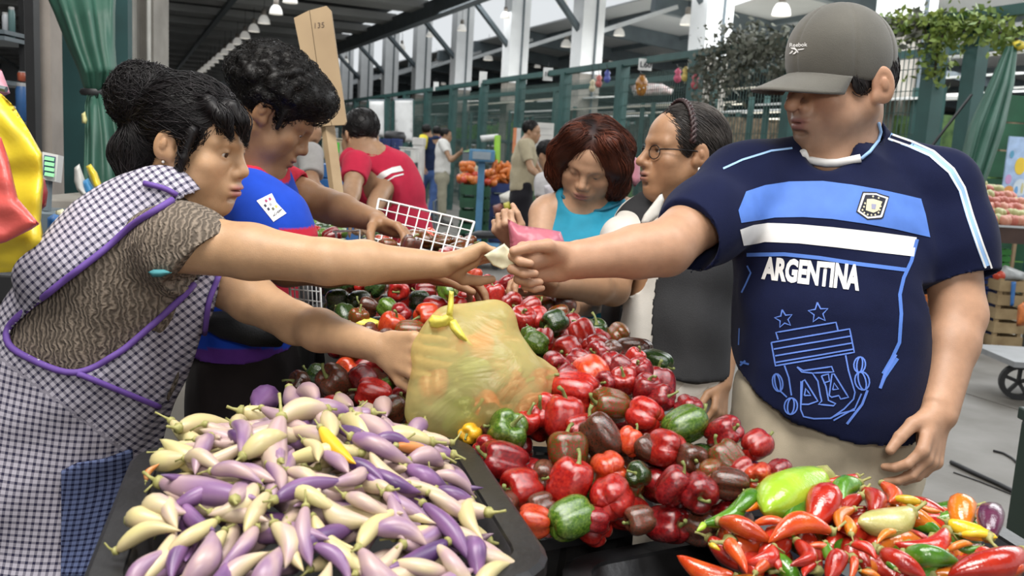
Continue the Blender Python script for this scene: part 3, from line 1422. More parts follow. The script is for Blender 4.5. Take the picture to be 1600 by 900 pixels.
def garment(name, F, parent, col, folds=(), m=None, smooth=1, colfn=None, uvfn=None, label=None):
    """field -> mesh with folds pushed along its normals"""
    V, Q = F.mesh(smooth)
    if folds:
        N = vnormals(V, Q)
        h = np.zeros(len(V))
        for (sc, amp, axis, st, seed, mask) in folds:
            q = fold(V, sc, amp, axis, st, seed=seed)
            if mask is not None:
                q = q * mask(V)
            h += q
        V = V + N * h[:, None]
    c = np.tile(np.array(col, dtype=float), (len(V), 1))
    if colfn is not None:
        c = colfn(V, c)
    o = mesh_obj(name, V, Q, m or CLOTH, parent, True, cols=np.clip(c, 0, 1), uv=uvfn(V) if uvfn else None)
    if label:
        o['label'] = label
    return o, V, Q


def near(c, r):
    c = v3(c)
    return lambda V: np.exp(-((V - c) ** 2).sum(axis=1) / (r * r))


def body_of(parts, parent, tone, H, **kw):
    V, Q = join_meshes(parts)
    return mesh_obj('body', V, Q, SKIN, parent, True, cols=skin_cols(V, tone, H, **kw))


def legs(F, hipL, hipR, footL, footR, r0=.095, r1=.075, k=.03):
    for h, f in ((hipL, footL), (hipR, footR)):
        h, f = v3(h), v3(f)
        kn = h * .5 + f * .5
        F.chain([h, kn, f], [r0, (r0 + r1) / 2, r1], k)


def shoe(parent, p, fwd, m, L=.26):
    F = Field(v3(p) - .25, v3(p) + .25, .012)
    f = unit([fwd[0], fwd[1], 0])
    p = v3(p)
    F.cone(p + [0, 0, .045], p + f * L * .6 + [0, 0, .035], .045, .04, .02)
    F.cone(p + [0, 0, .05], p + [0, 0, .09], .042, .042, .02)
    F.halfspace((0, 0, .002), (0, 0, -1))
    V, Q = F.mesh()
    return mesh_obj('shoe', V, Q, m, parent, True)


SHOE = mat('shoe_leather', (.02, .017, .015), .5)

# ================================================================== the man in the navy football shirt
TONE_M = (.45, .255, .158)
pC = P(1290, 620, 1.88)
man = thing('person', 'man in grey cap and navy football shirt reading ARGENTINA, holding out a banknote', 'person', (pC.x, pC.y, 0))
HC = Head(P(1314, 131, 1.84), (-.90, -.42, -.13), (0.02, 0, 1), 1.09, 0.02)
F = Field(v3(HC.c) - [.26, .26, .34], v3(HC.c) + [.24, .24, .24], .0028)
head_prims(F, HC, jaw=1.04, nose=1.13, cheek=1.05, chin=1.10, brow=1.25, lips=.85, lid=.42, fat=.008, nose_drop=.004, eo=.010, es=1.15)
nb = P(1308, 264, 1.88)
F.cone(HC(0, -.03, -.06), nb, .061, .072, .03)
F.cone(HC(0, .015, -.085), P(1304, 262, 1.86), .046, .056, .03)
head_part = F.mesh(1)
# right arm, reaching left with the note
shR, elR, wrR = P(1140, 300, 1.86), P(1040, 388, 1.70), P(892, 407, 1.66)
lo = np.minimum.reduce([v3(shR), v3(elR), v3(wrR), v3(P(770, 420, 1.65))]) - .1
hi = np.maximum.reduce([v3(shR), v3(elR), v3(wrR), v3(P(770, 380, 1.65))]) + .1
F = Field(lo, hi, .0028)
arm_prims(F, shR, elR, wrR, (.062, .056, .051, .048, .034))
hd = v3(P(822, 413, 1.64)) - v3(wrR)
hand_prims(F, wrR, hd, (-.05, -.90, -.42), (0, -.2, 1), 1.08,
           [(.75, 1.25, .7), (.95, 1.35, .7), (1.1, 1.3, .7), (1.2, 1.2, .7)], (-.02, 0, .03, .06),
           thumb=[(.72, .55, .30), (.95, .10, .15), (.98, -.10, .12)], wr=.034)
armR_part = F.mesh(1)
# left arm, hanging
shL, elL, wrL = P(1474, 300, 1.87), P(1498, 492, 1.83), P(1466, 646, 1.74)
lo = np.minimum.reduce([v3(shL), v3(elL), v3(wrL), v3(P(1400, 790, 1.70))]) - .1
hi = np.maximum.reduce([v3(shL), v3(elL), v3(wrL), v3(P(1480, 790, 1.70))]) + .1
F = Field(lo, hi, .0028)
arm_prims(F, shL, elL, wrL, (.062, .056, .052, .048, .036))
hd = v3(P(1448, 716, 1.70)) - v3(wrL)
hand_prims(F, wrL, hd, (-.55, .75, .0), (-1, -.4, -.1), 1.16,
           [(.55, .55, .4), (.45, .5, .4), (.5, .55, .4), (.6, .6, .4)], (-.05, -.02, .02, .06),
           thumb=[(.72, .62, .25), (.93, .30, .30), (.95, .10, .30)], wr=.036)
armL_part = F.mesh(1)
# torso core under the clothes
F = Field(v3(P(1300, 450, 1.88)) - [.4, .3, .45], v3(P(1300, 450, 1.88)) + [.4, .3, .35], .012)
sB, fB = v3((1, .05, .02)), v3((-.05, -1, 0))
tn = [(P(1313, 292, 1.90), .17, .085), (P(1305, 380, 1.89), .175, .10), (P(1296, 510, 1.89), .165, .125), (P(1292, 640, 1.90), .165, .125)]
F.loft([(c, sB * a, fB * b) for c, a, b in tn], .03)
core_part = F.mesh(1)
bodyC = body_of([head_part, armR_part, armL_part, core_part], man, TONE_M, HC, stubble=.35, lips=(.40, .17, .14), flush=.22)
eye_mesh(HC, man, (.1, 1, -.35))
brow_mesh(HC, man, mat('brow_dark', (.03, .022, .018), .8), 1.2)
# shirt
F = Field(v3(P(1300, 450, 1.85)) - [.46, .36, .46], v3(P(1300, 450, 1.85)) + [.46, .36, .40], .005)
tn = [(P(1313, 280, 1.90), .175, .085), (P(1308, 320, 1.89), .195, .115), (P(1304, 385, 1.88), .200, .135), (P(1297, 500, 1.87), .188, .160), (P(1292, 600, 1.87), .190, .168), (P(1290, 690, 1.87), .190, .165)]
F.loft([(c, sB * a, fB * b) for c, a, b in tn], .04, p=2.2)
F.cone(P(1350, 250, 1.90), P(1462, 292, 1.88), .062, .074, .04)
F.cone(P(1285, 252, 1.90), P(1160, 288, 1.87), .062, .070, .04)
F.chain([shL, P(1490, 380, 1.86), P(1503, 470, 1.84)], [.080, .083, .080], .035)
F.chain([P(1160, 292, 1.87), P(1105, 345, 1.78), P(1062, 384, 1.72)], [.084, .076, .068], .045)
F.cone(P(1328, 222, 1.91), P(1318, 268, 1.89), .078, .105, .02)
# openings
e = P(1500, 440, 1.845)
F.cutbox(e, v3(elL) - v3(shL) + [.03, 0, .05], .15)
F.cone(e, v3(e) + unit(v3(shL) - v3(elL)) * .08, .070, .060, .004, 's')
e = P(1075, 377, 1.74)
dn = unit(v3(elR) - v3(shR))
F.cutbox(e, dn + [-.12, 0, .15], .14)
F.cone(e, v3(e) - dn * .07, .062, .055, .004, 's')
F.cone(HC(0, -.03, -.06), v3(nb) + [0, 0.0, .0], .0645, .075, .004, 's')
F.cone(HC(0, .03, -.09), P(1296, 232, 1.79), .052, .048, .012, 's')
# curved hem
F.halfspace(P(1290, 684, 1.70), (-.15, .45, -1))
pit1, pit2 = P(1180, 400, 1.75), P(1440, 400, 1.75)
shirtC, SV, SQ = garment('shirt', F, man, (.006, .009, .036),
                         [(34, .0035, (0.2, 0, 1), 3, 4, None), (55, .004, (1, 0, .9), 5, 8, near(pit1, .14)), (55, .004, (-1, 0, .9), 5, 9, near(pit2, .12)),
                          (48, .005, (1, 0, -.1), 5, 11, near(P(1290, 640, 1.7), .16))])
BV = bvh_of(SV, SQ)
BLUE = mat('print_blue', (.075, .18, .56), .75, var=.08, scale=30)
WHITE = mat('print_white', (.74, .73, .72), .7, var=.05, scale=30)
LBLUE = mat('print_line_blue', (.10, .20, .62), .7, var=.05)
SKYB = mat('print_sky', (.28, .46, .74), .7, var=.05)
INK = mat('print_ink', (.008, .008, .02), .7)
GOLD = mat('print_gold', (.62, .50, .20), .6)


def c2(p):
    return [(1000 + x * .3755, 250 + y * .3755) for x, y in p]


def c3(p):
    return [(1000 + x / 2.647, 560 + y / 2.647) for x, y in p]


def c1(p):
    return [(1180 + x / 3.6, 440 + y / 3.6) for x, y in p]


pr = Print(BV)
pr.poly(c2([(440, 132), (520, 105), (620, 90), (760, 88), (880, 103), (1000, 124), (1100, 146), (1168, 162), (1188, 230), (1206, 322), (1150, 309), (1060, 288), (940, 266), (800, 246), (680, 238), (560, 240), (420, 262), (408, 210)]))
pr.build('stripe', BLUE, shirtC, 'broad mid-blue chest band')
pr = Print(BV)
pr.poly(c2([(415, 290), (470, 270), (530, 262), (660, 268), (800, 280), (1000, 302), (1150, 322), (1138, 402), (980, 384), (820, 364), (660, 347), (520, 341), (430, 356)]))
pr.build('stripe', WHITE, shirtC, 'white chest band under the blue one')
pr = Print(BV)
pr.line(c2([(445, 394), (600, 392), (750, 408), (900, 432), (1110, 458)]), 6)
pr.line(c2([(1152, 330), (1128, 420), (1096, 490), (1080, 560), (1086, 640), (1078, 760), (1045, 830), (1010, 890)]), 5.5)
pr.line(c3([(1064, 0), (1010, 78), (992, 122)]), 5)
pr.line(c2([(447, 440), (462, 470), (440, 520), (424, 552)]), 2.5)
pr.line(c2([(440, 835), (418, 855)]), 3)
pr.line(c2([(415, 700), (412, 770)]), 2)
pr.line(c3([(416, 14), (452, 24)]), 3)
pr.line(c3([(446, 80), (454, 110)]), 3)
pr.build('piping', BLUE, shirtC, 'thin bright blue piping')
tw, thh = text_width('ARGENTINA')


def MT(x, y):
    t = x / tw
    bx, by = 1000 + (512 + 393 * t) * .3755, 250 + (490 + 48 * t) * .3755
    h = (88 + 12 * t) * .3755 / .72
    return bx + y * h * .10, by - y * h * .99


pr = Print(BV, .0016)
pr.text('ARGENTINA', MT, 5, bold=.05)
pr.build('lettering', WHITE, shirtC, 'white capitals reading ARGENTINA')
# line-drawn crest
pr = Print(BV, .0014)
W = 2.3


def star(cx, cy, r, a0):
    pts = []
    for i in range(11):
        a = a0 + i * math.pi / 5
        q = r if i % 2 == 0 else r * .45
        pts.append((cx + q * math.sin(a), cy - q * math.cos(a)))
    return pts


pr.line(c1(star(162, 210, 52, -.18)), W)
pr.line(c1(star(355, 176, 58, -.10)), W)
pr.line(c1([(130, 326), (118, 286), (454, 229), (466, 278)]), W)
pr.line(c1([(92, 343), (530, 266), (556, 398), (116, 474), (92, 343)]), W)
pr.line(c1([(106, 380), (540, 306)]), W)
pr.line(c1([(114, 418), (546, 345)]), W)
pr.line(c1([(118, 455), (550, 380)]), W)
pr.line(c1([(166, 472), (190, 540), (205, 640)]), W)
pr.line(c1([(508, 414), (524, 500), (560, 622), (552, 660), (500, 715), (425, 768), (330, 770), (272, 758), (256, 720), (258, 560)]), W)
# letters A F A
pr.line(c1([(258, 690), (266, 560), (278, 552), (352, 672), (300, 690), (258, 690)]), W)
pr.line(c1([(276, 640), (284, 600), (312, 640), (276, 640)]), W)
pr.line(c1([(236, 480), (270, 500), (430, 478), (442, 508), (320, 514), (352, 560), (366, 640), (374, 672), (356, 690), (440, 698), (452, 686), (412, 668), (398, 590), (372, 530)]), W)
pr.line(c1([(236, 480), (262, 508), (320, 514)]), W)
pr.line(c1([(372, 530), (412, 520), (418, 560), (384, 570)]), W)
pr.line(c1([(416, 640), (432, 520), (444, 520), (524, 650), (480, 660), (470, 640), (430, 650), (416, 640)]), W)
pr.line(c1([(436, 608), (444, 570), (468, 604), (436, 608)]), W)


def bud(cx, cy, rx, ry, rot):
    for s in (1.0, .5):
        pts = []
        for i in range(17):
            a = i * math.pi / 8
            x, y = rx * s * math.cos(a), ry * math.sin(a)
            pts.append((cx + x * math.cos(rot) - y * math.sin(rot), cy + x * math.sin(rot) + y * math.cos(rot)))
        pr.line(c1(pts), W)


bud(586, 468, 32, 44, .1)
bud(600, 558, 40, 52, -.25)
bud(128, 568, 28, 50, -.2)
bud(202, 700, 36, 46, .1)
pr.line(c1([(140, 612), (180, 650)]), W)
pr.line(c1([(630, 610), (600, 690), (515, 800)]), 4)
pr.line(c1([(596, 630), (560, 712), (440, 780)]), W)
pr.line(c1([(560, 722), (480, 740), (420, 768)]), W)
pr.line(c1([(790, 410), (730, 510), (700, 600)]), 4.5)
pr.build('crest_print', LBLUE, shirtC, 'blue line-drawn crest with two stars and the letters AFA')
# woven badge


def cb(p):
    return [(1320 + x / 15, 290 + y / 15) for x, y in p]


pr = Print(BV, .0020)
pr.poly(cb([(405, 150), (720, 160), (830, 205), (1030, 265), (890, 760), (840, 790), (520, 808), (255, 625)]), 4)
pr.build('badge_edge', INK, shirtC)
pr = Print(BV, .0026)
pr.poly(cb([(425, 190), (720, 195), (800, 230), (1000, 295), (860, 735), (830, 755), (520, 780), (285, 610)]), 4)
pr.build('badge', WHITE, shirtC, 'small shield badge with gold wreath and two stars')
pr = Print(BV, .0031)
pr.poly(cb([(465, 228), (715, 232), (800, 270), (945, 318), (815, 700), (530, 735), (335, 595)]), 4)
pr.build('badge_field', INK, shirtC)
pr = Print(BV, .0036)
pr.poly(cb([(500, 330), (640, 325), (855, 390), (760, 600), (650, 650), (470, 590)]), 4)
for x, y in ((640, 270), (770, 305), (455, 430), (430, 510), (395, 585), (435, 650), (515, 690), (600, 700), (690, 695), (765, 645), (795, 580), (815, 500)):
    pr.poly(cb([(x - 26, y), (x, y - 28), (x + 26, y), (x, y + 28)]), 4)
pr.build('badge_wreath', mat('badge_cream', (.66, .60, .40), .6), shirtC)
pr = Print(BV, .0040)
pr.poly(cb([(600, 440), (715, 455), (690, 570), (600, 560)]), 4)
pr.build('badge_shield', mat('badge_grey', (.30, .30, .42), .6), shirtC)
# shoulder stripes
pr = Print(BV, .0014)
pr2 = Print(BV, .0012)
st = [(1394, 210), (1425, 221), (1459, 236), (1490, 263), (1507, 292), (1519, 333), (1535, 380), (1549, 418)]
pr2.line([(x - 4, y + 4) for x, y in st], 12)
pr2.build('shoulder_stripe', SKYB, shirtC)
pr.line([(x - 0, y + 1) for x, y in st], 3)
pr.line([(x - 7, y + 7) for x, y in st], 3)
pr.build('shoulder_stripe', WHITE, shirtC)
pr2 = Print(BV, .0012)
pr2.line([(1238, 232), (1205, 236), (1160, 250), (1130, 264)], 3)
pr2.build('shoulder_stripe', SKYB, shirtC)
# white undershirt and collar edge
HB = bvh_of(*join_meshes([head_part, (SV, SQ)]))


def on_body(bv, pts, off):
    out = []
    for px, py in pts:
        d = ray(px, py).normalized()
        h = bv.ray_cast(EYE, d)
        if h[0] is not None:
            nn = h[1] if h[1].dot(d) < 0 else -h[1]
            out.append(h[0] + nn * off)
    return out


g = MB()
g.tube(on_body(HB, ((1371, 192), (1374, 206), (1370, 220), (1358, 238), (1345, 249)), .003), .0035, 6)
g.build('collar', SKYB, man, True)
g = MB()
g.tube(on_body(HB, ((1253, 240), (1262, 247), (1276, 252), (1292, 255), (1308, 255), (1326, 253), (1344, 248)), .003), .0085, 8)
g.build('undershirt', WHITE, man, True)
# trousers
F = Field((pC.x - .34, pC.y - .32, 0), (pC.x + .34, pC.y + .32, 1.0), .009)
hz = P(1290, 640, 1.87)
c0 = v3((hz.x, hz.y, hz.z + .02))
F.loft([(c0, sB * .192, fB * .150), (c0 - [0, 0, .16], sB * .200, fB * .150)], .03, p=2.2)
legs(F, c0 + [.10, 0, -.16], c0 + [-.10, 0, -.16], (c0[0] + .12, c0[1] + .02, .06), (c0[0] - .12, c0[1] + .02, .06), .108, .085)
F.halfspace((0, 0, c0[2] + .04), (0, 0, 1))
garment('trousers', F, man, (.50, .43, .32), [(38, .006, (0, 0, 1), 5, 21, None), (60, .003, (0.3, 0, 1), 4, 22, None)])
shoe(man, (c0[0] + .12, c0[1], 0), (0, -1), SHOE)
shoe(man, (c0[0] - .12, c0[1], 0), (0, -1), SHOE)
# dark hair at the temples and nape
F = Field(v3(HC.c) - .16, v3(HC.c) + .16, .003)
F.ell(HC(0, -.018, .020), (.0805 * 1.1, .092 * 1.1, .080 * 1.1), HC.R, .01)
F.halfspace(HC(0, .03, .02), HC.f - HC.u * .15)
F.halfspace(HC(0, -.02, -.018), -HC.u * 1 + HC.f * .45)
for q in (-1, 1):
    F.ell(HC(q * .0745, .024, .006), (.0065, .026, .028), HC.R, .006)
hair_obj('hair', F, man, lambda p: np.tile(-HC.u * .8 - HC.f * .5, (len(p), 1)), HAIR, n=900, steps=6, step=.006, r=.001, off=.002, col=(.022, .018, .018), seed=4)
# cap
CAPC = mat('cap_cotton', (.088, .082, .068), .85, var=.14, scale=14, bump=.35, bscale=700, sheen=.2)
F = Field(v3(HC.c) - .22, v3(HC.c) + .26, .004)
tiltc = HC.u * .995 + HC.f * .06
F.ell(HC(0, .000, .041), (.0885 * 1.1, .1065 * 1.1, .102 * 1.1), HC.R, .01)
F.ell(HC(0, .022, .069), (.068 * 1.1, .072 * 1.1, .068 * 1.1), HC.R, .03)
F.halfspace(HC(0, .05, .009), -(HC.u - HC.f * .10))
V, Q = F.mesh(1)
V = V + vnormals(V, Q) * fold(V, 30, .0016, None, 3, seed=2)[:, None]
L = HC.loc(V)
# panel seams
az = np.arctan2(L[:, 0], L[:, 1])
seam = np.exp(-(np.minimum.reduce([np.abs(((az - a + math.pi) % (2 * math.pi)) - math.pi) for a in (0, 1.05, 2.1, 3.14, -2.1, -1.05)]) / .035) ** 2)
V = V - vnormals(V, Q) * (seam * .0022)[:, None]
cap = mesh_obj('cap', V, Q, CAPC, man, True)
CB = bvh_of(V, Q)
vs, fs = [], []
nA, nB = 28, 9
for b in range(nB):
    tb = b / (nB - 1)
    for a in range(nA):
        ta = -1 + 2 * a / (nA - 1)
        ph = ta * 1.08
        ext = .092 * tb * max(0, math.cos(ph * 1.38)) ** .55
        rr, ff = math.sin(ph) * (.086 + ext * .20), -.002 + math.cos(ph) * (.104 + 0) + ext
        uu = .025 - tb * .026 * math.cos(ph) - .030 * math.sin(ph) ** 2 * (.25 + .75 * tb) - .006 * abs(ta) ** 3
        vs.append(HC(rr, ff, uu))
for b in range(nB - 1):
    for a in range(nA - 1):
        i = b * nA + a
        fs.append([i, i + 1, i + nA + 1, i + nA])
vis = mesh_obj('visor', vs, fs, CAPC, cap, True)
md = vis.modifiers.new('thick', 'SOLIDIFY')
md.thickness = .004
md.offset = 0
g = MB()
g.lathe([(0, .004), (.006, .003), (.008, 0), (.006, -.003)], HC(0, .0, .143), 10)
g.build('cap_button', CAPC, cap, True)
pr = Print(CB, .0012)
rw, rh = text_width('Reebok')
pr.text('Reebok', lambda x, y: (1234 + x / rw * 27, 73.5 - y * 8.5 - x / rw * 1.0), 3, bold=.012)


def cc(p):
    return [(1180 + x / 11.25, 50 + y / 11.25) for x, y in p]


pr.poly(cc([(625, 275), (700, 272), (770, 345), (765, 375), (700, 310), (650, 300)]), 3)
pr.poly(cc([(745, 305), (870, 290), (850, 310), (770, 322)]), 3)
pr.poly(cc([(600, 388), (660, 320), (675, 345), (640, 380)]), 3)
pr.poly(cc([(662, 392), (720, 335), (740, 355), (700, 388)]), 3)
pr.build('lettering', WHITE, cap, 'small white maker lettering and mark on the cap front')

# ================================================================== the stooping vendor in the gingham apron
def poly_in(poly, x, y):
    """points inside a polygon (vectorised)"""
    inside = np.zeros(len(x), dtype=bool)
    n = len(poly)
    j = n - 1
    for i in range(n):
        xi, yi = poly[i]
        xj, yj = poly[j]
        c = ((yi > y) != (yj > y)) & (x < (xj - xi) * (y - yi) / (yj - yi + 1e-9) + xi)
        inside ^= c
        j = i
    return inside


CMI = np.array(CM.inverted())


def proj_np(V):
    q = V @ CMI[:3, :3].T + CMI[:3, 3]
    return 800 - q[:, 0] / q[:, 2] * F_PX, 450 + q[:, 1] / q[:, 2] * F_PX


def gingham(name, light, dark, pitch=.0125):
    """woven check: two dark stripe sets crossing, laid out in the cloth's own coordinates"""
    m, nt, b = _new(name)
    N, L = nt.nodes, nt.links
    at = N.new('ShaderNodeAttribute')
    at.attribute_name = 'puv'
    sp = N.new('ShaderNodeSeparateXYZ')
    L.new(at.outputs['Vector'], sp.inputs[0])
    outs = []
    for i in (0, 1):
        mu = N.new('ShaderNodeMath')
        mu.operation = 'MULTIPLY'
        mu.inputs[1].default_value = 1 / pitch
        L.new(sp.outputs[i], mu.inputs[0])
        fr = N.new('ShaderNodeMath')
        fr.operation = 'FRACT'
        L.new(mu.outputs[0], fr.inputs[0])
        gt = N.new('ShaderNodeMath')
        gt.operation = 'LESS_THAN'
        gt.inputs[1].default_value = .40
        L.new(fr.outputs[0], gt.inputs[0])
        outs.append(gt.outputs[0])
    ad = N.new('ShaderNodeMath')
    ad.operation = 'ADD'
    L.new(outs[0], ad.inputs[0])
    L.new(outs[1], ad.inputs[1])
    hf = N.new('ShaderNodeMath')
    hf.operation = 'MULTIPLY'
    hf.inputs[1].default_value = .5
    L.new(ad.outputs[0], hf.inputs[0])
    cr = N.new('ShaderNodeValToRGB')
    e = cr.color_ramp.elements
    e[0].color = (*light, 1)
    e[1].color = (*dark, 1)
    mid = cr.color_ramp.elements.new(.5)
    mid.color = (*[(a * .42 + c * .58) for a, c in zip(light, dark)], 1)
    L.new(hf.outputs[0], cr.inputs[0])
    L.new(cr.outputs[0], b.inputs['Base Color'])
    b.inputs['Roughness'].default_value = .85
    b.inputs['Specular IOR Level'].default_value = .2
    MATS[name] = m
    return m


GING = gingham('gingham', (.47, .44, .51), (.030, .028, .060))
GING2 = gingham('gingham_navy', (.12, .15, .28), (.008, .010, .035), .010)
PURPLE = mat('purple_trim', (.12, .055, .28), .7, var=.1, scale=40)
TONE_W = (.45, .27, .15)
pA = P(95, 700, 1.78)
wom = thing('person', 'woman with dark tied-up hair and purple-trimmed checked apron, stooping to reach across', 'person', (pA.x, pA.y, 0))
HA = Head(P(304, 226, 1.72), (.975, -.16, -.16), (0, 0, 1), 1.0, 0.0)
F = Field(v3(HA.c) - [.24, .22, .30], v3(HA.c) + [.22, .2, .2], .0026)
head_prims(F, HA, jaw=1.0, nose=1.0, cheek=1.12, chin=.95, brow=.9, lips=1.15, lid=.62, fat=.004)
nbA = P(258, 322, 1.74)
F.cone(HA(0, -.035, -.05), nbA, .052, .064, .03)
F.cone(HA(0, .0, -.075), P(285, 318, 1.72), .040, .050, .03)
hpA = F.mesh(1)


def arm_field(sh, el, wr, tip, rs, h=.0028, pad=.10):
    lo = np.minimum.reduce([v3(sh), v3(el), v3(wr), v3(tip)]) - pad
    hi = np.maximum.reduce([v3(sh), v3(el), v3(wr), v3(tip)]) + pad
    F = Field(lo, hi, h)
    arm_prims(F, sh, el, wr, rs)
    return F


shA, elA, wrA = P(276, 378, 1.60), P(512, 409, 1.56), P(692, 414, 1.65)
tip = P(775, 396, 1.65)
F = arm_field(shA, elA, wrA, tip, (.056, .047, .038, .037, .0235))
hand_prims(F, wrA, v3(P(756, 398, 1.69)) - v3(wrA), (.1, -.55, -.80), (0, .8, -.6), .98,
           [(.10, .25, .2), (.30, .45, .3), (.50, .5, .4), (.60, .6, .4)], (-.04, 0, .05, .10),
           thumb=[(.75, .55, .45), (.95, .15, .30), (.98, .0, .12)], wr=.024)
armA1 = F.mesh(1)
shB, elB, wrB = P(330, 432, 1.86), P(462, 505, 1.70), P(597, 545, 1.55)
tip = P(690, 560, 1.47)
F = arm_field(shB, elB, wrB, tip, (.052, .046, .038, .037, .0245))
hand_prims(F, wrB, v3(P(652, 556, 1.50)) - v3(wrB), (.55, .55, -.15), (.1, -.7, -.55), .98,
           [(.45, .45, .3), (.5, .5, .3), (.5, .5, .3), (.5, .5, .3)], None or (-.06, 0, .05, .1),
           thumb=[(.70, .65, .10), (.90, .35, .15), (.95, .15, .25)], wr=.0245)
armA2 = F.mesh(1)
latA = v3((.16, .985, 0))
spA = unit(v3(P(120, 600, 1.75)) - v3(P(255, 325, 1.73)))
frA = unit(np.cross(latA, spA))
if frA[0] < 0:
    frA = -frA
upw = v3((1, -.12, -.10))
torsoA = [(P(262, 318, 1.735), .075, .062), (P(238, 366, 1.735), .150, .112), (P(205, 430, 1.735), .165, .142), (P(150, 540, 1.75), .160, .160),
          (P(105, 630, 1.77), .165, .170), (P(75, 720, 1.80), .185, .185)]
F = Field(v3(P(160, 520, 1.74)) - [.42, .35, .45], v3(P(160, 520, 1.74)) + [.40, .35, .40], .012)
F.loft([(c, latA * a * .85, frA * b * .85) for c, a, b in torsoA], .03)
coreA = F.mesh(1)
bodyA = body_of([hpA, armA1, armA2, coreA], wom, TONE_W, HA, lips=(.42, .16, .14), flush=.12)
eye_mesh(HA, wom, (.0, 1, -.15))
brow_mesh(HA, wom, mat('brow_dark', (.03, .022, .018), .8), .8)
# knitted top
KNIT, nt, b = _new('brown_knit')
N, L = nt.nodes, nt.links
tc = N.new('ShaderNodeTexCoord')
wv = N.new('ShaderNodeTexWave')
wv.inputs['Scale'].default_value = 34
wv.inputs['Distortion'].default_value = 9
wv.inputs['Detail'].default_value = 2.5
wv.inputs['Detail Scale'].default_value = 1.4
L.new(tc.outputs['Object'], wv.inputs['Vector'])
cr = N.new('ShaderNodeValToRGB')
cr.color_ramp.elements[0].color = (.085, .066, .050, 1)
cr.color_ramp.elements[1].color = (.22, .175, .135, 1)
L.new(wv.outputs['Fac'], cr.inputs[0])
L.new(cr.outputs[0], b.inputs['Base Color'])
bp = N.new('ShaderNodeBump')
bp.inputs['Strength'].default_value = .8
bp.inputs['Distance'].default_value = .004
L.new(wv.outputs['Fac'], bp.inputs['Height'])
L.new(bp.outputs[0], b.inputs['Normal'])
b.inputs['Roughness'].default_value = .9
F = Field(v3(P(160, 500, 1.74)) - [.46, .38, .46], v3(P(160, 500, 1.74)) + [.46, .38, .46], .005)
F.loft([(c, latA * a, frA * b) for c, a, b in torsoA], .04)
F.chain([P(258, 356, 1.68), P(280, 385, 1.60), P(330, 402, 1.585)], [.050, .074, .066], .04)
F.chain([P(290, 350, 1.80), P(325, 400, 1.86)], [.06, .065], .04)
e = P(308, 388, 1.60)
F.cutbox(v3(e) + v3((.03, 0, 0)), v3((.62, -.10, -.72)), .105)
F.cone(e, v3(e) + v3((-.06, .02, .02)), .052, .048, .004, 's')
F.cone(HA(0, -.035, -.05), nbA, .060, .070, .01, 's')
topA, TV, TQ = garment('top', F, wom, (.15, .12, .09), [(40, .003, spA, 4, 31, None), (60, .0045, (1, 0, .6), 4, 32, near(P(300, 420, 1.6), .13))], m=KNIT)
TB = bvh_of(TV, TQ)
# apron over it, its armhole cut out
F = Field((v3(P(150, 560, 1.76)) - [.5, .42, .5]) * [1, 1, 0] + [0, 0, .0], v3(P(150, 500, 1.74)) + [.46, .40, .50], .0062)
ap = [(c, latA * (a + .012), frA * (b + .010)) for c, a, b in torsoA]
F.loft(ap, .04)
hip = v3(P(75, 720, 1.80))
F.loft([(hip, latA * .197, frA * .195), (hip + [.01, .0, -.25], latA * .21, v3((.21, 0, 0))), (v3((hip[0] + .02, hip[1] + .02, .35)), latA * .21, v3((.20, 0, 0)))], .04)
F.cone(P(258, 318, 1.66), P(60, 432, 1.60), .064, .042, .03)     # shoulder strap standing off the back
F.cone(HA(0, -.035, -.05), nbA, .064, .078, .01, 's')
V, Q = F.mesh(1)
N_ = vnormals(V, Q)
V = V + N_ * (fold(V, 30, .0045, spA, 4, seed=41) + fold(V, 60, .0045, (1, .2, .7), 5, seed=42) * near(P(250, 660, 1.62), .22)(V)
              + fold(V, 34, .007, (0, 0, 1), 6, seed=43) * np.clip((v3(P(100, 690, 1.7))[2] - V[:, 2]) / .1, 0, 1))[:, None]
ARMHOLE = [(318, 296), (286, 306), (262, 322), (215, 350), (150, 402), (90, 448), (40, 488), (14, 512), (11, 532), (22, 546), (62, 566), (98, 580), (122, 583), (150, 572), (192, 546), (250, 494), (300, 444), (330, 420), (420, 400), (420, 290)]
x, y = proj_np(V)
cen = V[Q].mean(axis=1)
cx, cy = proj_np(cen)
fn = np.cross(V[Q[:, 2]] - V[Q[:, 0]], V[Q[:, 3]] - V[Q[:, 1]])
facing = ((cen - np.array(EYE)) * fn).sum(axis=1) < 0
kill = poly_in(ARMHOLE, cx, cy) & facing
Q = Q[~kill]
sx, sz = V @ unit(v3(P(280, 300, 1.6)) - v3(P(20, 505, 1.6))), V @ unit(np.cross(v3((0, 1, 0)), unit(v3(P(280, 300, 1.6)) - v3(P(20, 505, 1.6)))))
zone = (y - 560) > .75 * np.maximum(x, 0)
d3 = unit(v3((1, 0, -.16)))
u3, w3 = V @ d3 + .25 * V[:, 1], V @ unit(np.cross(v3((0, 1, 0)), d3))
sxx = sx + .22 * V[:, 1]
uv = np.stack([np.where(zone, u3, sxx), np.where(zone, w3, sz)], axis=1)
apron = mesh_obj('apron', V, Q, GING, wom, True, uv=uv)
md = apron.modifiers.new('thick', 'SOLIDIFY')
md.thickness = .003
AB = bvh_of(V, Q)
both = BVHTree.FromPolygons([tuple(v) for v in np.concatenate([V, TV])], [tuple(int(i) for i in q) for q in np.concatenate([Q, TQ + len(V)])])


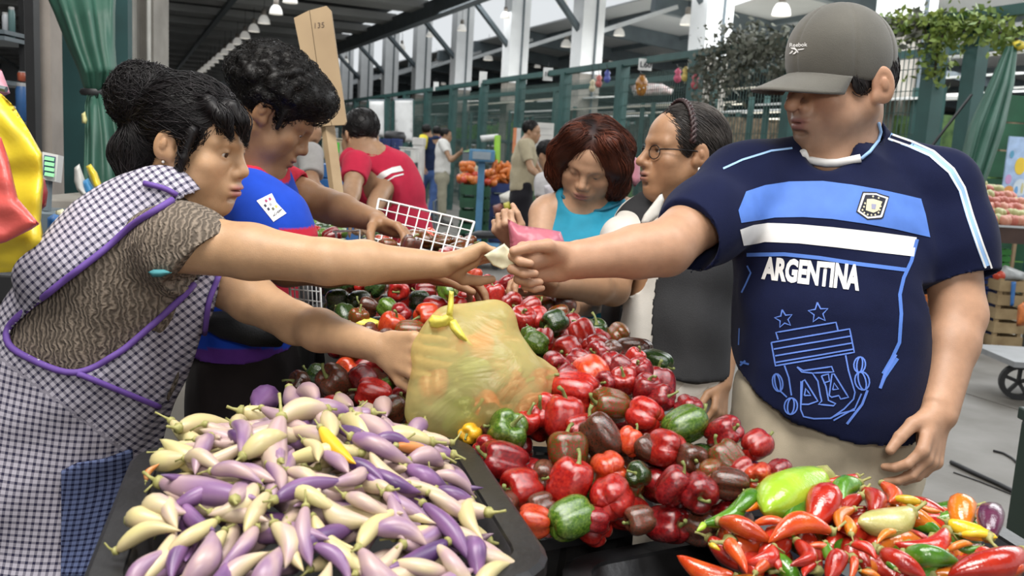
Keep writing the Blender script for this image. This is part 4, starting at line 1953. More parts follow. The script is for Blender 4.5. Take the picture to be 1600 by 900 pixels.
def trim(name, pts, r, bv, m, parent, off=.005, step=8):
    P2 = []
    for a, b in zip(pts[:-1], pts[1:]):
        n = max(1, int(math.hypot(b[0] - a[0], b[1] - a[1]) / step))
        for i in range(n):
            P2.append((a[0] + (b[0] - a[0]) * i / n, a[1] + (b[1] - a[1]) * i / n))
    P2.append(pts[-1])
    w = on_body(bv, P2, off)
    # keep to one side of any jump
    runs, cur = [], [w[0]]
    for p in w[1:]:
        if (p - cur[-1]).length > .05:
            runs.append(cur)
            cur = [p]
        else:
            cur.append(p)
    runs.append(cur)
    for q in runs:
        if len(q) > 2:
            for _ in range(3):
                q = [q[0]] + [(q[i - 1] + q[i] * 2 + q[i + 1]) / 4 for i in range(1, len(q) - 1)] + [q[-1]]
            MB().tube(q, r, 8).build(name, m, parent, True)


trim('binding', ARMHOLE[1:17], .0062, both, PURPLE, apron)
trim('binding', [(122, 583), (160, 598), (200, 614), (246, 634)], .0055, AB, PURPLE, apron)
trim('binding', [(338, 430), (322, 470), (316, 520)], .0055, AB, PURPLE, apron)
trim('binding', [(226, 288), (262, 296), (276, 306)], .005, both, PURPLE, apron)
# hair: swept back into a knot, fringe and side lock
F = Field(v3(HA.c) - [.24, .2, .2], v3(HA.c) + [.2, .2, .2], .0035)
F.ell(HA(0, -.018, .038), (.086, .104, .092), HA.R, .01)
F.ell(HA(0, .095, -.035), (.085, .082, .090), HA.R, .008, 's')
for q in (-1, 1):
    F.ell(HA(q * .079, -.004, -.012), (.03, .019, .032), HA.R, .004, 's')
F.ell(HA(0, -.085, -.035), (.066, .050, .058), HA.R, .03)
F.cone(HA(.02, -.110, -.045), HA(.03, -.095, -.070), .042, .030, .03)
F.ell(HA(.01, -.120, .062), (.052, .050, .052), HA.R, .025)
F.ell(HA(.01, -.100, .095), (.038, .045, .035), HA.R, .02)
F.chain([HA(.055, .045, .085), HA(.062, .080, .066), HA(.052, .094, .040)], [.016, .010, .003], .015)
F.chain([HA(.02, .075, .085), HA(.02, .098, .066), HA(.014, .106, .034)], [.016, .010, .003], .015)
F.chain([HA(.079, .035, .03), HA(.083, .028, -.02), HA(.078, .020, -.065), HA(.066, .022, -.092)], [.010, .007, .006, .003], .010)


def flowA(p):
    L = HA.loc(p)
    t = v3((0, -.10, .03)) - L
    t /= np.maximum(np.linalg.norm(t, axis=1), 1e-6)[:, None]
    fr = np.clip((L[:, 1] - .045) * 30, 0, 1)[:, None]
    d = t * (1 - fr) + np.array([0, .35, -.9]) * fr
    return d @ HA.R.T


hair_obj('hair', F, wom, flowA, HAIR, n=3600, steps=9, step=.009, r=.0009, off=.004, col=(.011, .009, .010), colvar=.6, seed=11, jit=.22)
F2 = Field(v3(HA(.01, -.12, .07)) - .09, v3(HA(.01, -.12, .07)) + .09, .004)
F2.ell(HA(.01, -.120, .066), (.058, .054, .060), HA.R, .02)


def flowB(p):
    L = HA.loc(p) - v3((.01, -.12, .066))
    return np.stack([-L[:, 2] * .3, L[:, 2] + .02, -L[:, 1] + .03], axis=1) @ HA.R.T


hair_obj('hair_knot', F2, wom, flowB, HAIR, n=1400, steps=9, step=.009, r=.0009, off=.006, col=(.010, .008, .009), colvar=.6, seed=12, jit=.5, curl=.5)
g = MB()
bm = bmesh.new()
bmesh.ops.create_icosphere(bm, subdivisions=1, radius=.0035)
cE = v3(HA(.080, -.012, -.036))
mesh_obj('earring', np.array([v.co[:] for v in bm.verts]) + cE, [[v.index for v in f.verts] for f in bm.faces], mat('pearl', (.8, .78, .72), .2), wom)
bm.free()
# pocket pouch on the skirt front
pr = Print(AB, .006)
pr.poly([(96, 735), (120, 722), (160, 716), (204, 700), (206, 760), (204, 900), (95, 900)], 10)
if pr.F:
    pv = np.array(pr.V)
    o = mesh_obj('pocket', pr.V, pr.F, GING2, apron, True, uv=np.stack([pv @ d3, pv @ unit(np.cross(v3((0, 1, 0)), d3))], axis=1))
    md = o.modifiers.new('thick', 'SOLIDIFY')
    md.thickness = .004
# skirt below, to the ground, and shoes
F = Field((hip[0] - .3, hip[1] - .3, 0), (hip[0] + .32, hip[1] + .32, .6), .014)
F.loft([(v3((hip[0] + .02, hip[1] + .02, .55)), latA * .19, v3((.18, 0, 0))), (v3((hip[0] + .02, hip[1] + .02, .14)), latA * .17, v3((.16, 0, 0)))], .02)
garment('skirt', F, wom, (.03, .03, .045), [(30, .008, (0, 0, 1), 5, 45, None)])
shoe(wom, (hip[0] + .02, hip[1] + .12, 0), (1, 0), SHOE)
shoe(wom, (hip[0] + .02, hip[1] - .08, 0), (1, 0), SHOE)

# ================================================================== the young man in the blue jersey
TONE_B = (.30, .160, .080)
pB = P(400, 700, 2.16)
boy = thing('person', 'curly-haired young man in a blue and red jersey, head bent over the peppers', 'person', (pB.x, pB.y, 0))
HB_ = Head(P(425, 178, 2.10), (.80, .16, -.52), (.1, 0, 1), 1.0, 0.0)
F = Field(v3(HB_.c) - [.24, .22, .32], v3(HB_.c) + [.22, .2, .2], .003)
head_prims(F, HB_, jaw=1.05, nose=1.0, cheek=1.0, chin=1.0, brow=1.1, lips=1.1, lid=.35)
nbB = P(392, 262, 2.14)
F.cone(HB_(0, -.03, -.05), nbB, .056, .066, .03)
F.cone(HB_(0, .005, -.07), P(405, 268, 2.12), .044, .052, .03)
hpB = F.mesh(1)
shB1, elB1, wrB1 = P(398, 318, 1.98), P(448, 418, 1.97), P(668, 424, 1.93)
F = arm_field(shB1, elB1, wrB1, P(745, 440, 1.92), (.056, .047, .040, .038, .026), .0035)
hand_prims(F, wrB1, v3(P(725, 440, 1.93)) - v3(wrB1), (.2, -.3, -.9), (0, -.8, .2), 1.0, [(.3, .4, .3), (.4, .5, .3), (.5, .5, .3), (.6, .6, .4)], wr=.026)
armB1 = F.mesh(1)
shB2, elB2, wrB2 = P(430, 292, 2.36), P(512, 322, 2.34), P(588, 345, 2.24)
F = arm_field(shB2, elB2, wrB2, P(650, 385, 2.18), (.054, .046, .042, .040, .027), .0032)
hand_prims(F, wrB2, v3(P(626, 362, 2.20)) - v3(wrB2), (-.25, -.35, -.9), (-.2, -.8, -.3), 1.05, [(.40, .5, .3), (.45, .5, .4), (.5, .6, .4), (.6, .6, .4)], (-.1, 0, .08, .16),
           thumb=[(.5, .75, .5), (.6, .5, .6), (.7, .2, .6)], wr=.027)
armB2 = F.mesh(1)
latB, frB = v3((.10, .99, 0)), unit((.97, -.10, -.12))
torsoB = [(P(400, 275, 2.16), .085, .075), (P(392, 315, 2.17), .185, .105), (P(382, 385, 2.17), .185, .128), (P(378, 480, 2.18), .165, .122), (P(382, 560, 2.18), .165, .125), (P(384, 600, 2.18), .165, .125)]
F = Field(v3(P(385, 430, 2.17)) - [.25, .28, .36], v3(P(385, 430, 2.17)) + [.25, .28, .32], .013)
F.loft([(c, latB * a * .85, frB * b * .85) for c, a, b in torsoB], .03)
coreB = F.mesh(1)
body_of([hpB, armB1, armB2, coreB], boy, TONE_B, HB_, lips=(.26, .09, .075), flush=.08)
eye_mesh(HB_, boy, (.0, 1, -.3))
BROW = mat('brow_dark', (.03, .022, .018), .8)
brow_mesh(HB_, boy, BROW, 1.3)
F = Field(v3(P(385, 430, 2.17)) - [.36, .34, .36], v3(P(385, 430, 2.17)) + [.36, .36, .36], .006)
F.loft([(c, latB * a, frB * b) for c, a, b in torsoB[:-1]], .04)
F.chain([shB1, P(420, 352, 1.96), P(440, 392, 1.96)], [.074, .078, .080], .04)
F.chain([P(420, 292, 2.34), P(470, 308, 2.34)], [.072, .068], .04)
F.cone(HB_(0, -.03, -.05), nbB, .066, .076, .01, 's')
F.cutbox(P(436, 376, 1.96), v3((.12, 0, -1)), .13)
F.cone(P(436, 376, 1.96), P(425, 350, 1.96), .062, .055, .004, 's')
eB = P(466, 306, 2.34)
F.cutbox(eB, unit(v3(elB2) - v3(shB2)), .12)
F.cone(eB, v3(eB) - unit(v3(elB2) - v3(shB2)) * .06, .056, .05, .004, 's')
F.halfspace(P(384, 566, 2.05), (0, 0.1, -1))
BLUEJ = np.array((.012, .055, .42))
REDJ = np.array((.50, .020, .045))


def col_jersey(V, c):
    x, y = proj_np(V)
    d1 = np.abs((V - v3(P(436, 376, 1.96))) @ unit(v3((.12, 0, -1))))
    n1 = np.linalg.norm(V - v3(P(436, 376, 1.96)), axis=1) < .11
    u2 = unit(v3(elB2) - v3(shB2))
    d2 = np.abs((V - v3(eB)) @ u2)
    n2 = np.linalg.norm(V - v3(eB), axis=1) < .10
    red = ((d1 < .028) & n1) | ((d2 < .034) & n2)
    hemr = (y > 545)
    stripe = (x > 425) & (y > 395) & (y < 500)
    neck = np.linalg.norm(np.cross(V - v3(nbB), unit(v3(HB_(0, -.03, -.05)) - v3(nbB))), axis=1) < .092
    red = red | stripe | (neck & (V[:, 2] > nbB.z - .06))
    c[:] = BLUEJ
    c[red] = REDJ
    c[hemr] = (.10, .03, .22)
    return c


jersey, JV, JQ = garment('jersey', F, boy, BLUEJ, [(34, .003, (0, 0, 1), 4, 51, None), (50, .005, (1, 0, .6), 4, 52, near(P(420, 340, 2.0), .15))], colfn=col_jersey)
JB = bvh_of(JV, JQ)


def cp(p):
    return [(390 + x / 15, 290 + y / 15) for x, y in p]


pr = Print(JB, .0015)
pr.poly(cp([(165, 362), (515, 190), (590, 330), (620, 400), (860, 655), (560, 855)]), 4)
pr.build('sleeve_patch', WHITE, jersey, 'white rectangular sleeve patch with a ring of coloured dots and letters')
for colr, pts in (((.30, .03, .12), [(388, 370), (475, 330)]), ((.02, .02, .05), [(370, 480), (445, 560)]), ((.45, .40, .10), [(620, 500)]), ((.10, .10, .05), [(550, 555)]), ((.3, .3, .32), [(490, 450)])):
    pr = Print(JB, .0022)
    for x, y in pts:
        pr.poly(cp([(x - 38, y - 10), (x, y - 42), (x + 38, y + 8), (x, y + 42)]), 3)
    pr.build('patch_dot', mat('patch_%d' % int(colr[0] * 100 + colr[1] * 7), colr, .7), jersey)
tw2, _ = text_width('LFP')
pr = Print(JB, .0022)
pr.text('LFP', lambda x, y: (390 + (545 + x / tw2 * 165 + y * 60) / 15, 290 + (735 - x / tw2 * 95 - 0 - y * 130 + 0) / 15), 2, bold=.02)
pr.build('lettering', INK, jersey)
pr = Print(JB, .002)
pr.poly([(382, 494), (392, 494), (392, 506), (383, 506)], 3)
pr.line([(396, 497), (410, 501)], 3)
pr.line([(396, 503), (408, 507)], 2)
pr.build('badge', WHITE, jersey)
# curly hair
F = Field(v3(HB_.c) - .2, v3(HB_.c) + .22, .0035)
F.ell(HB_(0, -.022, .052), (.098, .112, .092), HB_.R, .01)
F.ell(HB_(0, .055, .085), (.080, .060, .050), HB_.R, .03)
F.ell(HB_(0, .110, -.035), (.095, .080, .078), HB_.R, .01, 's')
F.halfspace(HB_(0, -.03, -.045), -HB_.u * 1 + HB_.f * .55)
for q in (-1, 1):
    F.ell(HB_(q * .085, -.004, -.018), (.035, .026, .036), HB_.R, .004, 's')
    F.cone(HB_(q * .078, .026, .02), HB_(q * .075, .032, -.018), .010, .005, .006)
rs = np.random.RandomState(5)
for i in range(420):
    d = unit(rs.normal(size=3))
    if d[2] < -.35 or (d[1] > .55 and d[2] < .35) or (abs(d[0]) > .5 and d[1] > .1 and d[2] < .0):
        continue
    p = HB_(d[0] * .096, -.022 + d[1] * .112, .052 + d[2] * .092)
    F.ell(p, [.013, .013, .011], None, .006)
hair_obj('hair', F, boy, lambda p: np.random.RandomState(8).normal(size=(len(p), 3)), HAIR, n=2600, steps=12, step=.0045, r=.0008, off=.005, col=(.008, .0065, .006), colvar=.6, seed=21, jit=.4, curl=1.6,
         sel=lambda V: HB_.loc(V)[:, 2] > -.02)
# belt bag, trousers, shoes
F = Field((pB.x - .3, pB.y - .3, 0), (pB.x + .3, pB.y + .3, 1.1), .012)
c0 = v3(P(384, 572, 2.18))
F.loft([(c0, latB * .165, frB * .125), (c0 - [0, 0, .17], latB * .175, frB * .13)], .03)
legs(F, c0 + [0, .09, -.16], c0 + [0, -.09, -.16], (c0[0], c0[1] + .11, .06), (c0[0], c0[1] - .11, .06), .10, .075)
garment('trousers', F, boy, (.017, .013, .013), [(34, .006, (0, 0, 1), 5, 61, None)])
g = MB()
M1 = P(330, 505, 2.04)
g.tube([P(318, 500, 2.0), P(350, 507, 1.99), P(400, 517, 1.985), P(440, 528, 2.02)], [.018, .032, .036, .022], 10)
g.build('belt_bag', mat('black_nylon', (.008, .008, .009), .6, bump=.3, bscale=300), boy, True)
shoe(boy, (c0[0], c0[1] + .11, 0), (1, 0), SHOE)
shoe(boy, (c0[0], c0[1] - .11, 0), (1, 0), SHOE)

# ================================================================== the woman in turquoise, looking down
TONE_E = (.47, .28, .175)
pE = P(915, 560, 2.860)
tur = thing('person', 'auburn-haired woman in a turquoise top looking down into a pink bag', 'person', (pE.x, pE.y, 0))
HE = Head(P(924, 251, 2.760), (-.25, -.80, -.50), (.0, 0, 1), 1.02, .20)
F = Field(v3(P(900, 400, 2.760)) - [.36, .42, .26], v3(P(900, 330, 2.760)) + [.36, .36, .36], .0038)
head_prims(F, HE, jaw=1.0, nose=1.0, cheek=1.1, chin=1.0, brow=.9, lips=1.0, lid=.12, fat=.006)
nbE = P(918, 325, 2.840)
F.cone(HE(0, -.035, -.05), nbE, .052, .066, .03)
sE = v3((1, .06, .0))
fE = v3((-.06, -1, 0))
torsoE = [(P(916, 345, 2.860), .150, .085), (P(914, 400, 2.850), .165, .125), (P(914, 480, 2.850), .160, .130), (P(914, 560, 2.860), .17, .135)]
F.loft([(c, sE * a, fE * b) for c, a, b in torsoE[:2]], .05)
F.cone(P(900, 318, 2.840), P(856, 330, 2.840), .045, .052, .04)
F.cone(P(935, 318, 2.840), P(978, 335, 2.840), .045, .052, .04)
sh1, el1, wr1 = P(850, 338, 2.820), P(838, 432, 2.700), P(806, 382, 2.450)
arm_prims(F, sh1, el1, wr1, (.048, .042, .038, .036, .026))
hand_prims(F, wr1, v3(P(793, 362, 2.415)) - v3(wr1), (.35, .93, .1), (1, -.3, .1), .95, [(1.0, 1.3, .9)] * 4, (0, 0, .02, .04),
           thumb=[(.8, .45, .35), (.85, -.05, .5), (.6, -.3, .7)], wr=.027)
sh2, el2, wr2 = P(980, 342, 2.840), P(934, 470, 2.740), P(876, 484, 2.270)
arm_prims(F, sh2, el2, wr2, (.048, .042, .038, .036, .025))
hand_prims(F, wr2, v3(P(846, 480, 2.150)) - v3(wr2), (.2, -.3, -.9), (0, .8, .1), .95, [(.4, .5, .3)] * 4, wr=.025)
hpE = F.mesh(1)
body_of([hpE], tur, TONE_E, HE, lips=(.36, .15, .13), flush=.15)
eye_mesh(HE, tur, (0, 1, -.8))
brow_mesh(HE, tur, BROW, .8)
F = Field(v3(P(914, 440, 2.850)) - [.3, .26, .42], v3(P(914, 440, 2.850)) + [.3, .26, .30], .006)
F.loft([(c, sE * (a + .006), fE * (b + .010)) for c, a, b in torsoE], .05)
F.cone(P(885, 306, 2.800), P(905, 345, 2.800), .03, .05, .03)
F.cone(P(960, 316, 2.800), P(940, 350, 2.800), .03, .05, .03)
F.cone(HE(0, -.02, -.05), P(914, 300, 2.770), .064, .068, .02, 's')
F.cone(P(916, 284, 2.720), P(914, 294, 2.760), .058, .058, .02, 's')
F.ell(P(836, 322, 2.840), (.050, .12, .062), None, .01, 's')
F.ell(P(996, 332, 2.840), (.048, .12, .066), None, .01, 's')
gath = lambda V: np.clip(1 - np.abs(V[:, 2] - P(914, 350, 2.700).z) / .16, 0, 1)
TURQ = mat('turquoise_cotton', (.010, .235, .36), .8, var=.12, scale=18, bump=.2, bscale=600)
topE, EV, EQ = garment('top', F, tur, (0, .2, .3), [(70, .005, (0, 0, 1), 9, 71, gath), (30, .004, (0, 0, 1), 4, 72, None)], m=TURQ)
EB = bvh_of(EV, EQ)
DTURQ = mat('turquoise_piping', (.006, .12, .19), .7)
trim('piping', [(878, 306), (884, 318), (896, 327), (914, 333), (934, 332), (955, 326), (970, 316)], .005, EB, DTURQ, topE)
# auburn bob with a centre parting
F = Field(v3(HE.c) - [.2, .2, .22], v3(HE.c) + [.2, .2, .2], .0036)
F.ell(HE(0, -.018, .040), (.092, .106, .092), HE.R, .01)
for q in (-1, 1):
    F.chain([HE(q * .055, .045, .100), HE(q * .086, .038, .030), HE(q * .090, .020, -.050), HE(q * .078, .018, -.105)], [.034, .036, .036, .020], .03)
    F.chain([HE(q * .06, -.06, .02), HE(q * .075, -.05, -.09)], [.06, .034], .03)
F.chain([HE(0, -.08, .02), HE(0, -.075, -.10)], [.06, .04], .03)
F.ell(HE(0, .105, -.045), (.060, .075, .100), HE.R, .012, 's')
F.ell(HE(0, .03, -.10), (.055, .06, .06), HE.R, .012, 's')
F.cone(HE(0, .09, .118), HE(0, -.06, .142), .006, .006, .01, 's')


def flowE(p):
    L = HE.loc(p)
    d = np.stack([np.sign(L[:, 0]) * np.clip((L[:, 2] + .01) * 8, -.15, .9), np.where(L[:, 1] > .03, .1, -.3), -np.ones(len(L)) * .9], axis=1)
    return d @ HE.R.T


def aub(V, c):
    n = fold(V, 55, 1.0, HE.u, 6, seed=3)
    return np.clip(c * (1 + .45 * n)[:, None], .004, .4)


hair_obj('hair', F, tur, flowE, HAIR, n=3000, steps=10, step=.010, r=.0010, off=.004, col=(.075, .020, .010), colvar=.55, seed=31, jit=.18, colfn=aub, sel=lambda V: HE.loc(V)[:, 1] < .075)
F = Field((pE.x - .3, pE.y - .3, 0), (pE.x + .3, pE.y + .3, 1.05), .015)
c0 = v3(P(914, 560, 2.860))
F.loft([(c0, sE * .16, fE * .12), (c0 - [0, 0, .15], sE * .17, fE * .125)], .03)
legs(F, c0 + [.09, 0, -.14], c0 + [-.09, 0, -.14], (c0[0] + .1, c0[1], .06), (c0[0] - .1, c0[1], .06), .095, .07)
garment('trousers', F, tur, (.03, .03, .045), ())
shoe(tur, (c0[0] + .1, c0[1], 0), (0, -1), SHOE)
shoe(tur, (c0[0] - .1, c0[1], 0), (0, -1), SHOE)

# ================================================================== the grey-haired woman in white shirt and black vest
TONE_D = (.36, .195, .105)
pD = P(1045, 600, 2.44)
old = thing('person', 'grey-haired woman in glasses, white shirt and black vest, looking aside', 'person', (pD.x, pD.y, 0))
HD = Head(P(1066, 238, 2.42), (-.955, -.26, .02), (0, 0, 1), 1.06, 0.0)
F = Field(v3(HD.c) - [.2, .2, .30], v3(HD.c) + [.22, .2, .2], .003)
head_prims(F, HD, jaw=1.04, nose=1.06, cheek=1.12, chin=1.05, brow=1.0, lips=1.0, lid=.55, nose_drop=.002)
nbD = P(1072, 318, 2.47)
F.cone(HD(0, -.03, -.05), nbD, .050, .064, .03)
F.cone(HD(0, .0, -.075), P(1050, 318, 2.44), .038, .045, .03)
hpD = F.mesh(1)
sh1, el1, wr1 = P(992, 352, 2.54), P(958, 452, 2.36), P(858, 446, 2.10)
F = arm_field(sh1, el1, wr1, P(800, 425, 2.0), (.048, .044, .042, .040, .027), .0036)
hand_prims(F, wr1, v3(P(822, 432, 2.03)) - v3(wr1), (.3, -.3, -.9), (0, .8, .2), .95, [(.5, .6, .4)] * 4, wr=.026)
a1 = F.mesh(1)
sh2, el2, wr2 = P(1142, 352, 2.42), P(1140, 480, 2.44), P(1128, 600, 2.36)
F = arm_field(sh2, el2, wr2, P(1120, 660, 2.32), (.048, .044, .040, .038, .026), .0038)
hand_prims(F, wr2, v3(P(1122, 640, 2.33)) - v3(wr2), (-.6, .6, 0), (-1, -.4, 0), .95, [(.5, .5, .3)] * 4, wr=.026)
a2 = F.mesh(1)
fD = unit((-.62, -.78, 0))
sD = unit((.78, -.62, 0))
torsoD = [(P(1070, 318, 2.50), .075, .075), (P(1062, 352, 2.49), .175, .10), (P(1050, 420, 2.48), .178, .125), (P(1042, 500, 2.47), .168, .125), (P(1040, 590, 2.47), .180, .140)]
F = Field(v3(P(1050, 450, 2.48)) - [.27, .27, .34], v3(P(1050, 450, 2.48)) + [.27, .27, .30], .013)
F.loft([(c, sD * a * .85, fD * b * .85) for c, a, b in torsoD], .03)
cD = F.mesh(1)
body_of([hpD, a1, a2, cD], old, TONE_D, HD, lips=(.30, .13, .10), flush=.12)
eye_mesh(HD, old, (-.1, 1, .1))
brow_mesh(HD, old, BROW, .7)
SHIRTW = mat('white_cotton', (.62, .59, .54), .8, var=.06, scale=20, bump=.2, bscale=600)
F = Field(v3(P(1050, 450, 2.48)) - [.36, .34, .36], v3(P(1050, 450, 2.48)) + [.36, .34, .34], .006)
F.loft([(c, sD * a, fD * b) for c, a, b in torsoD], .04)
F.chain([P(1120, 335, 2.44), P(1140, 370, 2.42), P(1140, 450, 2.43)], [.070, .074, .062], .03)
F.chain([P(1000, 345, 2.55), P(978, 380, 2.48), P(960, 430, 2.40)], [.066, .068, .062], .03)
F.cutbox(P(1139, 450, 2.43), v3((.05, 0, -1)), .10)
F.cutbox(P(966, 415, 2.42), unit(v3(el1) - v3(sh1)), .09)
F.cone(HD(0, -.03, -.05), nbD, .062, .074, .01, 's')
F.cone(P(1042, 310, 2.38), P(1030, 345, 2.36), .034, .014, .01, 's')
shirtD, DV, DQ = garment('shirt', F, old, (.6, .6, .6), [(40, .003, (0, 0, 1), 4, 81, None), (60, .003, (.3, 0, 1), 4, 82, None)], m=SHIRTW)
F = Field(v3(P(1050, 450, 2.48)) - [.34, .34, .36], v3(P(1050, 450, 2.48)) + [.34, .34, .34], .006)
F.loft([(c, sD * (a + .010), fD * (b + .012)) for c, a, b in torsoD], .04)
F.cone(P(1085, 318, 2.46), P(1128, 342, 2.42), .050, .050, .03)
F.cone(P(1040, 325, 2.51), P(1002, 346, 2.53), .052, .054, .03)
F.cone(HD(0, -.03, -.05), nbD, .070, .090, .01, 's')
F.halfspace(P(1040, 588, 2.34), (0, .15, -1))
V, Q = F.mesh(1)
V = V + vnormals(V, Q) * fold(V, 36, .004, (0, 0, 1), 3, seed=85)[:, None]
cen = V[Q].mean(axis=1)
cx, cy = proj_np(cen)
kill = poly_in([(1030, 300), (1100, 300), (1072, 345), (1034, 400), (1020, 470), (1016, 620), (966, 620), (966, 520), (974, 440), (1002, 362)], cx, cy) & (((cen - v3(P(1040, 450, 2.48))) @ fD) > 0)
Q = Q[~kill]
vest = mesh_obj('vest', V, Q, mat('vest_black', (.014, .014, .016), .7, var=.25, scale=12, bump=.3, bscale=500), old, True)
md = vest.modifiers.new('thick', 'SOLIDIFY')
md.thickness = .006


def puff(name, poly, d, thick, m, parent=None, step=9, folds=(), back=.25, dfn=None, smooth=True, rim=None):
    """soft closed shape from an outline given in the frame, laid out at a real distance d and swollen to a real thickness"""
    V2, Fc = sub_poly(poly, step)
    A = np.array(V2)
    pl = np.array(poly, dtype=float)
    dm = np.full(len(A), 1e9)
    for i in range(len(pl)):
        a, b = pl[i], pl[(i + 1) % len(pl)]
        ab = b - a
        t = np.clip(((A - a) @ ab) / max(ab @ ab, 1e-9), 0, 1)
        dm = np.minimum(dm, np.linalg.norm(A - a - t[:, None] * ab, axis=1))
    R = rim if rim else max(dm.max(), 1e-6)
    t = np.sqrt(np.clip(1 - (1 - np.clip(dm / R, 0, 1)) ** 2, 0, 1))
    on = dm < 1e-3 * max(1, R)
    n = len(A)
    dd = np.full(n, d) if dfn is None else np.array([dfn(x, y) for x, y in A])
    front = np.array([EYE + ray(x, y) * (q - thick * tt) for (x, y), q, tt in zip(A, dd, t)])
    backv = np.array([EYE + ray(x, y) * (q + thick * back * tt + .002) for (x, y), q, tt in zip(A, dd, t)])
    mid = np.array([EYE + ray(x, y) * q for (x, y), q in zip(A, dd)])
    for (sc, amp, axis, st, seed) in folds:
        h = fold(mid, sc, amp, axis, st, seed=seed) * np.minimum(t * 3, 1)
        vw = mid - np.array(EYE)
        vw /= np.linalg.norm(vw, axis=1)[:, None]
        front = front - vw * h[:, None]
        backv = backv - vw * h[:, None]
    idx = np.arange(n)
    bi = idx + n
    bi[on] = idx[on]
    VV = np.concatenate([front, backv])
    FF = [list(f) for f in Fc]
    # orientation: make front faces point at the eye
    f0 = Fc[len(Fc) // 2]
    a, b, c = (front[i] for i in f0[:3])
    if np.dot(np.cross(b - a, c - a), a - np.array(EYE)) > 0:
        FF = [f[::-1] for f in FF]
    FB = [[int(bi[i]) for i in f[::-1]] for f in FF]
    return mesh_obj(name, VV, FF + FB, m, parent, smooth)


puff('lining', [(231, 425), (240, 421), (256, 421), (269, 426), (252, 433), (238, 433)], 1.52, .012, mat('teal_cotton', (.045, .20, .22), .8), wom, 4)
puff('collar', [(1000, 350), (1006, 336), (1034, 300), (1038, 312), (1030, 338), (1012, 352)], 2.345, .008, SHIRTW, shirtD, 5)
puff('collar', [(1040, 340), (1062, 330), (1096, 292), (1090, 318), (1058, 350)], 2.37, .008, SHIRTW, shirtD, 5)
F = Field((pD.x - .32, pD.y - .32, 0), (pD.x + .32, pD.y + .32, 1.05), .014)
c0 = v3(P(1045, 585, 2.47))
F.loft([(c0, sD * .178, fD * .138), (c0 - [0, 0, .17], sD * .19, fD * .145)], .03)
legs(F, c0 + sD * .09 - [0, 0, .16], c0 - sD * .09 - [0, 0, .16], c0 * [1, 1, 0] + sD * .1 + [0, 0, .06], c0 * [1, 1, 0] - sD * .1 + [0, 0, .06], .10, .075)
garment('trousers', F, old, (.50, .46, .40), [(34, .004, (0, 0, 1), 4, 88, None)])
shoe(old, c0 * [1, 1, 0] + sD * .1, fD[:2], SHOE)
shoe(old, c0 * [1, 1, 0] - sD * .1, fD[:2], SHOE)
# grey hair drawn back, hairband, low ponytail
F = Field(v3(HD.c) - .22, v3(HD.c) + .22, .0034)
F.ell(HD(0, -.020, .035), (.083 * 1.06, .104 * 1.06, .092 * 1.06), HD.R, .01)
F.ell(HD(0, .108, -.028), (.086, .066, .088), HD.R, .008, 's')
F.ell(HD(0, .060, -.060), (.11, .060, .060), HD.R, .01, 's')
for q in (-1, 1):
    F.ell(HD(q * .085, -.006, -.012), (.035, .020, .034), HD.R, .004, 's')
F.chain([HD(0, -.095, -.02), HD(0, -.118, -.06), HD(0, -.120, -.10)], [.04, .028, .012], .02)


def flowD(p):
    L = HD.loc(p)
    t = v3((0, -.125, -.05)) - L
    t /= np.maximum(np.linalg.norm(t, axis=1), 1e-6)[:, None]
    return t @ HD.R.T


def greyc(V, c):
    L = HD.loc(V)
    n = fold(V, 60, 1.0, HD.f, 6, seed=6)
    w = np.clip((L[:, 2] - .0) * 9 + .35 * n - .2, 0, 1)[:, None] * np.clip(.3 - L[:, 1] * 6, 0, 1)[:, None]
    return np.clip(c * (1 - w) + np.array([.16, .14, .125]) * w, 0, 1)


hair_obj('hair', F, old, flowD, HAIR, n=2600, steps=9, step=.010, r=.0009, off=.002, col=(.030, .025, .023), colvar=.5, seed=41, jit=.08, colfn=greyc)
BAND = mat('braided_band', (.03, .012, .012), .5, var=.3, scale=120)
for q in (0, 1):
    pts = []
    for i in range(49):
        a = math.radians(-8 + i * (196 / 48))
        rr = 1 + .018 * math.cos(i * 1.5 + q * math.pi)
        pts.append(HD(math.cos(a) * .0905 * rr, .018 + .006 * math.sin(i * 1.5 + q * math.pi), .035 + math.sin(a) * .094 * rr))
    MB().tube(pts, .005, 6).build('hairband', BAND, old, True)
MB().lathe([(.022, -.008), (.028, 0), (.022, .008)], HD(0, -.128, -.048), 10).build('hair_tie', mat('yellow_tie', (.55, .42, .08), .6), old, True)
# glasses
g = MB()
for q in (-1, 1):
    pts = [HD(q * .033 + .022 * math.cos(a), .098 - abs(q * .033 + .022 * math.cos(a)) * .22, -.006 + .017 * math.sin(a)) for a in np.linspace(0, 2 * math.pi, 17)]
    g.tube(pts, .0014, 5, False)
    g.tube([HD(q * .055, .087, .002), HD(q * .076, .06, .004), HD(q * .082, .0, .004), HD(q * .080, -.02, -.01)], .0018, 5)
g.tube([HD(-.011, .097, -.002), HD(.011, .097, -.002)], .0014, 5)
g.build('glasses', mat('glasses_frame', (.02, .018, .02), .3, metal=.6), old, True)
MB().lathe([(0, -.014), (.005, -.010), (.005, -.003), (.002, 0), (.003, .012), (0, .014)], HD(-.084, -.010, -.048), 8).build('earring', mat('pearl', (.8, .78, .72), .2), old, True)

# ================================================================== the stall: table, crates, produce
BLK = mat('crate_plastic', (.011, .011, .012), .42, var=.3, scale=20, bump=.15, bscale=90)
WOOD = mat('rough_wood', (.22, .15, .085), .8, scale=4, col2=(.34, .24, .14), bump=.3, bscale=40)


def depth_pep(py):
    xs = (395, 430, 480, 560, 650, 750, 830, 900)
    ds = (2.55, 2.28, 1.93, 1.65, 1.48, 1.33, 1.24, 1.15)
    return float(np.interp(py, xs, ds))


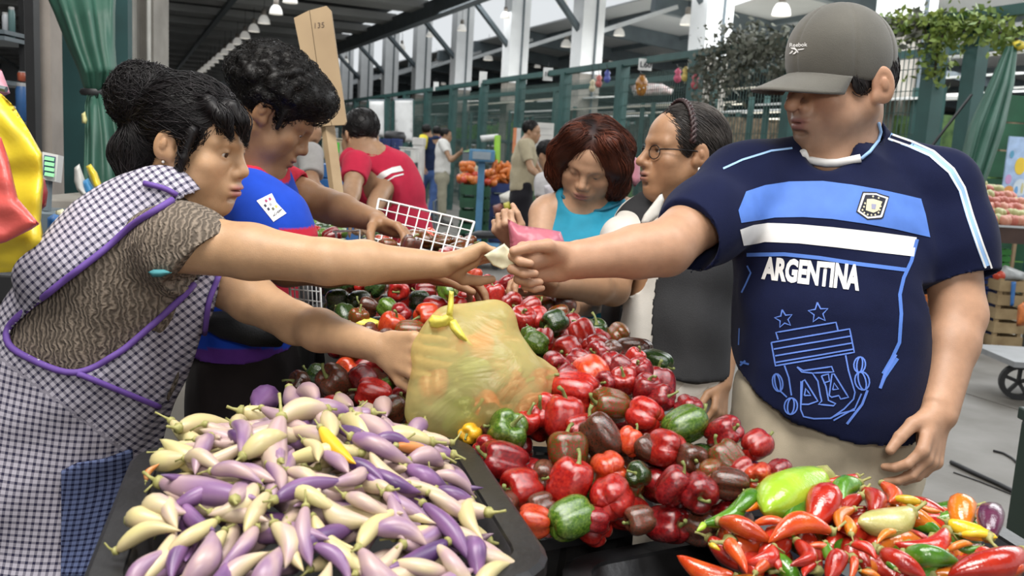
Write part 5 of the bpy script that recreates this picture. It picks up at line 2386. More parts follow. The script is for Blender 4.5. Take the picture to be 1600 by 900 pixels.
# table: planks on trestle legs
tab = thing('stall_table', 'rough plank table carrying the crates of produce', 'table', (-.1, 1.75, 0))
TZ = .62
for k in range(10):
    x0 = -.56 + k * .122
    y1 = 1.38 if k == 0 else (2.44 if k < 6 else 1.46)
    MB().box((x0, .80, TZ - .03), (x0 + .114, y1, TZ + rnd.uniform(-.003, 0))).build('plank', WOOD, tab)
for x, y in ((-.40, .9), (-.40, 2.36), (.12, 2.36), (.58, .9), (.58, 1.38)):
    MB().box((x - .035, y - .035, 0), (x + .035, y + .035, TZ - .03)).build('leg', WOOD, tab)
for y in (.9, 2.36):
    MB().box((-.43, y - .02, TZ - .10), (.61 if y < 1 else .15, y + .02, TZ - .03)).build('cross_rail', WOOD, tab)


def crate(name, label, cx, cy, L, Wd, z0, z1, rot, group=None, wall=.012, rimw=.028, rr=.05):
    """plastic crate with rounded corners, thick rolled rim, ribs and hand slots"""
    t = thing(name, label, 'crate', (cx, cy, z0), group)
    M = Matrix.Translation((cx, cy, 0)) @ Matrix.Rotation(rot, 4, 'Z')

    def ring(l, w, r, z, n=6):
        out = []
        for sx, sy, a0 in ((1, 1, 0), (-1, 1, 90), (-1, -1, 180), (1, -1, 270)):
            for i in range(n):
                a = math.radians(a0 + 90 * i / (n - 1))
                out.append(M @ Vector((sx * (l / 2 - r) + r * math.cos(a), sy * (w / 2 - r) + r * math.sin(a), z)))
        return out

    def shell(rings):
        mb = MB()
        vs = [p for r in rings for p in r]
        n = len(rings[0])
        fs = []
        for i in range(len(rings) - 1):
            for k in range(n):
                k2 = (k + 1) % n
                fs.append((i * n + k, i * n + k2, (i + 1) * n + k2, (i + 1) * n + k))
        mb.add(vs, fs)
        return mb
    ti = .03
    body = shell([ring(L - 2 * ti, Wd - 2 * ti, rr, z0), ring(L, Wd, rr, z1 - .005), ring(L - 2 * wall, Wd - 2 * wall, rr, z1 - .005), ring(L - 2 * wall - 2 * ti, Wd - 2 * wall - 2 * ti, rr, z0 + wall)])
    n = 24
    body.f.append(tuple(range(n - 1, -1, -1)))
    body.f.append(tuple(3 * n + i for i in range(n)))
    body.build('body', BLK, t, True)
    rim = shell([ring(L, Wd, rr, z1 - .022), ring(L + 2 * rimw, Wd + 2 * rimw, rr + rimw, z1 - .022), ring(L + 2 * rimw, Wd + 2 * rimw, rr + rimw, z1 - .004),
                 ring(L + 1.6 * rimw, Wd + 1.6 * rimw, rr + rimw, z1), ring(L - wall * 2 + .006, Wd - wall * 2 + .006, rr, z1), ring(L - wall * 2, Wd - wall * 2, rr, z1 - .01)])
    o = rim.build('rim', BLK, t)
    o.data.polygons.foreach_set('use_smooth', np.zeros(len(o.data.polygons), dtype=bool))
    for s in (-1, 1):
        for k in range(5):
            x = (k - 2) * L / 6
            g = MB()
            g.box((x - .008, s * (Wd / 2 - .012), z0 + .02), (x + .008, s * (Wd / 2 + .010), z1 - .02), M)
            g.build('rib', BLK, t)
    return t


CH_Z = .90
aC, bC, cC, dC = PZ(218, 690, CH_Z), PZ(725, 676, CH_Z), PZ(880, 900, CH_Z), PZ(188, 900, CH_Z)
rotC = math.atan2((bC - aC).y, (bC - aC).x) * .35 + (math.atan2((cC - bC).y, (cC - bC).x) + math.pi / 2) * .65
WC = (bC - aC).length
midB = (aC + bC) / 2
ax = Vector((math.cos(rotC), math.sin(rotC), 0))
ay = Vector((-math.sin(rotC), math.cos(rotC), 0))
LC = .50
cC_ = midB - ay * (LC / 2)
crate_a = crate('crate', 'black crate heaped with purple and cream chilies, in front of the stooping woman', cC_.x, cC_.y, WC - .05, LC - .05, TZ, CH_Z, rotC)

# pepper crates beneath the heap
e1, e2 = PZ(842, 842, .80), PZ(1052, 806, .80)
rotP = math.atan2((e2 - e1).y, (e2 - e1).x)
px_ = Vector((math.cos(rotP), math.sin(rotP), 0))
py_ = Vector((-math.sin(rotP), math.cos(rotP), 0))
o1 = e2 - px_ * .175 + py_ * .19
crate('crate', 'black crate under the front of the bell pepper heap', o1.x, o1.y, .32, .32, TZ, .80, rotP)
o2 = o1 + py_ * .40 - px_ * .01
crate('crate', 'black crate deep under the middle of the bell pepper heap, behind the front crate', o2.x, o2.y, .40, .34, TZ, .86, rotP)
o3 = o2 + py_ * .45 + px_ * .15
crate('crate', 'black crate under the back of the bell pepper heap', o3.x, o3.y, .40, .38, TZ, .93, rotP)
o5 = e1 * .42 + e2 * .58 - py_ * .168 + px_ * .055
crate('crate', 'empty black crate at the front between the chilies and the mixed peppers', o5.x, o5.y, .34, .25, TZ, .775, rotP)
o6 = PZ(1370, 870, .80)
crate('crate', 'black crate under the mixed red and green long peppers', o6.x + .03, o6.y, .46, .32, TZ, .80, rotP * .3)

o7 = P(600, 385, 2.84)
crate('crate', 'lower black crate standing on the floor beyond the table end', o7.x, o7.y, .50, .46, 0, .50, 0)
crate('crate', 'upper black crate of far peppers behind the reaching arms', o7.x, o7.y, .50, .46, .505, 1.02, 0)

# ------------------------------------------------------------------ bell peppers


def pepper_mat(name, stops, scale=7.0, rough=.16):
    m, nt, b = _new(name)
    N, L = nt.nodes, nt.links
    tc = N.new('ShaderNodeTexCoord')
    oi = N.new('ShaderNodeObjectInfo')
    ad = N.new('ShaderNodeVectorMath')
    ad.operation = 'ADD'
    L.new(tc.outputs['Object'], ad.inputs[0])
    cm = N.new('ShaderNodeCombineXYZ')
    mu = N.new('ShaderNodeMath')
    mu.operation = 'MULTIPLY'
    mu.inputs[1].default_value = 37.0
    L.new(oi.outputs['Random'], mu.inputs[0])
    for i in range(3):
        L.new(mu.outputs[0], cm.inputs[i])
    L.new(cm.outputs[0], ad.inputs[1])
    nz = N.new('ShaderNodeTexNoise')
    nz.inputs['Scale'].default_value = scale
    nz.inputs['Detail'].default_value = 2.5
    L.new(ad.outputs[0], nz.inputs['Vector'])
    cr = N.new('ShaderNodeValToRGB')
    els = cr.color_ramp.elements
    els[0].position, els[0].color = stops[0][0], (*stops[0][1], 1)
    els[1].position, els[1].color = stops[-1][0], (*stops[-1][1], 1)
    for p, c in stops[1:-1]:
        e = els.new(p)
        e.color = (*c, 1)
    L.new(nz.outputs['Fac'], cr.inputs[0])
    hs = N.new('ShaderNodeHueSaturation')
    mr = N.new('ShaderNodeMapRange')
    mr.inputs[3].default_value = .75
    mr.inputs[4].default_value = 1.2
    L.new(oi.outputs['Random'], mr.inputs[0])
    L.new(mr.outputs[0], hs.inputs['Value'])
    L.new(cr.outputs[0], hs.inputs['Color'])
    L.new(hs.outputs[0], b.inputs['Base Color'])
    b.inputs['Roughness'].default_value = rough
    b.inputs['Specular IOR Level'].default_value = .6
    b.inputs['Coat Weight'].default_value = .5
    b.inputs['Coat Roughness'].default_value = .06
    n2 = N.new('ShaderNodeTexNoise')
    n2.inputs['Scale'].default_value = 38
    L.new(ad.outputs[0], n2.inputs['Vector'])
    bp = N.new('ShaderNodeBump')
    bp.inputs['Strength'].default_value = .18
    bp.inputs['Distance'].default_value = .003
    L.new(n2.outputs['Fac'], bp.inputs['Height'])
    L.new(bp.outputs[0], b.inputs['Normal'])
    L.new(bp.outputs[0], b.inputs['Coat Normal'])
    MATS[name] = m
    return m


PM = {
    'red': pepper_mat('pepper_red', [(.25, (.20, .005, .005)), (.55, (.36, .013, .009)), (.75, (.44, .030, .012))]),
    'dkred': pepper_mat('pepper_dark_red', [(.25, (.09, .004, .006)), (.55, (.22, .008, .010)), (.75, (.32, .014, .012))]),
    'orange': pepper_mat('pepper_orange_red', [(.25, (.34, .020, .006)), (.55, (.52, .050, .012)), (.75, (.46, .09, .015))]),
    'mix': pepper_mat('pepper_turning', [(.32, (.055, .075, .010)), (.46, (.11, .055, .010)), (.60, (.20, .022, .008)), (.72, (.34, .020, .010))], 11),
    'brown': pepper_mat('pepper_brown', [(.3, (.040, .022, .012)), (.5, (.085, .030, .016)), (.7, (.14, .022, .012))], 10),
    'green': pepper_mat('pepper_green', [(.3, (.035, .085, .008)), (.55, (.085, .17, .018)), (.72, (.16, .24, .030))], 9),
    'dkgreen': pepper_mat('pepper_dark_green', [(.3, (.010, .025, .006)), (.55, (.022, .055, .010)), (.72, (.05, .09, .015))], 9),
    'yellow': pepper_mat('pepper_yellow', [(.3, (.55, .25, .01)), (.7, (.70, .40, .02))], 9),
}
STEM = mat('stem_green', (.10, .15, .03), .55, scale=20, col2=(.24, .24, .08))


def pepper_geo(seed):
    """blocky lobed pepper, unit radius, crown up; returns body and stem meshes"""
    r = random.Random(seed)
    lob = r.choice((3, 3, 4, 4))
    ph = r.uniform(0, 6.28)
    dep = r.uniform(.06, .13)
    tall = r.uniform(.86, 1.15)
    tap = r.uniform(.06, .26)
    lean = r.uniform(-.12, .12)
    nu, nv = 28, 17
    V, Fc = [], []
    for j in range(nv):
        v = j / (nv - 1)
        th = math.pi * v                      # 0 crown .. pi blossom end
        sq = 2.6
        cz, sz = math.cos(th), math.sin(th)
        rad = (abs(sz) ** (2 / sq))
        zz = math.copysign(abs(cz) ** (2 / sq), cz)
        rad *= 1 - tap * (.5 - .5 * zz)
        for i in range(nu):
            a = 2 * math.pi * i / nu
            l = 1 - dep * (1 - abs(math.cos(lob * (a - ph) / 2))) ** 1.6 * 2.0 * (.35 + .65 * sz)
            wob = 1 + .04 * math.sin(2 * a + seed) * sz
            x, y = rad * l * wob * math.cos(a), rad * l * wob * math.sin(a)
            z = zz * tall
            d = math.hypot(x, y)
            z -= .34 * math.exp(-(d / .34) ** 2) if zz > 0 else 0       # dimple round the stem
            z += (.16 * math.exp(-(d / .30) ** 2) + .10 * (abs(math.cos(lob * (a - ph) / 2)) < .35) * math.exp(-((d - .5) / .3) ** 2)) if zz < 0 else 0
            z += .07 * (abs(math.cos(lob * (a - ph) / 2)) - .5) * (1 if zz > 0 else -1) * math.exp(-((d - .6) / .35) ** 2)
            V.append((x + lean * z * .3, y, z))
    for j in range(nv - 1):
        for i in range(nu):
            i2 = (i + 1) % nu
            Fc.append((j * nu + i, (j + 1) * nu + i, (j + 1) * nu + i2, j * nu + i2))
    mb = MB()
    z0 = tall - .36
    bx, by = r.uniform(-.3, .3), r.uniform(-.3, .3)
    mb.tube([(0, 0, z0 - .02), (0, 0, z0 + .08), (bx * .3, by * .3, z0 + .28), (bx, by, z0 + .52), (bx * 1.8, by * 1.8, z0 + .62)], [.30, .13, .085, .075, .10], 8)
    return (V, Fc), (mb.v, mb.f)


PEP_ME = []
for s in range(7):
    (bv, bf), (sv, sf) = pepper_geo(40 + s)
    me = bpy.data.meshes.new('bell_pepper')
    me.from_pydata(bv, [], bf)
    me.polygons.foreach_set('use_smooth', [True] * len(me.polygons))
    ms = bpy.data.meshes.new('stem')
    ms.from_pydata(sv, [], sf)
    ms.polygons.foreach_set('use_smooth', [True] * len(ms.polygons))
    ms.materials.append(STEM)
    me.materials.append(None)
    PEP_ME.append((me, ms))

PEP_LABEL = {'red': 'glossy bright red bell pepper', 'dkred': 'deep dark red bell pepper', 'orange': 'orange-red bell pepper', 'mix': 'bell pepper turning from green to red',
             'brown': 'brownish dark bell pepper', 'green': 'green bell pepper', 'dkgreen': 'very dark green bell pepper', 'yellow': 'small yellow-orange pepper'}


def pepper(p, r, col, seed, place, rot=None, label=None):
    rr = random.Random(seed * 13 + 5)
    me, ms = PEP_ME[seed % 7]
    o = bpy.data.objects.new('bell_pepper', me)
    COL.objects.link(o)
    o.material_slots[0].link = 'OBJECT'
    o.material_slots[0].material = PM[col]
    o.location = p
    o.scale = (r, r, r)
    o.rotation_euler = rot or (rr.uniform(-1.9, 1.9), rr.uniform(-1.9, 1.9), rr.uniform(0, 6.28))
    tag(o, label or PEP_LABEL[col] + ' ' + place, 'pepper', None if label else PEP_LABEL[col] + 's ' + place)
    st = bpy.data.objects.new('stem', ms)
    COL.objects.link(st)
    st.parent = o
    return o


PLACED = []


def put_pep(px, py, wpx, col, place, seed, rot=None, label=None, dz=0.0):
    d = depth_pep(py) + dz
    r = wpx / 2 / F_PX * d
    p = P(px, py, d)
    PLACED.append((p, r))
    return pepper(p, r, col, seed, place, rot, label)


FRONT = [  # x, y, width, colour
    (787, 720, 72, 'dkred'), (815, 762, 74, 'red'), (890, 757, 76, 'red'), (952, 734, 64, 'orange'), (956, 778, 74, 'red'), (893, 811, 72, 'green'), (835, 815, 60, 'orange'),
    (791, 676, 72, 'green'), (886, 706, 74, 'mix'), (941, 682, 70, 'brown'), (985, 690, 50, 'orange'), (880, 652, 76, 'red'), (840, 640, 66, 'red'), (848, 604, 58, 'red'),
    (895, 613, 72, 'red'), (925, 585, 68, 'orange'), (955, 634, 62, 'mix'), (1008, 649, 62, 'red'), (1040, 702, 66, 'red'), (1070, 664, 66, 'green'), (1080, 716, 56, 'brown'),
    (1130, 676, 56, 'dkred'), (1182, 696, 54, 'red'), (1137, 720, 60, 'mix'), (1186, 744, 50, 'orange'), (1218, 738, 44, 'dkred'), (1052, 760, 60, 'dkred'), (1092, 768, 68, 'dkred'),
    (1140, 756, 58, 'brown'), (1000, 812, 54, 'brown'), (998, 742, 46, 'dkgreen'), (975, 596, 50, 'red'), (1000, 580, 44, 'dkred'), (1010, 610, 50, 'dkred'), (1032, 622, 48, 'dkred'),
    (1075, 637, 46, 'dkred'), (971, 575, 44, 'dkred'), (850, 742, 50, 'brown'), (845, 790, 50, 'brown'), (800, 626, 46, 'orange'), (767, 655, 54, 'brown'), (822, 656, 54, 'red'),
    (905, 668, 50, 'red'), (1010, 700, 46, 'brown'), (790, 790, 54, 'brown'), (760, 700, 46, 'dkred'), (930, 812, 44, 'dkred'), (1110, 740, 50, 'mix'), (1160, 735, 44, 'red'),
    (735, 677, 38, 'yellow')]
MIDB = [
    (887, 545, 50, 'red'), (912, 523, 46, 'red'), (935, 552, 44, 'dkred'), (866, 505, 46, 'dkgreen'), (838, 536, 40, 'green'), (826, 524, 30, 'green'), (850, 532, 40, 'red'), (838, 498, 46, 'red'),
    (868, 570, 48, 'dkred'), (905, 565, 44, 'dkred'), (816, 502, 50, 'red'), (800, 475, 42, 'red'), (830, 482, 40, 'red'), (775, 465, 40, 'red'), (752, 462, 44, 'red'), (735, 468, 40, 'red'),
    (955, 568, 40, 'dkred'), (885, 590, 44, 'dkred'), (930, 540, 40, 'red'), (945, 598, 44, 'dkred'), (790, 448, 36, 'dkred'), (992, 560, 36, 'red'), (955, 545, 32, 'brown'),
    (668, 494, 46, 'orange'), (690, 508, 40, 'red'), (622, 454, 40, 'red'), (606, 482, 36, 'green'), (640, 520, 44, 'mix'), (612, 510, 48, 'orange'), (600, 532, 44, 'brown'), (575, 520, 36, 'brown'),
    (655, 470, 36, 'dkgreen'), (700, 455, 36, 'green'), (680, 440, 36, 'dkgreen'), (645, 435, 34, 'dkred'), (585, 450, 36, 'dkgreen'), (560, 470, 38, 'dkgreen'), (545, 445, 36, 'dkgreen'),
    (528, 470, 40, 'dkgreen'), (540, 495, 40, 'dkgreen'), (515, 450, 34, 'dkgreen'), (570, 445, 36, 'red'), (600, 425, 32, 'mix'), (625, 490, 40, 'dkred'), (715, 480, 36, 'red'), (720, 445, 32, 'orange'),
    (665, 455, 32, 'dkred'), (535, 520, 36, 'dkgreen'), (560, 500, 36, 'mix'), (575, 480, 36, 'brown'), (700, 425, 30, 'green'), (740, 430, 30, 'orange'), (760, 445, 32, 'red'), (680, 478, 36, 'red')]
DARKL = [(541, 583, 52, 'orange'), (585, 600, 48, 'brown'), (604, 612, 56, 'green'), (620, 640, 56, 'brown'), (560, 610, 50, 'brown'), (632, 586, 40, 'dkred'), (575, 575, 44, 'dkred'),
         (525, 612, 44, 'brown'), (585, 640, 50, 'mix'), (545, 640, 50, 'brown'), (500, 590, 44, 'dkgreen'), (505, 630, 44, 'brown'), (470, 600, 44, 'brown'), (640, 615, 44, 'orange')]
FARB = []
rs = random.Random(11)
for i in range(70):
    x = rs.uniform(470, 745)
    y = rs.uniform(338, 425)
    if y < 345 + (x - 600) * .25 and x > 600:
        continue
    c = rs.choice(['dkgreen', 'green', 'dkgreen', 'red', 'dkred', 'mix', 'green']) if x < 560 else rs.choice(['red', 'dkred', 'red', 'dkgreen', 'mix', 'orange'])
    FARB.append((x, y, rs.uniform(26, 34), c))


def dfar(py):
    return float(np.interp(py, (325, 395, 430), (3.05, 2.55, 2.28)))


k = 0
for x, y, w_, c in FRONT:
    k += 1
    if c == 'yellow':
        put_pep(x, y, w_, c, '', k, label='small yellow-orange pepper beside the foot of the yellow bag')
    else:
        put_pep(x, y, w_, c, 'in the front of the heap near the crates', k)
for x, y, w_, c in MIDB:
    k += 1
    put_pep(x, y, w_, c, 'in the heap around the yellow bag', k)
for x, y, w_, c in DARKL:
    k += 1
    d = 1.78
    p = P(x, y, d - (y - 600) * .0012)
    PLACED.append((p, w_ / 2 / F_PX * d))
    pepper(p, w_ / 2 / F_PX * d, c, k, 'in the shaded crate left of the bag')
for x, y, w_, c in FARB:
    k += 1
    d = dfar(y)
    p = P(x, y, d)
    PLACED.append((p, w_ / 2 / F_PX * d))
    pepper(p, w_ / 2 / F_PX * d, c, k, 'in the far trays behind the arms')
# what lies under the visible layer, so that the heap is closed
rs = random.Random(23)
under = 0
for i in range(1500):
    if under >= 120:
        break
    x, y = rs.uniform(515, 1210), rs.uniform(425, 792)
    if x < 800 and y > 650 or (x > 1060 and y < 660 + (x - 1060) * .4) or x > 660 + (y - 400) * 1.6 + 160 or (x < 650 and y > 620):
        continue
    if y > 800 and x > 1060:
        continue
    d = depth_pep(y)
    q = P(x, y, d)
    c_ = q + Vector((0, .035, -.048))
    rr_ = rs.uniform(.030, .036)
    if any((c_ - p).length < (r + rr_) * .72 for p, r in PLACED):
        continue
    PLACED.append((c_, rr_))
    k += 1
    under += 1
    pepper(c_, rr_, rs.choice(['dkred', 'brown', 'red', 'dkgreen', 'mix', 'red']), k, 'lying lower in the heap')

# ------------------------------------------------------------------ purple and cream chilies


def chili_geo(seed, fat=.15, n=12, rings=14, tipk=.55, wrinkle=.02):
    """long pepper along +x from stem (0) to tip (1); unit length"""
    r = random.Random(seed)
    bend = r.uniform(-.16, .16)
    bend2 = r.uniform(-.08, .08)
    f = fat * r.uniform(.85, 1.12)
    pk = r.uniform(.28, .5)
    V, Fc = [], []
    for j in range(rings):
        t = j / (rings - 1)
        if t < pk:
            q = (.42 + .58 * math.sin(t / pk * math.pi / 2)) if t > 0 else .18
        else:
            q = max(0.02, math.cos((t - pk) / (1 - pk) * math.pi / 2) ** tipk)
        rad = f * q
        cx, cy, cz = t, bend * math.sin(math.pi * t), bend2 * math.sin(math.pi * t * 1.4)
        for i in range(n):
            a = 2 * math.pi * i / n
            rw = rad * (1 + wrinkle * math.sin(3 * a + seed + 3 * t))
            V.append((cx, cy + rw * math.cos(a), cz + rw * math.sin(a)))
    for j in range(rings - 1):
        for i in range(n):
            i2 = (i + 1) % n
            Fc.append((j * n + i, j * n + i2, (j + 1) * n + i2, (j + 1) * n + i))
    Fc.append(tuple(range(n - 1, -1, -1)))
    Fc.append(tuple((rings - 1) * n + i for i in range(n)))
    mb = MB()
    b1, b2 = r.uniform(-.10, .10), r.uniform(-.08, .08)
    mb.tube([(.03, 0, 0), (-.02, 0, 0), (-.05, b1 * .2, b2 * .2), (-.11, b1 * .6, b2 * .6), (-.18, b1 * 1.3, b2 * 1.3)], [f * .50, f * .48, f * .17, f * .11, f * .13], 7)
    return (V, Fc), (mb.v, mb.f)


def mk_chili(seed, fat, name='chili_pepper', tipk=.55, wrinkle=.02):
    (bv, bf), (sv, sf) = chili_geo(seed, fat, tipk=tipk, wrinkle=wrinkle)
    me = bpy.data.meshes.new(name)
    me.from_pydata(bv, [], bf)
    me.polygons.foreach_set('use_smooth', [True] * len(me.polygons))
    me.materials.append(None)
    ms = bpy.data.meshes.new('stem')
    ms.from_pydata(sv, [], sf)
    ms.polygons.foreach_set('use_smooth', [True] * len(ms.polygons))
    ms.materials.append(mat('chili_stem', (.22, .22, .06), .6, scale=20, col2=(.36, .33, .12)))
    return me, ms


def chili_mat(name, ca, cb, pos=(.35, .65), rough=.42, scale=(1.1, 4, 4), coat=.10):
    """colour runs in broad streaks along the pod"""
    m, nt, b = _new(name)
    N, L = nt.nodes, nt.links
    tc = N.new('ShaderNodeTexCoord')
    oi = N.new('ShaderNodeObjectInfo')
    mp = N.new('ShaderNodeMapping')
    mp.inputs['Scale'].default_value = scale
    L.new(tc.outputs['Object'], mp.inputs['Vector'])
    mu = N.new('ShaderNodeMath')
    mu.operation = 'MULTIPLY'
    mu.inputs[1].default_value = 51.0
    L.new(oi.outputs['Random'], mu.inputs[0])
    cm = N.new('ShaderNodeCombineXYZ')
    for i in range(3):
        L.new(mu.outputs[0], cm.inputs[i])
    L.new(cm.outputs[0], mp.inputs['Location'])
    nz = N.new('ShaderNodeTexNoise')
    nz.inputs['Scale'].default_value = 1.0
    nz.inputs['Detail'].default_value = 1.5
    L.new(mp.outputs[0], nz.inputs['Vector'])
    cr = N.new('ShaderNodeValToRGB')
    e = cr.color_ramp.elements
    e[0].position, e[1].position = pos
    e[0].color = (*ca, 1)
    e[1].color = (*cb, 1)
    L.new(nz.outputs['Fac'], cr.inputs[0])
    L.new(cr.outputs[0], b.inputs['Base Color'])
    b.inputs['Roughness'].default_value = rough
    b.inputs['Coat Weight'].default_value = coat
    b.inputs['Coat Roughness'].default_value = .15
    b.inputs['Subsurface Weight'].default_value = .06
    b.inputs['Subsurface Radius'].default_value = (.006, .004, .003)
    b.inputs['Subsurface Scale'].default_value = 1.0
    MATS[name] = m
    return m


CM_ = {'cream': chili_mat('chili_cream', (.40, .27, .28), (.52, .43, .25)), 'lilac': chili_mat('chili_lilac', (.20, .105, .22), (.43, .30, .28)),
       'purple': chili_mat('chili_purple', (.065, .026, .10), (.21, .10, .23)), 'pale': chili_mat('chili_pale_yellow', (.48, .38, .22), (.52, .46, .21)),
       'yellow': chili_mat('chili_yellow', (.62, .34, .01), (.72, .46, .03)), 'orange': chili_mat('chili_orange', (.45, .13, .01), (.56, .26, .10))}
CHL = {'cream': 'plump cream chili flushed with pink', 'lilac': 'lilac chili fading to cream', 'purple': 'violet-purple chili', 'pale': 'pale yellowish cream chili'}
CH_ME = [mk_chili(70 + i, .112 + .014 * (i % 3), tipk=.85) for i in range(9)]


def chili(a, b, col, seed, meshes, mats, label, cat='pepper', group=None, name='chili_pepper', fatk=1.0, roll=None):
    a, b = Vector(a), Vector(b)
    me, ms = meshes[seed % len(meshes)]
    o = bpy.data.objects.new(name, me)
    COL.objects.link(o)
    o.material_slots[0].link = 'OBJECT'
    o.material_slots[0].material = mats[col]
    d = b - a
    L = d.length
    q = d.to_track_quat('X', 'Z') @ Matrix.Rotation(roll if roll is not None else random.Random(seed).uniform(0, 6.28), 3, 'X').to_quaternion()
    o.rotation_mode = 'QUATERNION'
    o.rotation_quaternion = q
    o.location = a
    o.scale = (L, L * fatk, L * fatk)
    tag(o, label, cat, group)
    st = bpy.data.objects.new('stem', ms)
    COL.objects.link(st)
    st.parent = o
    return o


def heapC(lx, ly):
    """height of the chili heap over the crate, local coordinates along its sides"""
    return CH_Z - .015 + .105 * max(0, 1 - (abs(lx + .02) / .25) ** 2.2) * max(0, 1 - (abs(ly - .04) / .30) ** 2.2)


def onheap(px, py):
    """where a pixel's ray meets the heap"""
    lo_, hi_ = .7, 1.6
    for _ in range(40):
        m = (lo_ + hi_) / 2
        p = P(px, py, m)
        q = p - cC_
        h = heapC(q.dot(ax), q.dot(ay))
        if p.z > h:
            lo_ = m
        else:
            hi_ = m
    return P(px, py, lo_)


TOPC = [  # stem end, tip, colour
    (452, 612, 480, 712, 'lilac'), (440, 660, 436, 778, 'cream'), (512, 648, 430, 665, 'cream'), (530, 625, 590, 672, 'cream'), (470, 630, 560, 655, 'lilac'), (510, 655, 520, 690, 'pale'),
    (365, 670, 388, 715, 'lilac'), (330, 690, 308, 745, 'lilac'), (400, 640, 432, 655, 'purple'), (548, 690, 652, 728, 'lilac'), (500, 700, 545, 745, 'lilac'), (560, 660, 610, 700, 'lilac'),
    (420, 720, 440, 770, 'lilac'), (330, 745, 412, 762, 'lilac'), (250, 762, 405, 785, 'lilac'), (290, 725, 360, 735, 'cream'), (265, 790, 275, 815, 'cream'), (212, 808, 265, 812, 'pale'),
    (208, 850, 260, 838, 'pale'), (330, 815, 270, 862, 'pale'), (240, 790, 285, 802, 'cream'), (300, 795, 325, 820, 'purple'), (350, 800, 400, 812, 'cream'), (412, 780, 390, 820, 'pale'),
    (430, 790, 540, 755, 'purple'), (465, 770, 510, 790, 'pale'), (520, 785, 565, 812, 'cream'), (500, 810, 545, 850, 'pale'), (478, 800, 485, 890, 'lilac'), (430, 815, 445, 890, 'cream'),
    (400, 820, 345, 890, 'lilac'), (560, 865, 640, 795, 'pale'), (620, 780, 650, 800, 'lilac'), (590, 755, 610, 775, 'purple'), (600, 740, 640, 760, 'purple'), (650, 735, 690, 755, 'purple'),
    (690, 745, 730, 770, 'lilac'), (660, 795, 738, 885, 'purple'), (600, 830, 650, 850, 'lilac'), (700, 855, 605, 893, 'purple'), (735, 790, 755, 850, 'pale'), (690, 780, 720, 800, 'cream'),
    (650, 760, 680, 772, 'cream'), (700, 830, 740, 850, 'cream'), (640, 715, 690, 725, 'lilac'), (590, 690, 640, 705, 'purple'), (600, 640, 620, 690, 'lilac'), (570, 630, 600, 650, 'cream'),
    (545, 720, 590, 750, 'purple'), (460, 740, 490, 770, 'cream'), (370, 730, 420, 750, 'lilac'), (290, 700, 260, 712, 'cream'), (310, 682, 340, 690, 'cream'), (250, 715, 290, 712, 'pale'),
    (270, 745, 300, 760, 'cream'), (240, 880, 260, 850, 'cream'), (300, 890, 320, 850, 'lilac'), (290, 850, 275, 890, 'purple'), (345, 845, 330, 885, 'pale'), (520, 850, 560, 885, 'pale'),
    (580, 880, 620, 860, 'cream'), (640, 880, 690, 890, 'cream'), (650, 840, 690, 830, 'lilac'), (560, 780, 600, 800, 'cream'), (640, 820, 620, 790, 'lilac'), (380, 770, 350, 790, 'cream'),
    (455, 830, 470, 880, 'pale'), (510, 870, 530, 895, 'lilac'), (385, 690, 365, 680, 'purple'), (480, 690, 500, 720, 'pale'), (620, 740, 595, 720, 'cream'), (735, 855, 750, 890, 'purple'),
    (560, 735, 520, 760, 'lilac'), (355, 705, 330, 715, 'cream'), (405, 700, 425, 690, 'pale'), (540, 670, 575, 690, 'purple'), (700, 770, 735, 790, 'purple'), (320, 770, 290, 785, 'purple'),
    (220, 905, 250, 870, 'lilac'), (360, 915, 395, 885, 'cream'), (420, 930, 425, 880, 'lilac'), (470, 935, 500, 895, 'cream'), (540, 925, 575, 900, 'purple'), (600, 920, 650, 900, 'cream'), (680, 930, 730, 900, 'lilac'), (750, 920, 790, 890, 'pale'),
    (765, 870, 790, 880, 'cream'), (260, 930, 290, 900, 'pale'), (330, 935, 345, 900, 'purple'), (610, 900, 580, 880, 'lilac'), (720, 900, 690, 870, 'cream')]
for i, (x0, y0, x1, y1, c) in enumerate(TOPC):
    L = math.hypot(x1 - x0, y1 - y0)
    a, b = onheap(x0, y0), onheap(x1, y1)
    n = Vector((0, -.25, 1)).normalized()
    a, b = a + n * .008, b + n * .004
    if (b - a).length > .155:
        b = a + (b - a).normalized() * .155
    if (b - a).length < .07:
        mid_ = (a + b) / 2
        dd = (b - a).normalized()
        a, b = mid_ - dd * .035 + Vector((0, 0, -.012)), mid_ + dd * .035
    lab = CHL[c] + ' on top of the crate heap'
    grp = c + ' chilies on the heap'
    if (x0, y0) == (452, 612):
        lab, grp = 'lilac chili standing on end, topmost of the crate heap', None
    elif (x0, y0) == (440, 660):
        lab, grp = 'large cream chili pointing down the middle of the crate heap', None
    elif (x0, y0) == (560, 865):
        lab, grp = 'large pale yellow chili slanting near the right of the crate heap', None
    elif (x0, y0) == (478, 800):
        lab, grp = 'lilac chili lying straight towards the front of the crate heap', None
    chili(a, b, c, i, CH_ME, CM_, lab, group=grp, fatk=1.0 if (b - a).length > .09 else 1.25)
chili(onheap(500, 682) + Vector((0, 0, .012)), onheap(556, 735) + Vector((0, 0, .008)), 'yellow', 3, CH_ME, CM_, 'single bright yellow chili among the purple and cream ones')
chili(onheap(618, 703) + Vector((0, 0, .006)), onheap(680, 716) + Vector((0, 0, .006)), 'orange', 5, CH_ME, CM_, 'orange-streaked chili near the back of the chili heap')
chili(onheap(228, 752), onheap(246, 735) + Vector((0, 0, .01)), 'orange', 6, CH_ME, CM_, 'small orange chili in the left corner of the crate', fatk=1.6)
chili(onheap(690, 695) + Vector((0, 0, .01)), onheap(706, 712), 'pale', 2, CH_ME, CM_, 'small pale chili at the right back corner of the crate', fatk=1.4)
rs = random.Random(77)
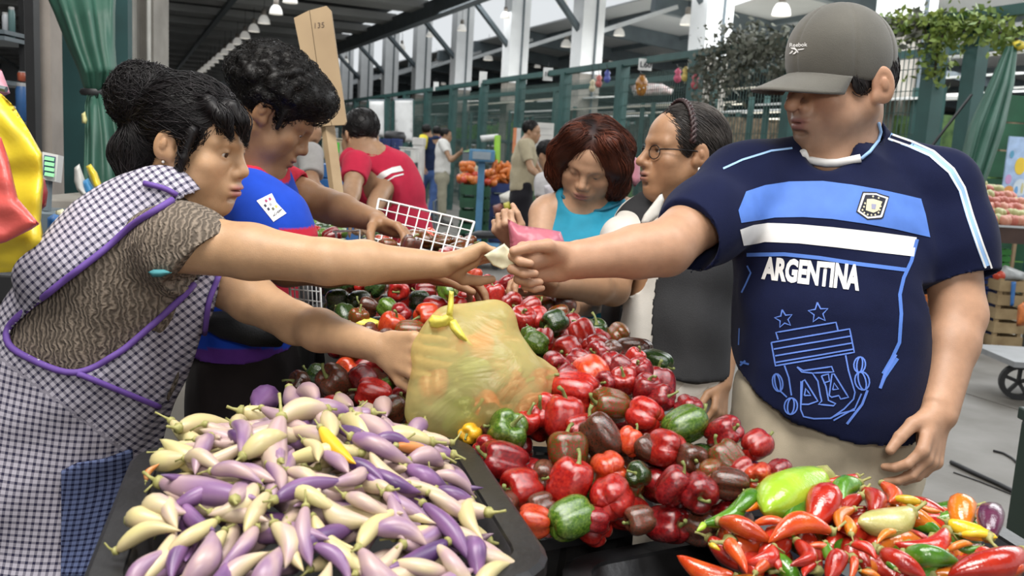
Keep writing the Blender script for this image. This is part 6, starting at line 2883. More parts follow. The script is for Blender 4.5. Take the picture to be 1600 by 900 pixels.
cols = ['cream', 'lilac', 'purple', 'pale', 'cream', 'lilac']
n_low = 0
for layer in (0, 1):
    for i in range(9):
        for j in range(11):
            lx = (i - 4) * .050 + rs.uniform(-.014, .014)
            ly = (j - 5) * .043 + rs.uniform(-.014, .014)
            if abs(lx) > WC / 2 - .055 or abs(ly) > LC / 2 - .055:
                continue
            z = heapC(lx, ly) - .014 - layer * .028
            c0 = cC_ + ax * lx + ay * ly
            ang = rs.uniform(0, 6.28)
            Lh = rs.uniform(.045, .058)
            dv = Vector((math.cos(ang), math.sin(ang), rs.uniform(-.25, .25))) * Lh
            p = Vector((c0.x, c0.y, z))
            a, b = p - dv, p + dv
            for q in (a, b):
                w_ = q - cC_
                m1, m2 = WC / 2 - .045, LC / 2 - .045
                q += ax * (max(-m1, min(m1, w_.dot(ax))) - w_.dot(ax)) + ay * (max(-m2, min(m2, w_.dot(ay))) - w_.dot(ay))
            if (b - a).length < .05:
                continue
            n_low += 1
            c = rs.choice(cols)
            chili(a, b, c, n_low + 200, CH_ME, CM_, CHL[c] + ' half buried in the crate heap', group=c + ' chilies half buried in the heap')

# ------------------------------------------------------------------ long red, orange, green and yellow peppers on the right
R_ = {'red': pepper_mat('long_red', [(.3, (.30, .010, .006)), (.7, (.50, .030, .012))], 4, .2), 'scarlet': pepper_mat('long_scarlet', [(.3, (.45, .035, .006)), (.7, (.58, .09, .015))], 4, .2),
      'orange': pepper_mat('long_orange', [(.3, (.55, .12, .008)), (.7, (.66, .20, .012))], 4, .2), 'green': pepper_mat('long_green', [(.3, (.035, .13, .008)), (.7, (.10, .25, .015))], 4, .22),
      'lime': pepper_mat('long_lime', [(.3, (.24, .42, .02)), (.7, (.38, .55, .04))], 4, .25), 'yellow': pepper_mat('long_yellow', [(.3, (.60, .36, .01)), (.7, (.72, .50, .03))], 4, .22),
      'aub': pepper_mat('long_aubergine', [(.3, (.05, .010, .03)), (.7, (.12, .02, .06))], 4, .25), 'olive': pepper_mat('long_olive', [(.3, (.36, .34, .10)), (.7, (.50, .46, .20))], 4, .3)}
RL = {'red': 'shiny red long pepper', 'scarlet': 'scarlet-orange long pepper', 'orange': 'orange long pepper', 'green': 'green long pepper', 'lime': 'lime green long pepper', 'yellow': 'yellow long pepper',
      'aub': 'dark aubergine coloured pepper', 'olive': 'faded olive-cream pepper'}
LP_ME = [mk_chili(170 + i, .105 + .02 * (i % 3), 'long_pepper', .7, .05) for i in range(8)]


def drt(px, py):
    """depth of the long-pepper heap at a pixel"""
    return float(np.interp(py, (740, 790, 840, 900), (1.34, 1.25, 1.17, 1.10)))


LONG = [  # stem, tip, colour, fatness
    (1160, 778, 1098, 818, 'green', 1.2), (1182, 770, 1140, 806, 'green', 1.1), (1288, 746, 1190, 810, 'lime', 1.5), (1275, 762, 1225, 818, 'green', 1.6), (1294, 756, 1232, 744, 'lime', 1.7),
    (1122, 814, 1205, 842, 'scarlet', 1.25), (1175, 820, 1250, 830, 'scarlet', 1.1), (1300, 830, 1200, 848, 'scarlet', 1.25), (1140, 845, 1160, 895, 'scarlet', 1.5), (1230, 775, 1165, 800, 'orange', .9),
    (1300, 770, 1262, 818, 'red', 1.5), (1340, 745, 1290, 755, 'red', 1.9), (1342, 755, 1318, 790, 'green', 1.9), (1350, 765, 1378, 802, 'red', 1.6), (1345, 775, 1325, 830, 'red', 1.3), (1378, 755, 1390, 785, 'scarlet', 1.6),
    (1335, 795, 1305, 832, 'orange', 1.1), (1330, 835, 1310, 800, 'orange', 1.1), (1425, 800, 1345, 822, 'olive', 1.6), (1440, 785, 1392, 780, 'yellow', 1.6), (1420, 795, 1360, 800, 'red', 1.6),
    (1480, 815, 1560, 842, 'yellow', 1.3), (1500, 835, 1560, 835, 'yellow', 1.1), (1480, 830, 1398, 850, 'red', 1.6), (1530, 855, 1485, 850, 'green', 1.4), (1410, 865, 1500, 880, 'green', 1.6),
    (1375, 860, 1445, 905, 'red', 1.4), (1600, 865, 1485, 905, 'red', 1.6), (1330, 850, 1370, 875, 'red', 1.9), (1320, 868, 1290, 900, 'red', 1.6), (1245, 845, 1235, 890, 'red', 2.0), (1210, 855, 1165, 880, 'red', 1.7),
    (1335, 870, 1325, 905, 'scarlet', 1.2), (1290, 848, 1318, 895, 'green', .9), (1545, 840, 1560, 785, 'aub', 1.0), (1470, 800, 1430, 790, 'orange', 1.2), (1400, 830, 1370, 850, 'orange', 1.1),
    (1300, 860, 1260, 850, 'scarlet', 1.2), (1455, 845, 1420, 830, 'red', 1.3), (1520, 890, 1560, 870, 'red', 1.5), (1275, 880, 1255, 905, 'red', 1.5), (1220, 890, 1195, 870, 'red', 1.5), (1345, 892, 1380, 905, 'orange', 1.1),
    (1180, 895, 1200, 860, 'scarlet', 1.4), (1108, 850, 1126, 860, 'yellow', 2.0), (1400, 890, 1390, 868, 'green', 1.5), (1480, 860, 1520, 848, 'orange', 1.2), (1570, 900, 1600, 885, 'scarlet', 1.4),
    (1590, 905, 1540, 900, 'orange', 1.3), (1100, 818, 1088, 830, 'lime', 1.4)]
LN = {}
for i, (x0, y0, x1, y1, c, fk) in enumerate(LONG):
    a, b = P(x0, y0, drt(x0, y0)), P(x1, y1, drt(x1, y1))
    lab = RL[c] + ' in the mixed crate at the right'
    LN[c] = LN.get(c, 0) + 1
    grp = c + ' long peppers at the right'
    special = {2: 'large lime green pepper on top of the mixed long peppers', 18: 'faded olive-cream pepper lying on the red ones', 34: 'dark aubergine pepper sticking up at the right edge of the mixed crate',
               5: 'leftmost scarlet pepper lying across the mixed crate', 27: 'large shiny red pepper at the right front of the mixed crate', 25: 'smooth dark green pepper at the front of the mixed crate'}
    if i in special:
        lab, grp = special[i], None
    chili(a, b, c, i, LP_ME, R_, lab, group=grp, name='long_pepper', fatk=fk)
rs = random.Random(91)
for i in range(75):
    x, y = rs.uniform(1105, 1600), rs.uniform(768, 905)
    if x < 1250 and y < 800 or x > 1540 and y < 850:
        continue
    d = drt(x, y)
    p = P(x, y, d) + Vector((0, .03, -.035))
    ang = rs.uniform(0, 6.28)
    dv = Vector((math.cos(ang), math.sin(ang), rs.uniform(-.3, .1))) * rs.uniform(.03, .05)
    c = rs.choice(['red', 'scarlet', 'red', 'orange', 'green', 'red'])
    chili(p - dv, p + dv, c, i + 300, LP_ME, R_, RL[c] + ' lower in the mixed crate', group=c + ' long peppers lower in the crate', name='long_pepper', fatk=1.6)

# ------------------------------------------------------------------ the tied yellow bag of peppers
bag = thing('plastic_bag', 'knotted translucent yellow plastic bag full of peppers, held by the stooping woman', 'bag', PZ(755, 668, .86), None)
m, nt, b = _new('yellow_film')
N, L = nt.nodes, nt.links
b.inputs['Base Color'].default_value = (.80, .72, .30, 1)
b.inputs['Roughness'].default_value = .28
b.inputs['Specular IOR Level'].default_value = .6
tr = N.new('ShaderNodeBsdfTransparent')
tr.inputs[0].default_value = (1, .96, .70, 1)
tl = N.new('ShaderNodeBsdfTranslucent')
tl.inputs[0].default_value = (.80, .70, .28, 1)
m1 = N.new('ShaderNodeMixShader')
m1.inputs[0].default_value = .35
m2 = N.new('ShaderNodeMixShader')
m2.inputs[0].default_value = .50
L.new(b.outputs[0], m1.inputs[1])
L.new(tl.outputs[0], m1.inputs[2])
L.new(m1.outputs[0], m2.inputs[1])
L.new(tr.outputs[0], m2.inputs[2])
L.new(m2.outputs[0], N['Material Output'].inputs[0])
tc = N.new('ShaderNodeTexCoord')
wv = N.new('ShaderNodeTexNoise')
wv.inputs['Scale'].default_value = 9
wv.inputs['Detail'].default_value = 4
wv.inputs['Distortion'].default_value = 1.2
L.new(tc.outputs['Object'], wv.inputs['Vector'])
bp = N.new('ShaderNodeBump')
bp.inputs['Strength'].default_value = .45
bp.inputs['Distance'].default_value = .02
L.new(wv.outputs['Fac'], bp.inputs['Height'])
L.new(bp.outputs[0], b.inputs['Normal'])
FILM = m
F = Field(v3(P(755, 570, 1.50)) - .2, v3(P(755, 570, 1.50)) + .2, .004)
F.ell(P(748, 600, 1.51), (.108, .085, .085), None, .02)
F.cone(P(690, 640, 1.50), P(800, 630, 1.53), .045, .045, .05)
F.cone(P(715, 530, 1.50), P(770, 505, 1.52), .052, .040, .06)
F.cone(P(800, 590, 1.53), P(862, 584, 1.57), .034, .008, .06)
F.cone(P(700, 560, 1.50), P(680, 640, 1.48), .040, .035, .04)
F.cone(P(690, 545, 1.49), P(700, 505, 1.49), .030, .016, .04)
F.cone(P(690, 655, 1.47), P(745, 660, 1.48), .020, .020, .03)
V, Q = F.mesh(1)
V = V + vnormals(V, Q) * (fold(V, 55, .0022, (.4, 0, 1), 4, seed=91) + fold(V, 120, .0008, None, 3, seed=92))[:, None]
V = lap(V, Q, .4)
mesh_obj('bag_film', V, Q, FILM, bag, True)
KN = mat('yellow_knot', (.72, .62, .09), .4, var=.2, scale=30, bump=.2, bscale=120)
for poly in ([(669, 501), (675, 492), (690, 494), (704, 488), (709, 499), (700, 509), (684, 513), (672, 511)], [(697, 493), (700, 472), (702, 454), (709, 456), (709, 478), (707, 495)], [(699, 500), (712, 499), (724, 519), (740, 542), (716, 529), (703, 515)]):
    puff('knot', poly, 1.452, .012, KN, bag, 3, folds=[(150, .003, (.6, 0, 1), 3, 6)], back=.8)
for i, (x, y, d, c) in enumerate([(705, 625, 1.50, 'green'), (760, 640, 1.50, 'orange'), (800, 610, 1.53, 'red'), (735, 585, 1.50, 'green'), (775, 585, 1.53, 'mix'), (680, 600, 1.50, 'red'), (745, 545, 1.52, 'orange'), (720, 650, 1.49, 'green')]):
    pepper(P(x, y, d), .034, c, 500 + i, '', label=['green pepper seen through the yellow bag, low at its left', 'orange pepper seen through the yellow bag at its base', 'red pepper at the right inside the yellow bag', 'green pepper in the middle of the yellow bag',
           'turning pepper inside the yellow bag at right of middle', 'red pepper pressed against the left side of the yellow bag', 'orange pepper near the top inside the yellow bag', 'green pepper at the very bottom of the yellow bag'][i])
# banknote passed between the hands
puff('banknote', [(756, 399), (770, 390), (788, 380), (799, 392), (816, 402), (802, 414), (785, 421), (770, 415)], 1.60, .004, mat('note_paper', (.60, .56, .36), .75, scale=60, col2=(.74, .70, .52)), None, 3,
     folds=[(70, .006, (1, 0, .5), 3, 5), (160, .002, None, 2, 6)])
o = bpy.data.objects['banknote']
tag(o, 'crumpled pale banknote passing between the two reaching hands', 'banknote')
# crumpled yellow bag lying on the peppers
o = puff('plastic_bag', [(543, 512), (556, 488), (566, 492), (590, 500), (597, 505), (580, 516), (566, 524)], 1.86, .02, KN, None, 5, folds=[(120, .004, None, 3, 8)])
tag(o, 'small crumpled yellow plastic bag lying on the peppers', 'bag')
# pink bag held by the woman in turquoise
PINK = mat('pink_film', (.62, .16, .24), .35, var=.25, scale=14, bump=.4, bscale=50)
m, nt, b = _new('pink_film_clear')
N, L = nt.nodes, nt.links
b.inputs['Base Color'].default_value = (.66, .20, .27, 1)
b.inputs['Roughness'].default_value = .35
tr = N.new('ShaderNodeBsdfTransparent')
tr.inputs[0].default_value = (1, .78, .82, 1)
mx = N.new('ShaderNodeMixShader')
mx.inputs[0].default_value = .35
L.new(b.outputs[0], mx.inputs[1])
L.new(tr.outputs[0], mx.inputs[2])
L.new(mx.outputs[0], N['Material Output'].inputs[0])
tc = N.new('ShaderNodeTexCoord')
nz = N.new('ShaderNodeTexNoise')
nz.inputs['Scale'].default_value = 16
L.new(tc.outputs['Object'], nz.inputs['Vector'])
bp = N.new('ShaderNodeBump')
bp.inputs['Strength'].default_value = .6
bp.inputs['Distance'].default_value = .02
L.new(nz.outputs['Fac'], bp.inputs['Height'])
L.new(bp.outputs[0], b.inputs['Normal'])
o = puff('plastic_bag', [(793, 342), (812, 352), (850, 357), (876, 362), (882, 378), (878, 430), (880, 470), (850, 476), (815, 468), (797, 440), (798, 400), (796, 372)], 2.30, .05, m, None, 8,
         folds=[(60, .008, (0, 0, 1), 5, 15)])
tag(o, 'open pink plastic bag in the hands of the woman in turquoise', 'bag')

# ------------------------------------------------------------------ white wire baskets
WW = mat('white_wire', (.72, .71, .68), .4, var=.05)


def grid_quad(mb, a, b, c, d, nu, nv, r):
    a, b, c, d = map(Vector, (a, b, c, d))
    for i in range(nu + 1):
        t = i / nu
        mb.tube([a.lerp(b, t), d.lerp(c, t)], r * (1.7 if i in (0, nu) else 1), 5)
    for j in range(nv + 1):
        t = j / nv
        mb.tube([a.lerp(d, t), b.lerp(c, t)], r * (1.7 if j in (0, nv) else 1), 5)


bk = thing('wire_basket', 'white wire basket tilted up behind the reaching arms', 'basket', P(660, 395, 2.55))
g = MB()
A_, B_, C_, D_ = P(592, 311, 2.62), P(741, 347, 2.50), P(722, 405, 2.36), P(580, 372, 2.48)
grid_quad(g, A_, B_, C_, D_, 9, 4, .0022)
g.build('back_grid', WW, bk)
g = MB()
grid_quad(g, D_, C_, C_ + Vector((0, -.10, -.06)), D_ + Vector((0, -.10, -.06)), 12, 2, .002)
g.build('floor_grid', WW, bk)
g = MB()
grid_quad(g, P(452, 438, 1.98), P(500, 440, 2.08), P(502, 488, 2.05), P(455, 480, 1.96), 7, 3, .0018)
bk2 = thing('wire_basket', 'edge of a white wire basket beside the young man in blue', 'basket', P(478, 488, 2.02))
g.build('side_grid', WW, bk2)
g = MB()
g.tube([P(520, 362, 2.35), P(562, 360, 2.35), P(562, 382, 2.33), P(600, 378, 2.30)], .003, 5)
g.tube([P(524, 362, 2.35), P(526, 372, 2.33)], .003, 5)
bk3 = thing('wire_basket', 'bent white wire edge of a basket under the young man\'s forearm', 'basket', P(560, 384, 2.33))
g.build('edge_wire', WW, bk3)
# extra pepper in the young man's fingers
pepper(P(606, 385, 2.13), .024, 'mix', 611, '', label='turning pepper under the fingertips of the young man in blue')
pepper(P(640, 386, 2.12), .026, 'brown', 612, '', label='dark pepper between the young man\'s hand and the wire basket')

# ================================================================== people further off


def bg_person(label, d, head, face, sh, el, wr, neck, hip, feet, shirt_c, trou_c, skin=(.33, .19, .11), hair_c=(.012, .010, .010), sl=.55, h=.008, w=.20, dep=.115,
              side=None, hs=1.0, long_hair=False, waist=.16, colfn=None, shirt_m=None):
    """sh/el/wr: two (px, py, depth) each; the person's own side vector runs from the second shoulder to the first"""
    S = [v3(P(*q)) for q in sh]
    E_ = [v3(P(*q)) for q in el]
    W_ = [v3(P(*q)) for q in wr]
    hp = v3(P(*hip))
    nk = v3(P(*neck))
    fx, fy = v3(P(*feet[0])), v3(P(*feet[1]))
    root = thing('person', label, 'person', (hp[0], hp[1], 0))
    H = Head(P(*head), face, (0, 0, 1), hs)
    pts = np.array([H.c] + S + E_ + W_ + [hp, nk])
    F = Field(pts.min(axis=0) - .22, pts.max(axis=0) + .22, h)
    head_prims(F, H, lid=.3)
    F.cone(H(0, -.03, -.05), nk, .05, .06, .03)
    for i in (0, 1):
        arm_prims(F, S[i], E_[i], W_[i], (.05, .045, .04, .038, .028))
        dv = unit(W_[i] - E_[i])
        tv = unit(np.cross(dv, [0, .3, 1])) * (1 if i else -1)
        hand_prims(F, W_[i], dv, np.cross(dv, tv), tv, 1.08, [(.4, .5, .3)] * 4, wr=.028)
    sv = unit(S[0] - S[1]) if side is None else unit(side)
    ax_ = unit(nk - hp)
    fv = unit(np.cross(ax_, sv))
    nodes = [(nk * .96 + hp * .04, sv * w * .45, fv * .06), (nk * .85 + hp * .15, sv * w * .92, fv * dep * .8), (nk * .6 + hp * .4, sv * w * .92, fv * dep), (nk * .25 + hp * .75, sv * waist, fv * dep * .95), (hp, sv * (waist + .005), fv * dep)]
    F.loft([(c, a * .85, b * .85) for c, a, b in nodes], .04)
    V, Q = F.mesh(1)
    mesh_obj('body', V, Q, SKIN, root, True, cols=skin_cols(V, skin, H))
    F = Field(pts.min(axis=0) - .22, pts.max(axis=0) + .22, h * 1.2)
    F.loft([(c, a, b) for c, a, b in nodes], .04)
    for i in (0, 1):
        e = S[i] * (1 - sl) + E_[i] * sl
        F.chain([S[i], e], [.068, .062], .04)
        F.cutbox(e, E_[i] - S[i], .11)
    F.cone(H(0, -.03, -.05), nk, .058, .066, .01, 's')
    F.halfspace(hp - ax_ * .05, -ax_)
    so, SV_, SQ_ = garment('shirt', F, root, shirt_c, [(30, .005, ax_, 4, 7, None)], colfn=colfn, m=shirt_m)
    F = Field(np.minimum.reduce([hp, fx, fy]) - .26, np.maximum.reduce([hp, fx, fy]) + .26, h * 1.6)
    F.loft([(hp + ax_ * .02, sv * waist, fv * dep * .9), (hp - ax_ * .13, sv * (waist + .01), fv * dep)], .03)
    legs(F, hp + sv * .085 - ax_ * .12, hp - sv * .085 - ax_ * .12, fx, fy, .092, .068)
    garment('trousers', F, root, trou_c, [(26, .007, (0, 0, 1), 4, 9, None)])
    F = Field(H.c - .2, H.c + .2, h * .8)
    F.ell(H(0, -.022, .042), (.084 * hs, .102 * hs, .090 * hs), H.R, .01)
    F.ell(H(0, .110, -.045), (.11, .080, .108), H.R, .01, 's')
    F.halfspace(H(0, -.03, -.055), -H.u + H.f * .5)
    for q in (-1, 1):
        F.ell(H(q * .085, -.004, -.018), (.035, .022, .036), H.R, .004, 's')
    if long_hair:
        F.chain([H(0, -.08, .0), H(0, -.09, -.16)], [.06, .03], .03)
    hair_obj('hair', F, root, lambda p: np.tile(-H.u * .7 - H.f * .4, (len(p), 1)), HAIR, n=500, steps=6, step=.008, r=.0016, off=.003, col=hair_c, seed=3, jit=.3)
    for q in (fx, fy):
        if q[2] < .3:
            shoe(root, (q[0], q[1], 0), (H.f[0], H.f[1]), SHOE)
    return root, so, SV_, SQ_


RED = (.46, .022, .055)
rp, so, SV_, SQ_ = bg_person('man in a red polo shirt with white back stripes, bending away from us', 4.4, (562, 213, 4.35), (-.62, .70, -.30), [(618, 268, 4.45), (558, 256, 4.2)], [(592, 308, 4.25), (550, 296, 4.1)], [(576, 340, 4.15), (546, 325, 4.0)],
                             (582, 238, 4.35), (634, 372, 4.6), [(648, 560, 4.6), (618, 570, 4.75)], RED, (.02, .022, .03), skin=(.34, .20, .115), sl=.62, w=.21, dep=.125, side=(.86, .45, -.12), h=.007)
B2 = bvh_of(SV_, SQ_)
pr = Print(B2, .004)
pr.poly([(582, 281), (595, 270), (612, 262), (625, 259), (630, 267), (612, 271), (597, 280), (584, 291)], 4)
pr.line([(587, 296), (600, 285), (616, 276), (630, 272)], 2.2)
pr.build('stripe', WHITE, so, 'white stripes across the back')
bg_person('man in a grey shirt stooping behind the young man in blue', 4.9, (474, 208, 4.9), (.80, -.2, -.5), [(486, 244, 4.75), (452, 248, 5.05)], [(486, 286, 4.65), (470, 290, 4.9)], [(498, 306, 4.5), (500, 296, 4.7)],
          (470, 234, 4.95), (440, 312, 5.1), [(440, 520, 5.1), (452, 512, 5.2)], (.33, .32, .31), (.10, .14, .22), sl=.75, side=(.3, -.9, 0))
yw, _, _, _ = bg_person('person in yellow shirt and dark vest walking in blue jeans', 17.0, (667, 205, 17), (.35, .93, 0), [(661, 217, 16.9), (682, 217, 17)], [(660, 238, 16.8), (685, 238, 17)], [(662, 262, 16.7), (684, 258, 17)],
          (671, 213, 17), (673, 264, 17), [(648, 318, 17.2), (674, 331, 16.8)], (.014, .024, .06), (.055, .10, .24), h=.011, w=.19, sl=.05)
mat('yellow_cotton', (.62, .52, .02), .8)
g = MB()
g.tube([P(662, 214, 16.85), P(660.5, 222, 16.8), P(660, 231, 16.75)], [.085, .09, .085], 10)
g.build('sleeve', MATS['yellow_cotton'], yw, True)['label'] = 'yellow short sleeve'
bg_person('man in a white shirt and khaki trousers, seen from the side in mid hall', 16.2, (697, 212, 16.2), (.96, -.1, -.1), [(690, 222, 16.0), (694, 222, 16.4)], [(704, 250, 15.9), (706, 250, 16.3)], [(714, 242, 15.9), (715, 243, 16.2)],
          (693, 219, 16.2), (691, 268, 16.2), [(692, 331, 16.1), (690, 335, 16.3)], (.66, .65, .62), (.30, .28, .21), h=.011, side=(0, -1, 0), w=.19, dep=.14, waist=.15)
bg_person('man in a tan shirt and black trousers standing sideways behind the woman in turquoise', 10.4, (831, 206, 10.4), (.93, -.3, -.12), [(818, 226, 10.2), (826, 226, 10.6)], [(830, 264, 10.1), (838, 262, 10.5)], [(845, 277, 10.0), (848, 276, 10.3)],
          (822, 220, 10.4), (815, 294, 10.4), [(816, 408, 10.3), (812, 412, 10.5)], (.36, .31, .21), (.012, .011, .014), h=.009, side=(.2, -.98, 0), w=.20, dep=.14, waist=.15, sl=.7)
bg_person('far person in a purple top standing behind the man in yellow', 18.4, (683, 207, 18.4), (.2, .95, 0), [(677, 218, 18.4), (690, 218, 18.4)], [(675, 238, 18.4), (692, 238, 18.4)], [(676, 256, 18.4), (691, 256, 18.4)],
          (684, 214, 18.4), (684, 262, 18.4), [(681, 321, 18.4), (687, 321, 18.4)], (.10, .06, .22), (.03, .03, .05), h=.012, w=.18)
bg_person('far dark-haired person half hidden behind the auburn-haired woman', 7.5, (857, 244, 7.5), (.7, -.6, -.2), [(850, 280, 7.4), (880, 280, 7.6)], [(848, 330, 7.4), (885, 330, 7.6)], [(856, 370, 7.3), (886, 370, 7.5)],
          (862, 268, 7.5), (866, 390, 7.5), [(862, 520, 7.5), (874, 520, 7.5)], (.52, .50, .50), (.08, .09, .12), h=.010)

# ================================================================== things in the hall behind


def upright(name, label, cat, x0, x1, y0, y1, d, dep, m, kind=None, group=None, parts=None, floor_=False, handle=True):
    """a box-like thing whose front face spans the given outline at depth d; panel seams and feet are parts"""
    a, b = P(x0, y1, d), P(x1, y1, d)
    zt, zb = P((x0 + x1) / 2, y0, d).z, P((x0 + x1) / 2, y1, d).z
    if floor_:
        zb = 0.0
    v = Vector((b.x - a.x, b.y - a.y, 0)).normalized()
    n = Vector((-v.y, v.x, 0))
    M = Matrix(((v.x, n.x, 0, a.x), (v.y, n.y, 0, a.y), (0, 0, 1, zb), (0, 0, 0, 1)))
    t = thing(name, label, cat, (M @ Vector(((b - a).length / 2, dep / 2, 0))), group)
    return t, M, Vector((b.x - a.x, b.y - a.y, 0)).length, zt - zb, dep


def slat_crate(label, x0, x1, y0, y1, d, dep, m, n=4, floor_=False, group=None, posts=True, gap=.25):
    t, M, W_, H_, D_ = upright('crate', label, 'crate', x0, x1, y0, y1, d, dep, m, floor_=floor_, group=group)
    for k in range(n):
        z0, z1 = H_ * (k + gap / 2) / n, H_ * (k + 1 - gap / 2) / n
        for lo_, hi_ in (((0, 0, z0), (W_, .015, z1)), ((0, D_ - .015, z0), (W_, D_, z1)), ((0, .015, z0), (.015, D_ - .015, z1)), ((W_ - .015, .015, z0), (W_, D_ - .015, z1))):
            MB().box(lo_, hi_, M).build('slat', m, t)
    if posts:
        for x in (.012, W_ - .042):
            for y in (.016, D_ - .046):
                MB().box((x, y, 0), (x + .03, y + .03, H_), M).build('corner_post', m, t)
    MB().box((.01, .01, .005), (W_ - .01, D_ - .01, .02), M).build('base', m, t)
    return t, M, W_, H_, D_


def solid_box(name, label, cat, x0, x1, y0, y1, d, dep, m, floor_=False, lid=None, group=None):
    t, M, W_, H_, D_ = upright(name, label, cat, x0, x1, y0, y1, d, dep, m, floor_=floor_, group=group)
    MB().box((0, 0, 0), (W_, D_, H_ * .93), M).build('body', m, t, bevel=.01)
    MB().box((-.01, -.01, H_ * .93), (W_ + .01, D_ + .01, H_), M).build('lid', lid or m, t, bevel=.006)
    return t, M, W_, H_, D_


BLUEP = mat('blue_plastic', (.02, .12, .34), .45, var=.25, scale=6)
NAVYP = mat('navy_plastic', (.012, .03, .13), .45, var=.3, scale=6)
GREENP = mat('green_plastic', (.05, .30, .05), .45, var=.25, scale=6)
DGREENP = mat('dark_green_plastic', (.012, .07, .03), .5, var=.3, scale=6)
WHITEB = mat('white_box', (.58, .57, .54), .6, var=.15, scale=5)
BEIGE = mat('beige_board', (.42, .37, .26), .7, var=.15, scale=6)
SHEET = mat('white_sheet', (.60, .60, .59), .8, var=.12, scale=4, bump=.3, bscale=12)
ORANGEP = mat('orange_mesh_bag', (.45, .13, .03), .7, var=.4, scale=18)
SKYBLUE = mat('scale_blue', (.07, .20, .34), .5, var=.15)

# wooden board on a stick
bd = thing('wooden_sign', 'tall bare wooden board on a stick standing above the young man\'s hair', 'sign', P(518, 330, 3.3).xy.to_3d())
BOARD = mat('plywood', (.30, .205, .115), .7, scale=3, col2=(.42, .30, .17), bump=.1, bscale=30)


def slab_px(poly, d0, d1, th, m, name, parent):
    ys = [p[1] for p in poly]
    f = [P(x, y, d0 + (d1 - d0) * (y - min(ys)) / (max(ys) - min(ys))) for x, y in poly]
    n = (f[1] - f[0]).cross(f[-1] - f[0]).normalized()
    if n.dot(EYE - f[0]) > 0:
        n = -n
    b = [p + n * th for p in f]
    k = len(f)
    fs = [tuple(range(k)), tuple(range(2 * k - 1, k - 1, -1))] + [(i, (i + 1) % k, k + (i + 1) % k, k + i) for i in range(k)]
    return MB().add(f + b, fs).build(name, m, parent)


slab_px([(459, 28), (483, 16), (499, 130), (518, 196), (494, 198)], 3.25, 3.28, .018, BOARD, 'board', bd)
slab_px([(484, 16), (510, 9), (517, 16), (541, 190), (538, 195), (519, 196), (500, 130)], 3.25, 3.28, .018, BOARD, 'board', bd)
g = MB()
g.bar(P(506, 150, 3.32), P(530, 332, 3.32), .045, .025)
g.build('stick', mat('stick_wood', (.36, .24, .13), .7, scale=8, col2=(.46, .33, .19)), bd)
g = MB()
g.bar(P(530, 330, 3.32), Vector((P(530, 332, 3.32).x, P(530, 332, 3.32).y + .02, 0)), .045, .025)
g.build('stick', MATS['stick_wood'], bd)
bv = BVHTree.FromObject(bpy.data.objects['board.001'], bpy.context.evaluated_depsgraph_get()) if False else None
mm = [o for o in bd.children if o.name.startswith('board')][1]
wv_ = [v.co + Vector(bd.location) for v in mm.data.vertices]
bb = BVHTree.FromPolygons([tuple(v) for v in wv_], [tuple(p.vertices) for p in mm.data.polygons])
pr = Print(bb, .002)
tw3, _ = text_width('135')
pr.text('135', lambda x, y: (489.5 + x / tw3 * 15, 44.5 - y * 12 - x / tw3 * 1.5), 2, bold=-.004)
pr.build('lettering', mat('faded_ink', (.10, .07, .05), .8), bd)

# stalls in the middle distance, left to right
t, M, W_, H_, D_ = solid_box('cabinet', 'beige cabinet with a green label behind the wooden stick', 'cabinet', 502, 556, 216, 250, 6.2, .5, BEIGE)
MB().box((W_ * .33, -.012, H_ * .35), (W_ * .52, -.002, H_ * .8), M).build('green_label', mat('label_green', (.10, .52, .06), .6), t)
MB().box((.02, -.008, H_ * .08), (W_ - .02, 0, H_ * .28), M).build('door', mat('cabinet_tan', (.34, .27, .16), .7), t)
z_ = P(530, 250, 6.2).z
MB().box((-.15, -.05, -.06), (W_ + .3, D_ + .05, 0), M).build('counter', STEEL, t)
for x in (0, W_ - .05):
    MB().box((x, .05, -z_), (x + .05, .1, -.06), M).build('leg', STEEL, t)
    MB().box((x, D_ - .1, -z_), (x + .05, D_ - .05, -.06), M).build('leg', STEEL, t)
for i, (x0, x1, lab) in enumerate([(496, 516, 'blue plastic tub under the beige cabinet, left of the stick'), (519, 546, 'blue plastic tub under the beige cabinet, right of the stick')]):
    t, M, W_, H_, D_ = solid_box('tub', lab, 'tub', x0, x1, 256, 300, 5.6, .4, BLUEP, floor_=True)
for i, (x0, x1, y0, y1, dd, lab) in enumerate([(577, 600, 158, 214, 15.0, 'white hanging sheet above the red polo man'), (617, 645, 157, 222, 15.5, 'white hanging sheet behind the black-seated stool and blue crates')]):
    o = puff('sheet', [(x0, y0), (x1, y0), (x1, y1), (x0, y1)], dd, .05, SHEET, None, 8, folds=[(5, .04, (0, 0, 1), 4, 3 + i)])
    tag(o, lab, 'sheet')
    g = thing('sheet_rail', 'thin rail holding up the %s hanging white sheet' % ('left' if i == 0 else 'right'), 'rail', P((x0 + x1) / 2, y1, dd).xy.to_3d())
    a, b = P(x0 - 1, y0, dd + .05), P(x1 + 1, y0, dd + .05)
    MB().tube([a, b], .03, 5).build('rail', STEEL, g)
    for q in (a, b):
        MB().tube([q, (q.x, q.y, 0)], .03, 5).build('post', GREEN_POST, g)
for j in range(3):
    for i in range(3):
        x0 = 583 + i * 14
        y1 = 252 - j * 12
        slat_crate('navy crate right of the red polo man, %s of the %s column' % (('bottom', 'middle', 'top')[j], ('left', 'middle', 'right')[i]), x0, x0 + 13, y1 - 11.5, y1, 11.0, .35, NAVYP, 3, floor_=(j == 0), group='navy crate stack')
t, M, W_, H_, D_ = solid_box('fridge', 'small white cooler box standing right of the navy crates', 'box', 624, 648, 230, 254, 10.2, .4, WHITEB)
MB().box((W_ * .3, -.01, H_ * .45), (W_ * .7, 0, H_ * .8), M).build('label', mat('label_grey', (.2, .25, .25), .6), t)
z_ = P(636, 254, 10.2).z
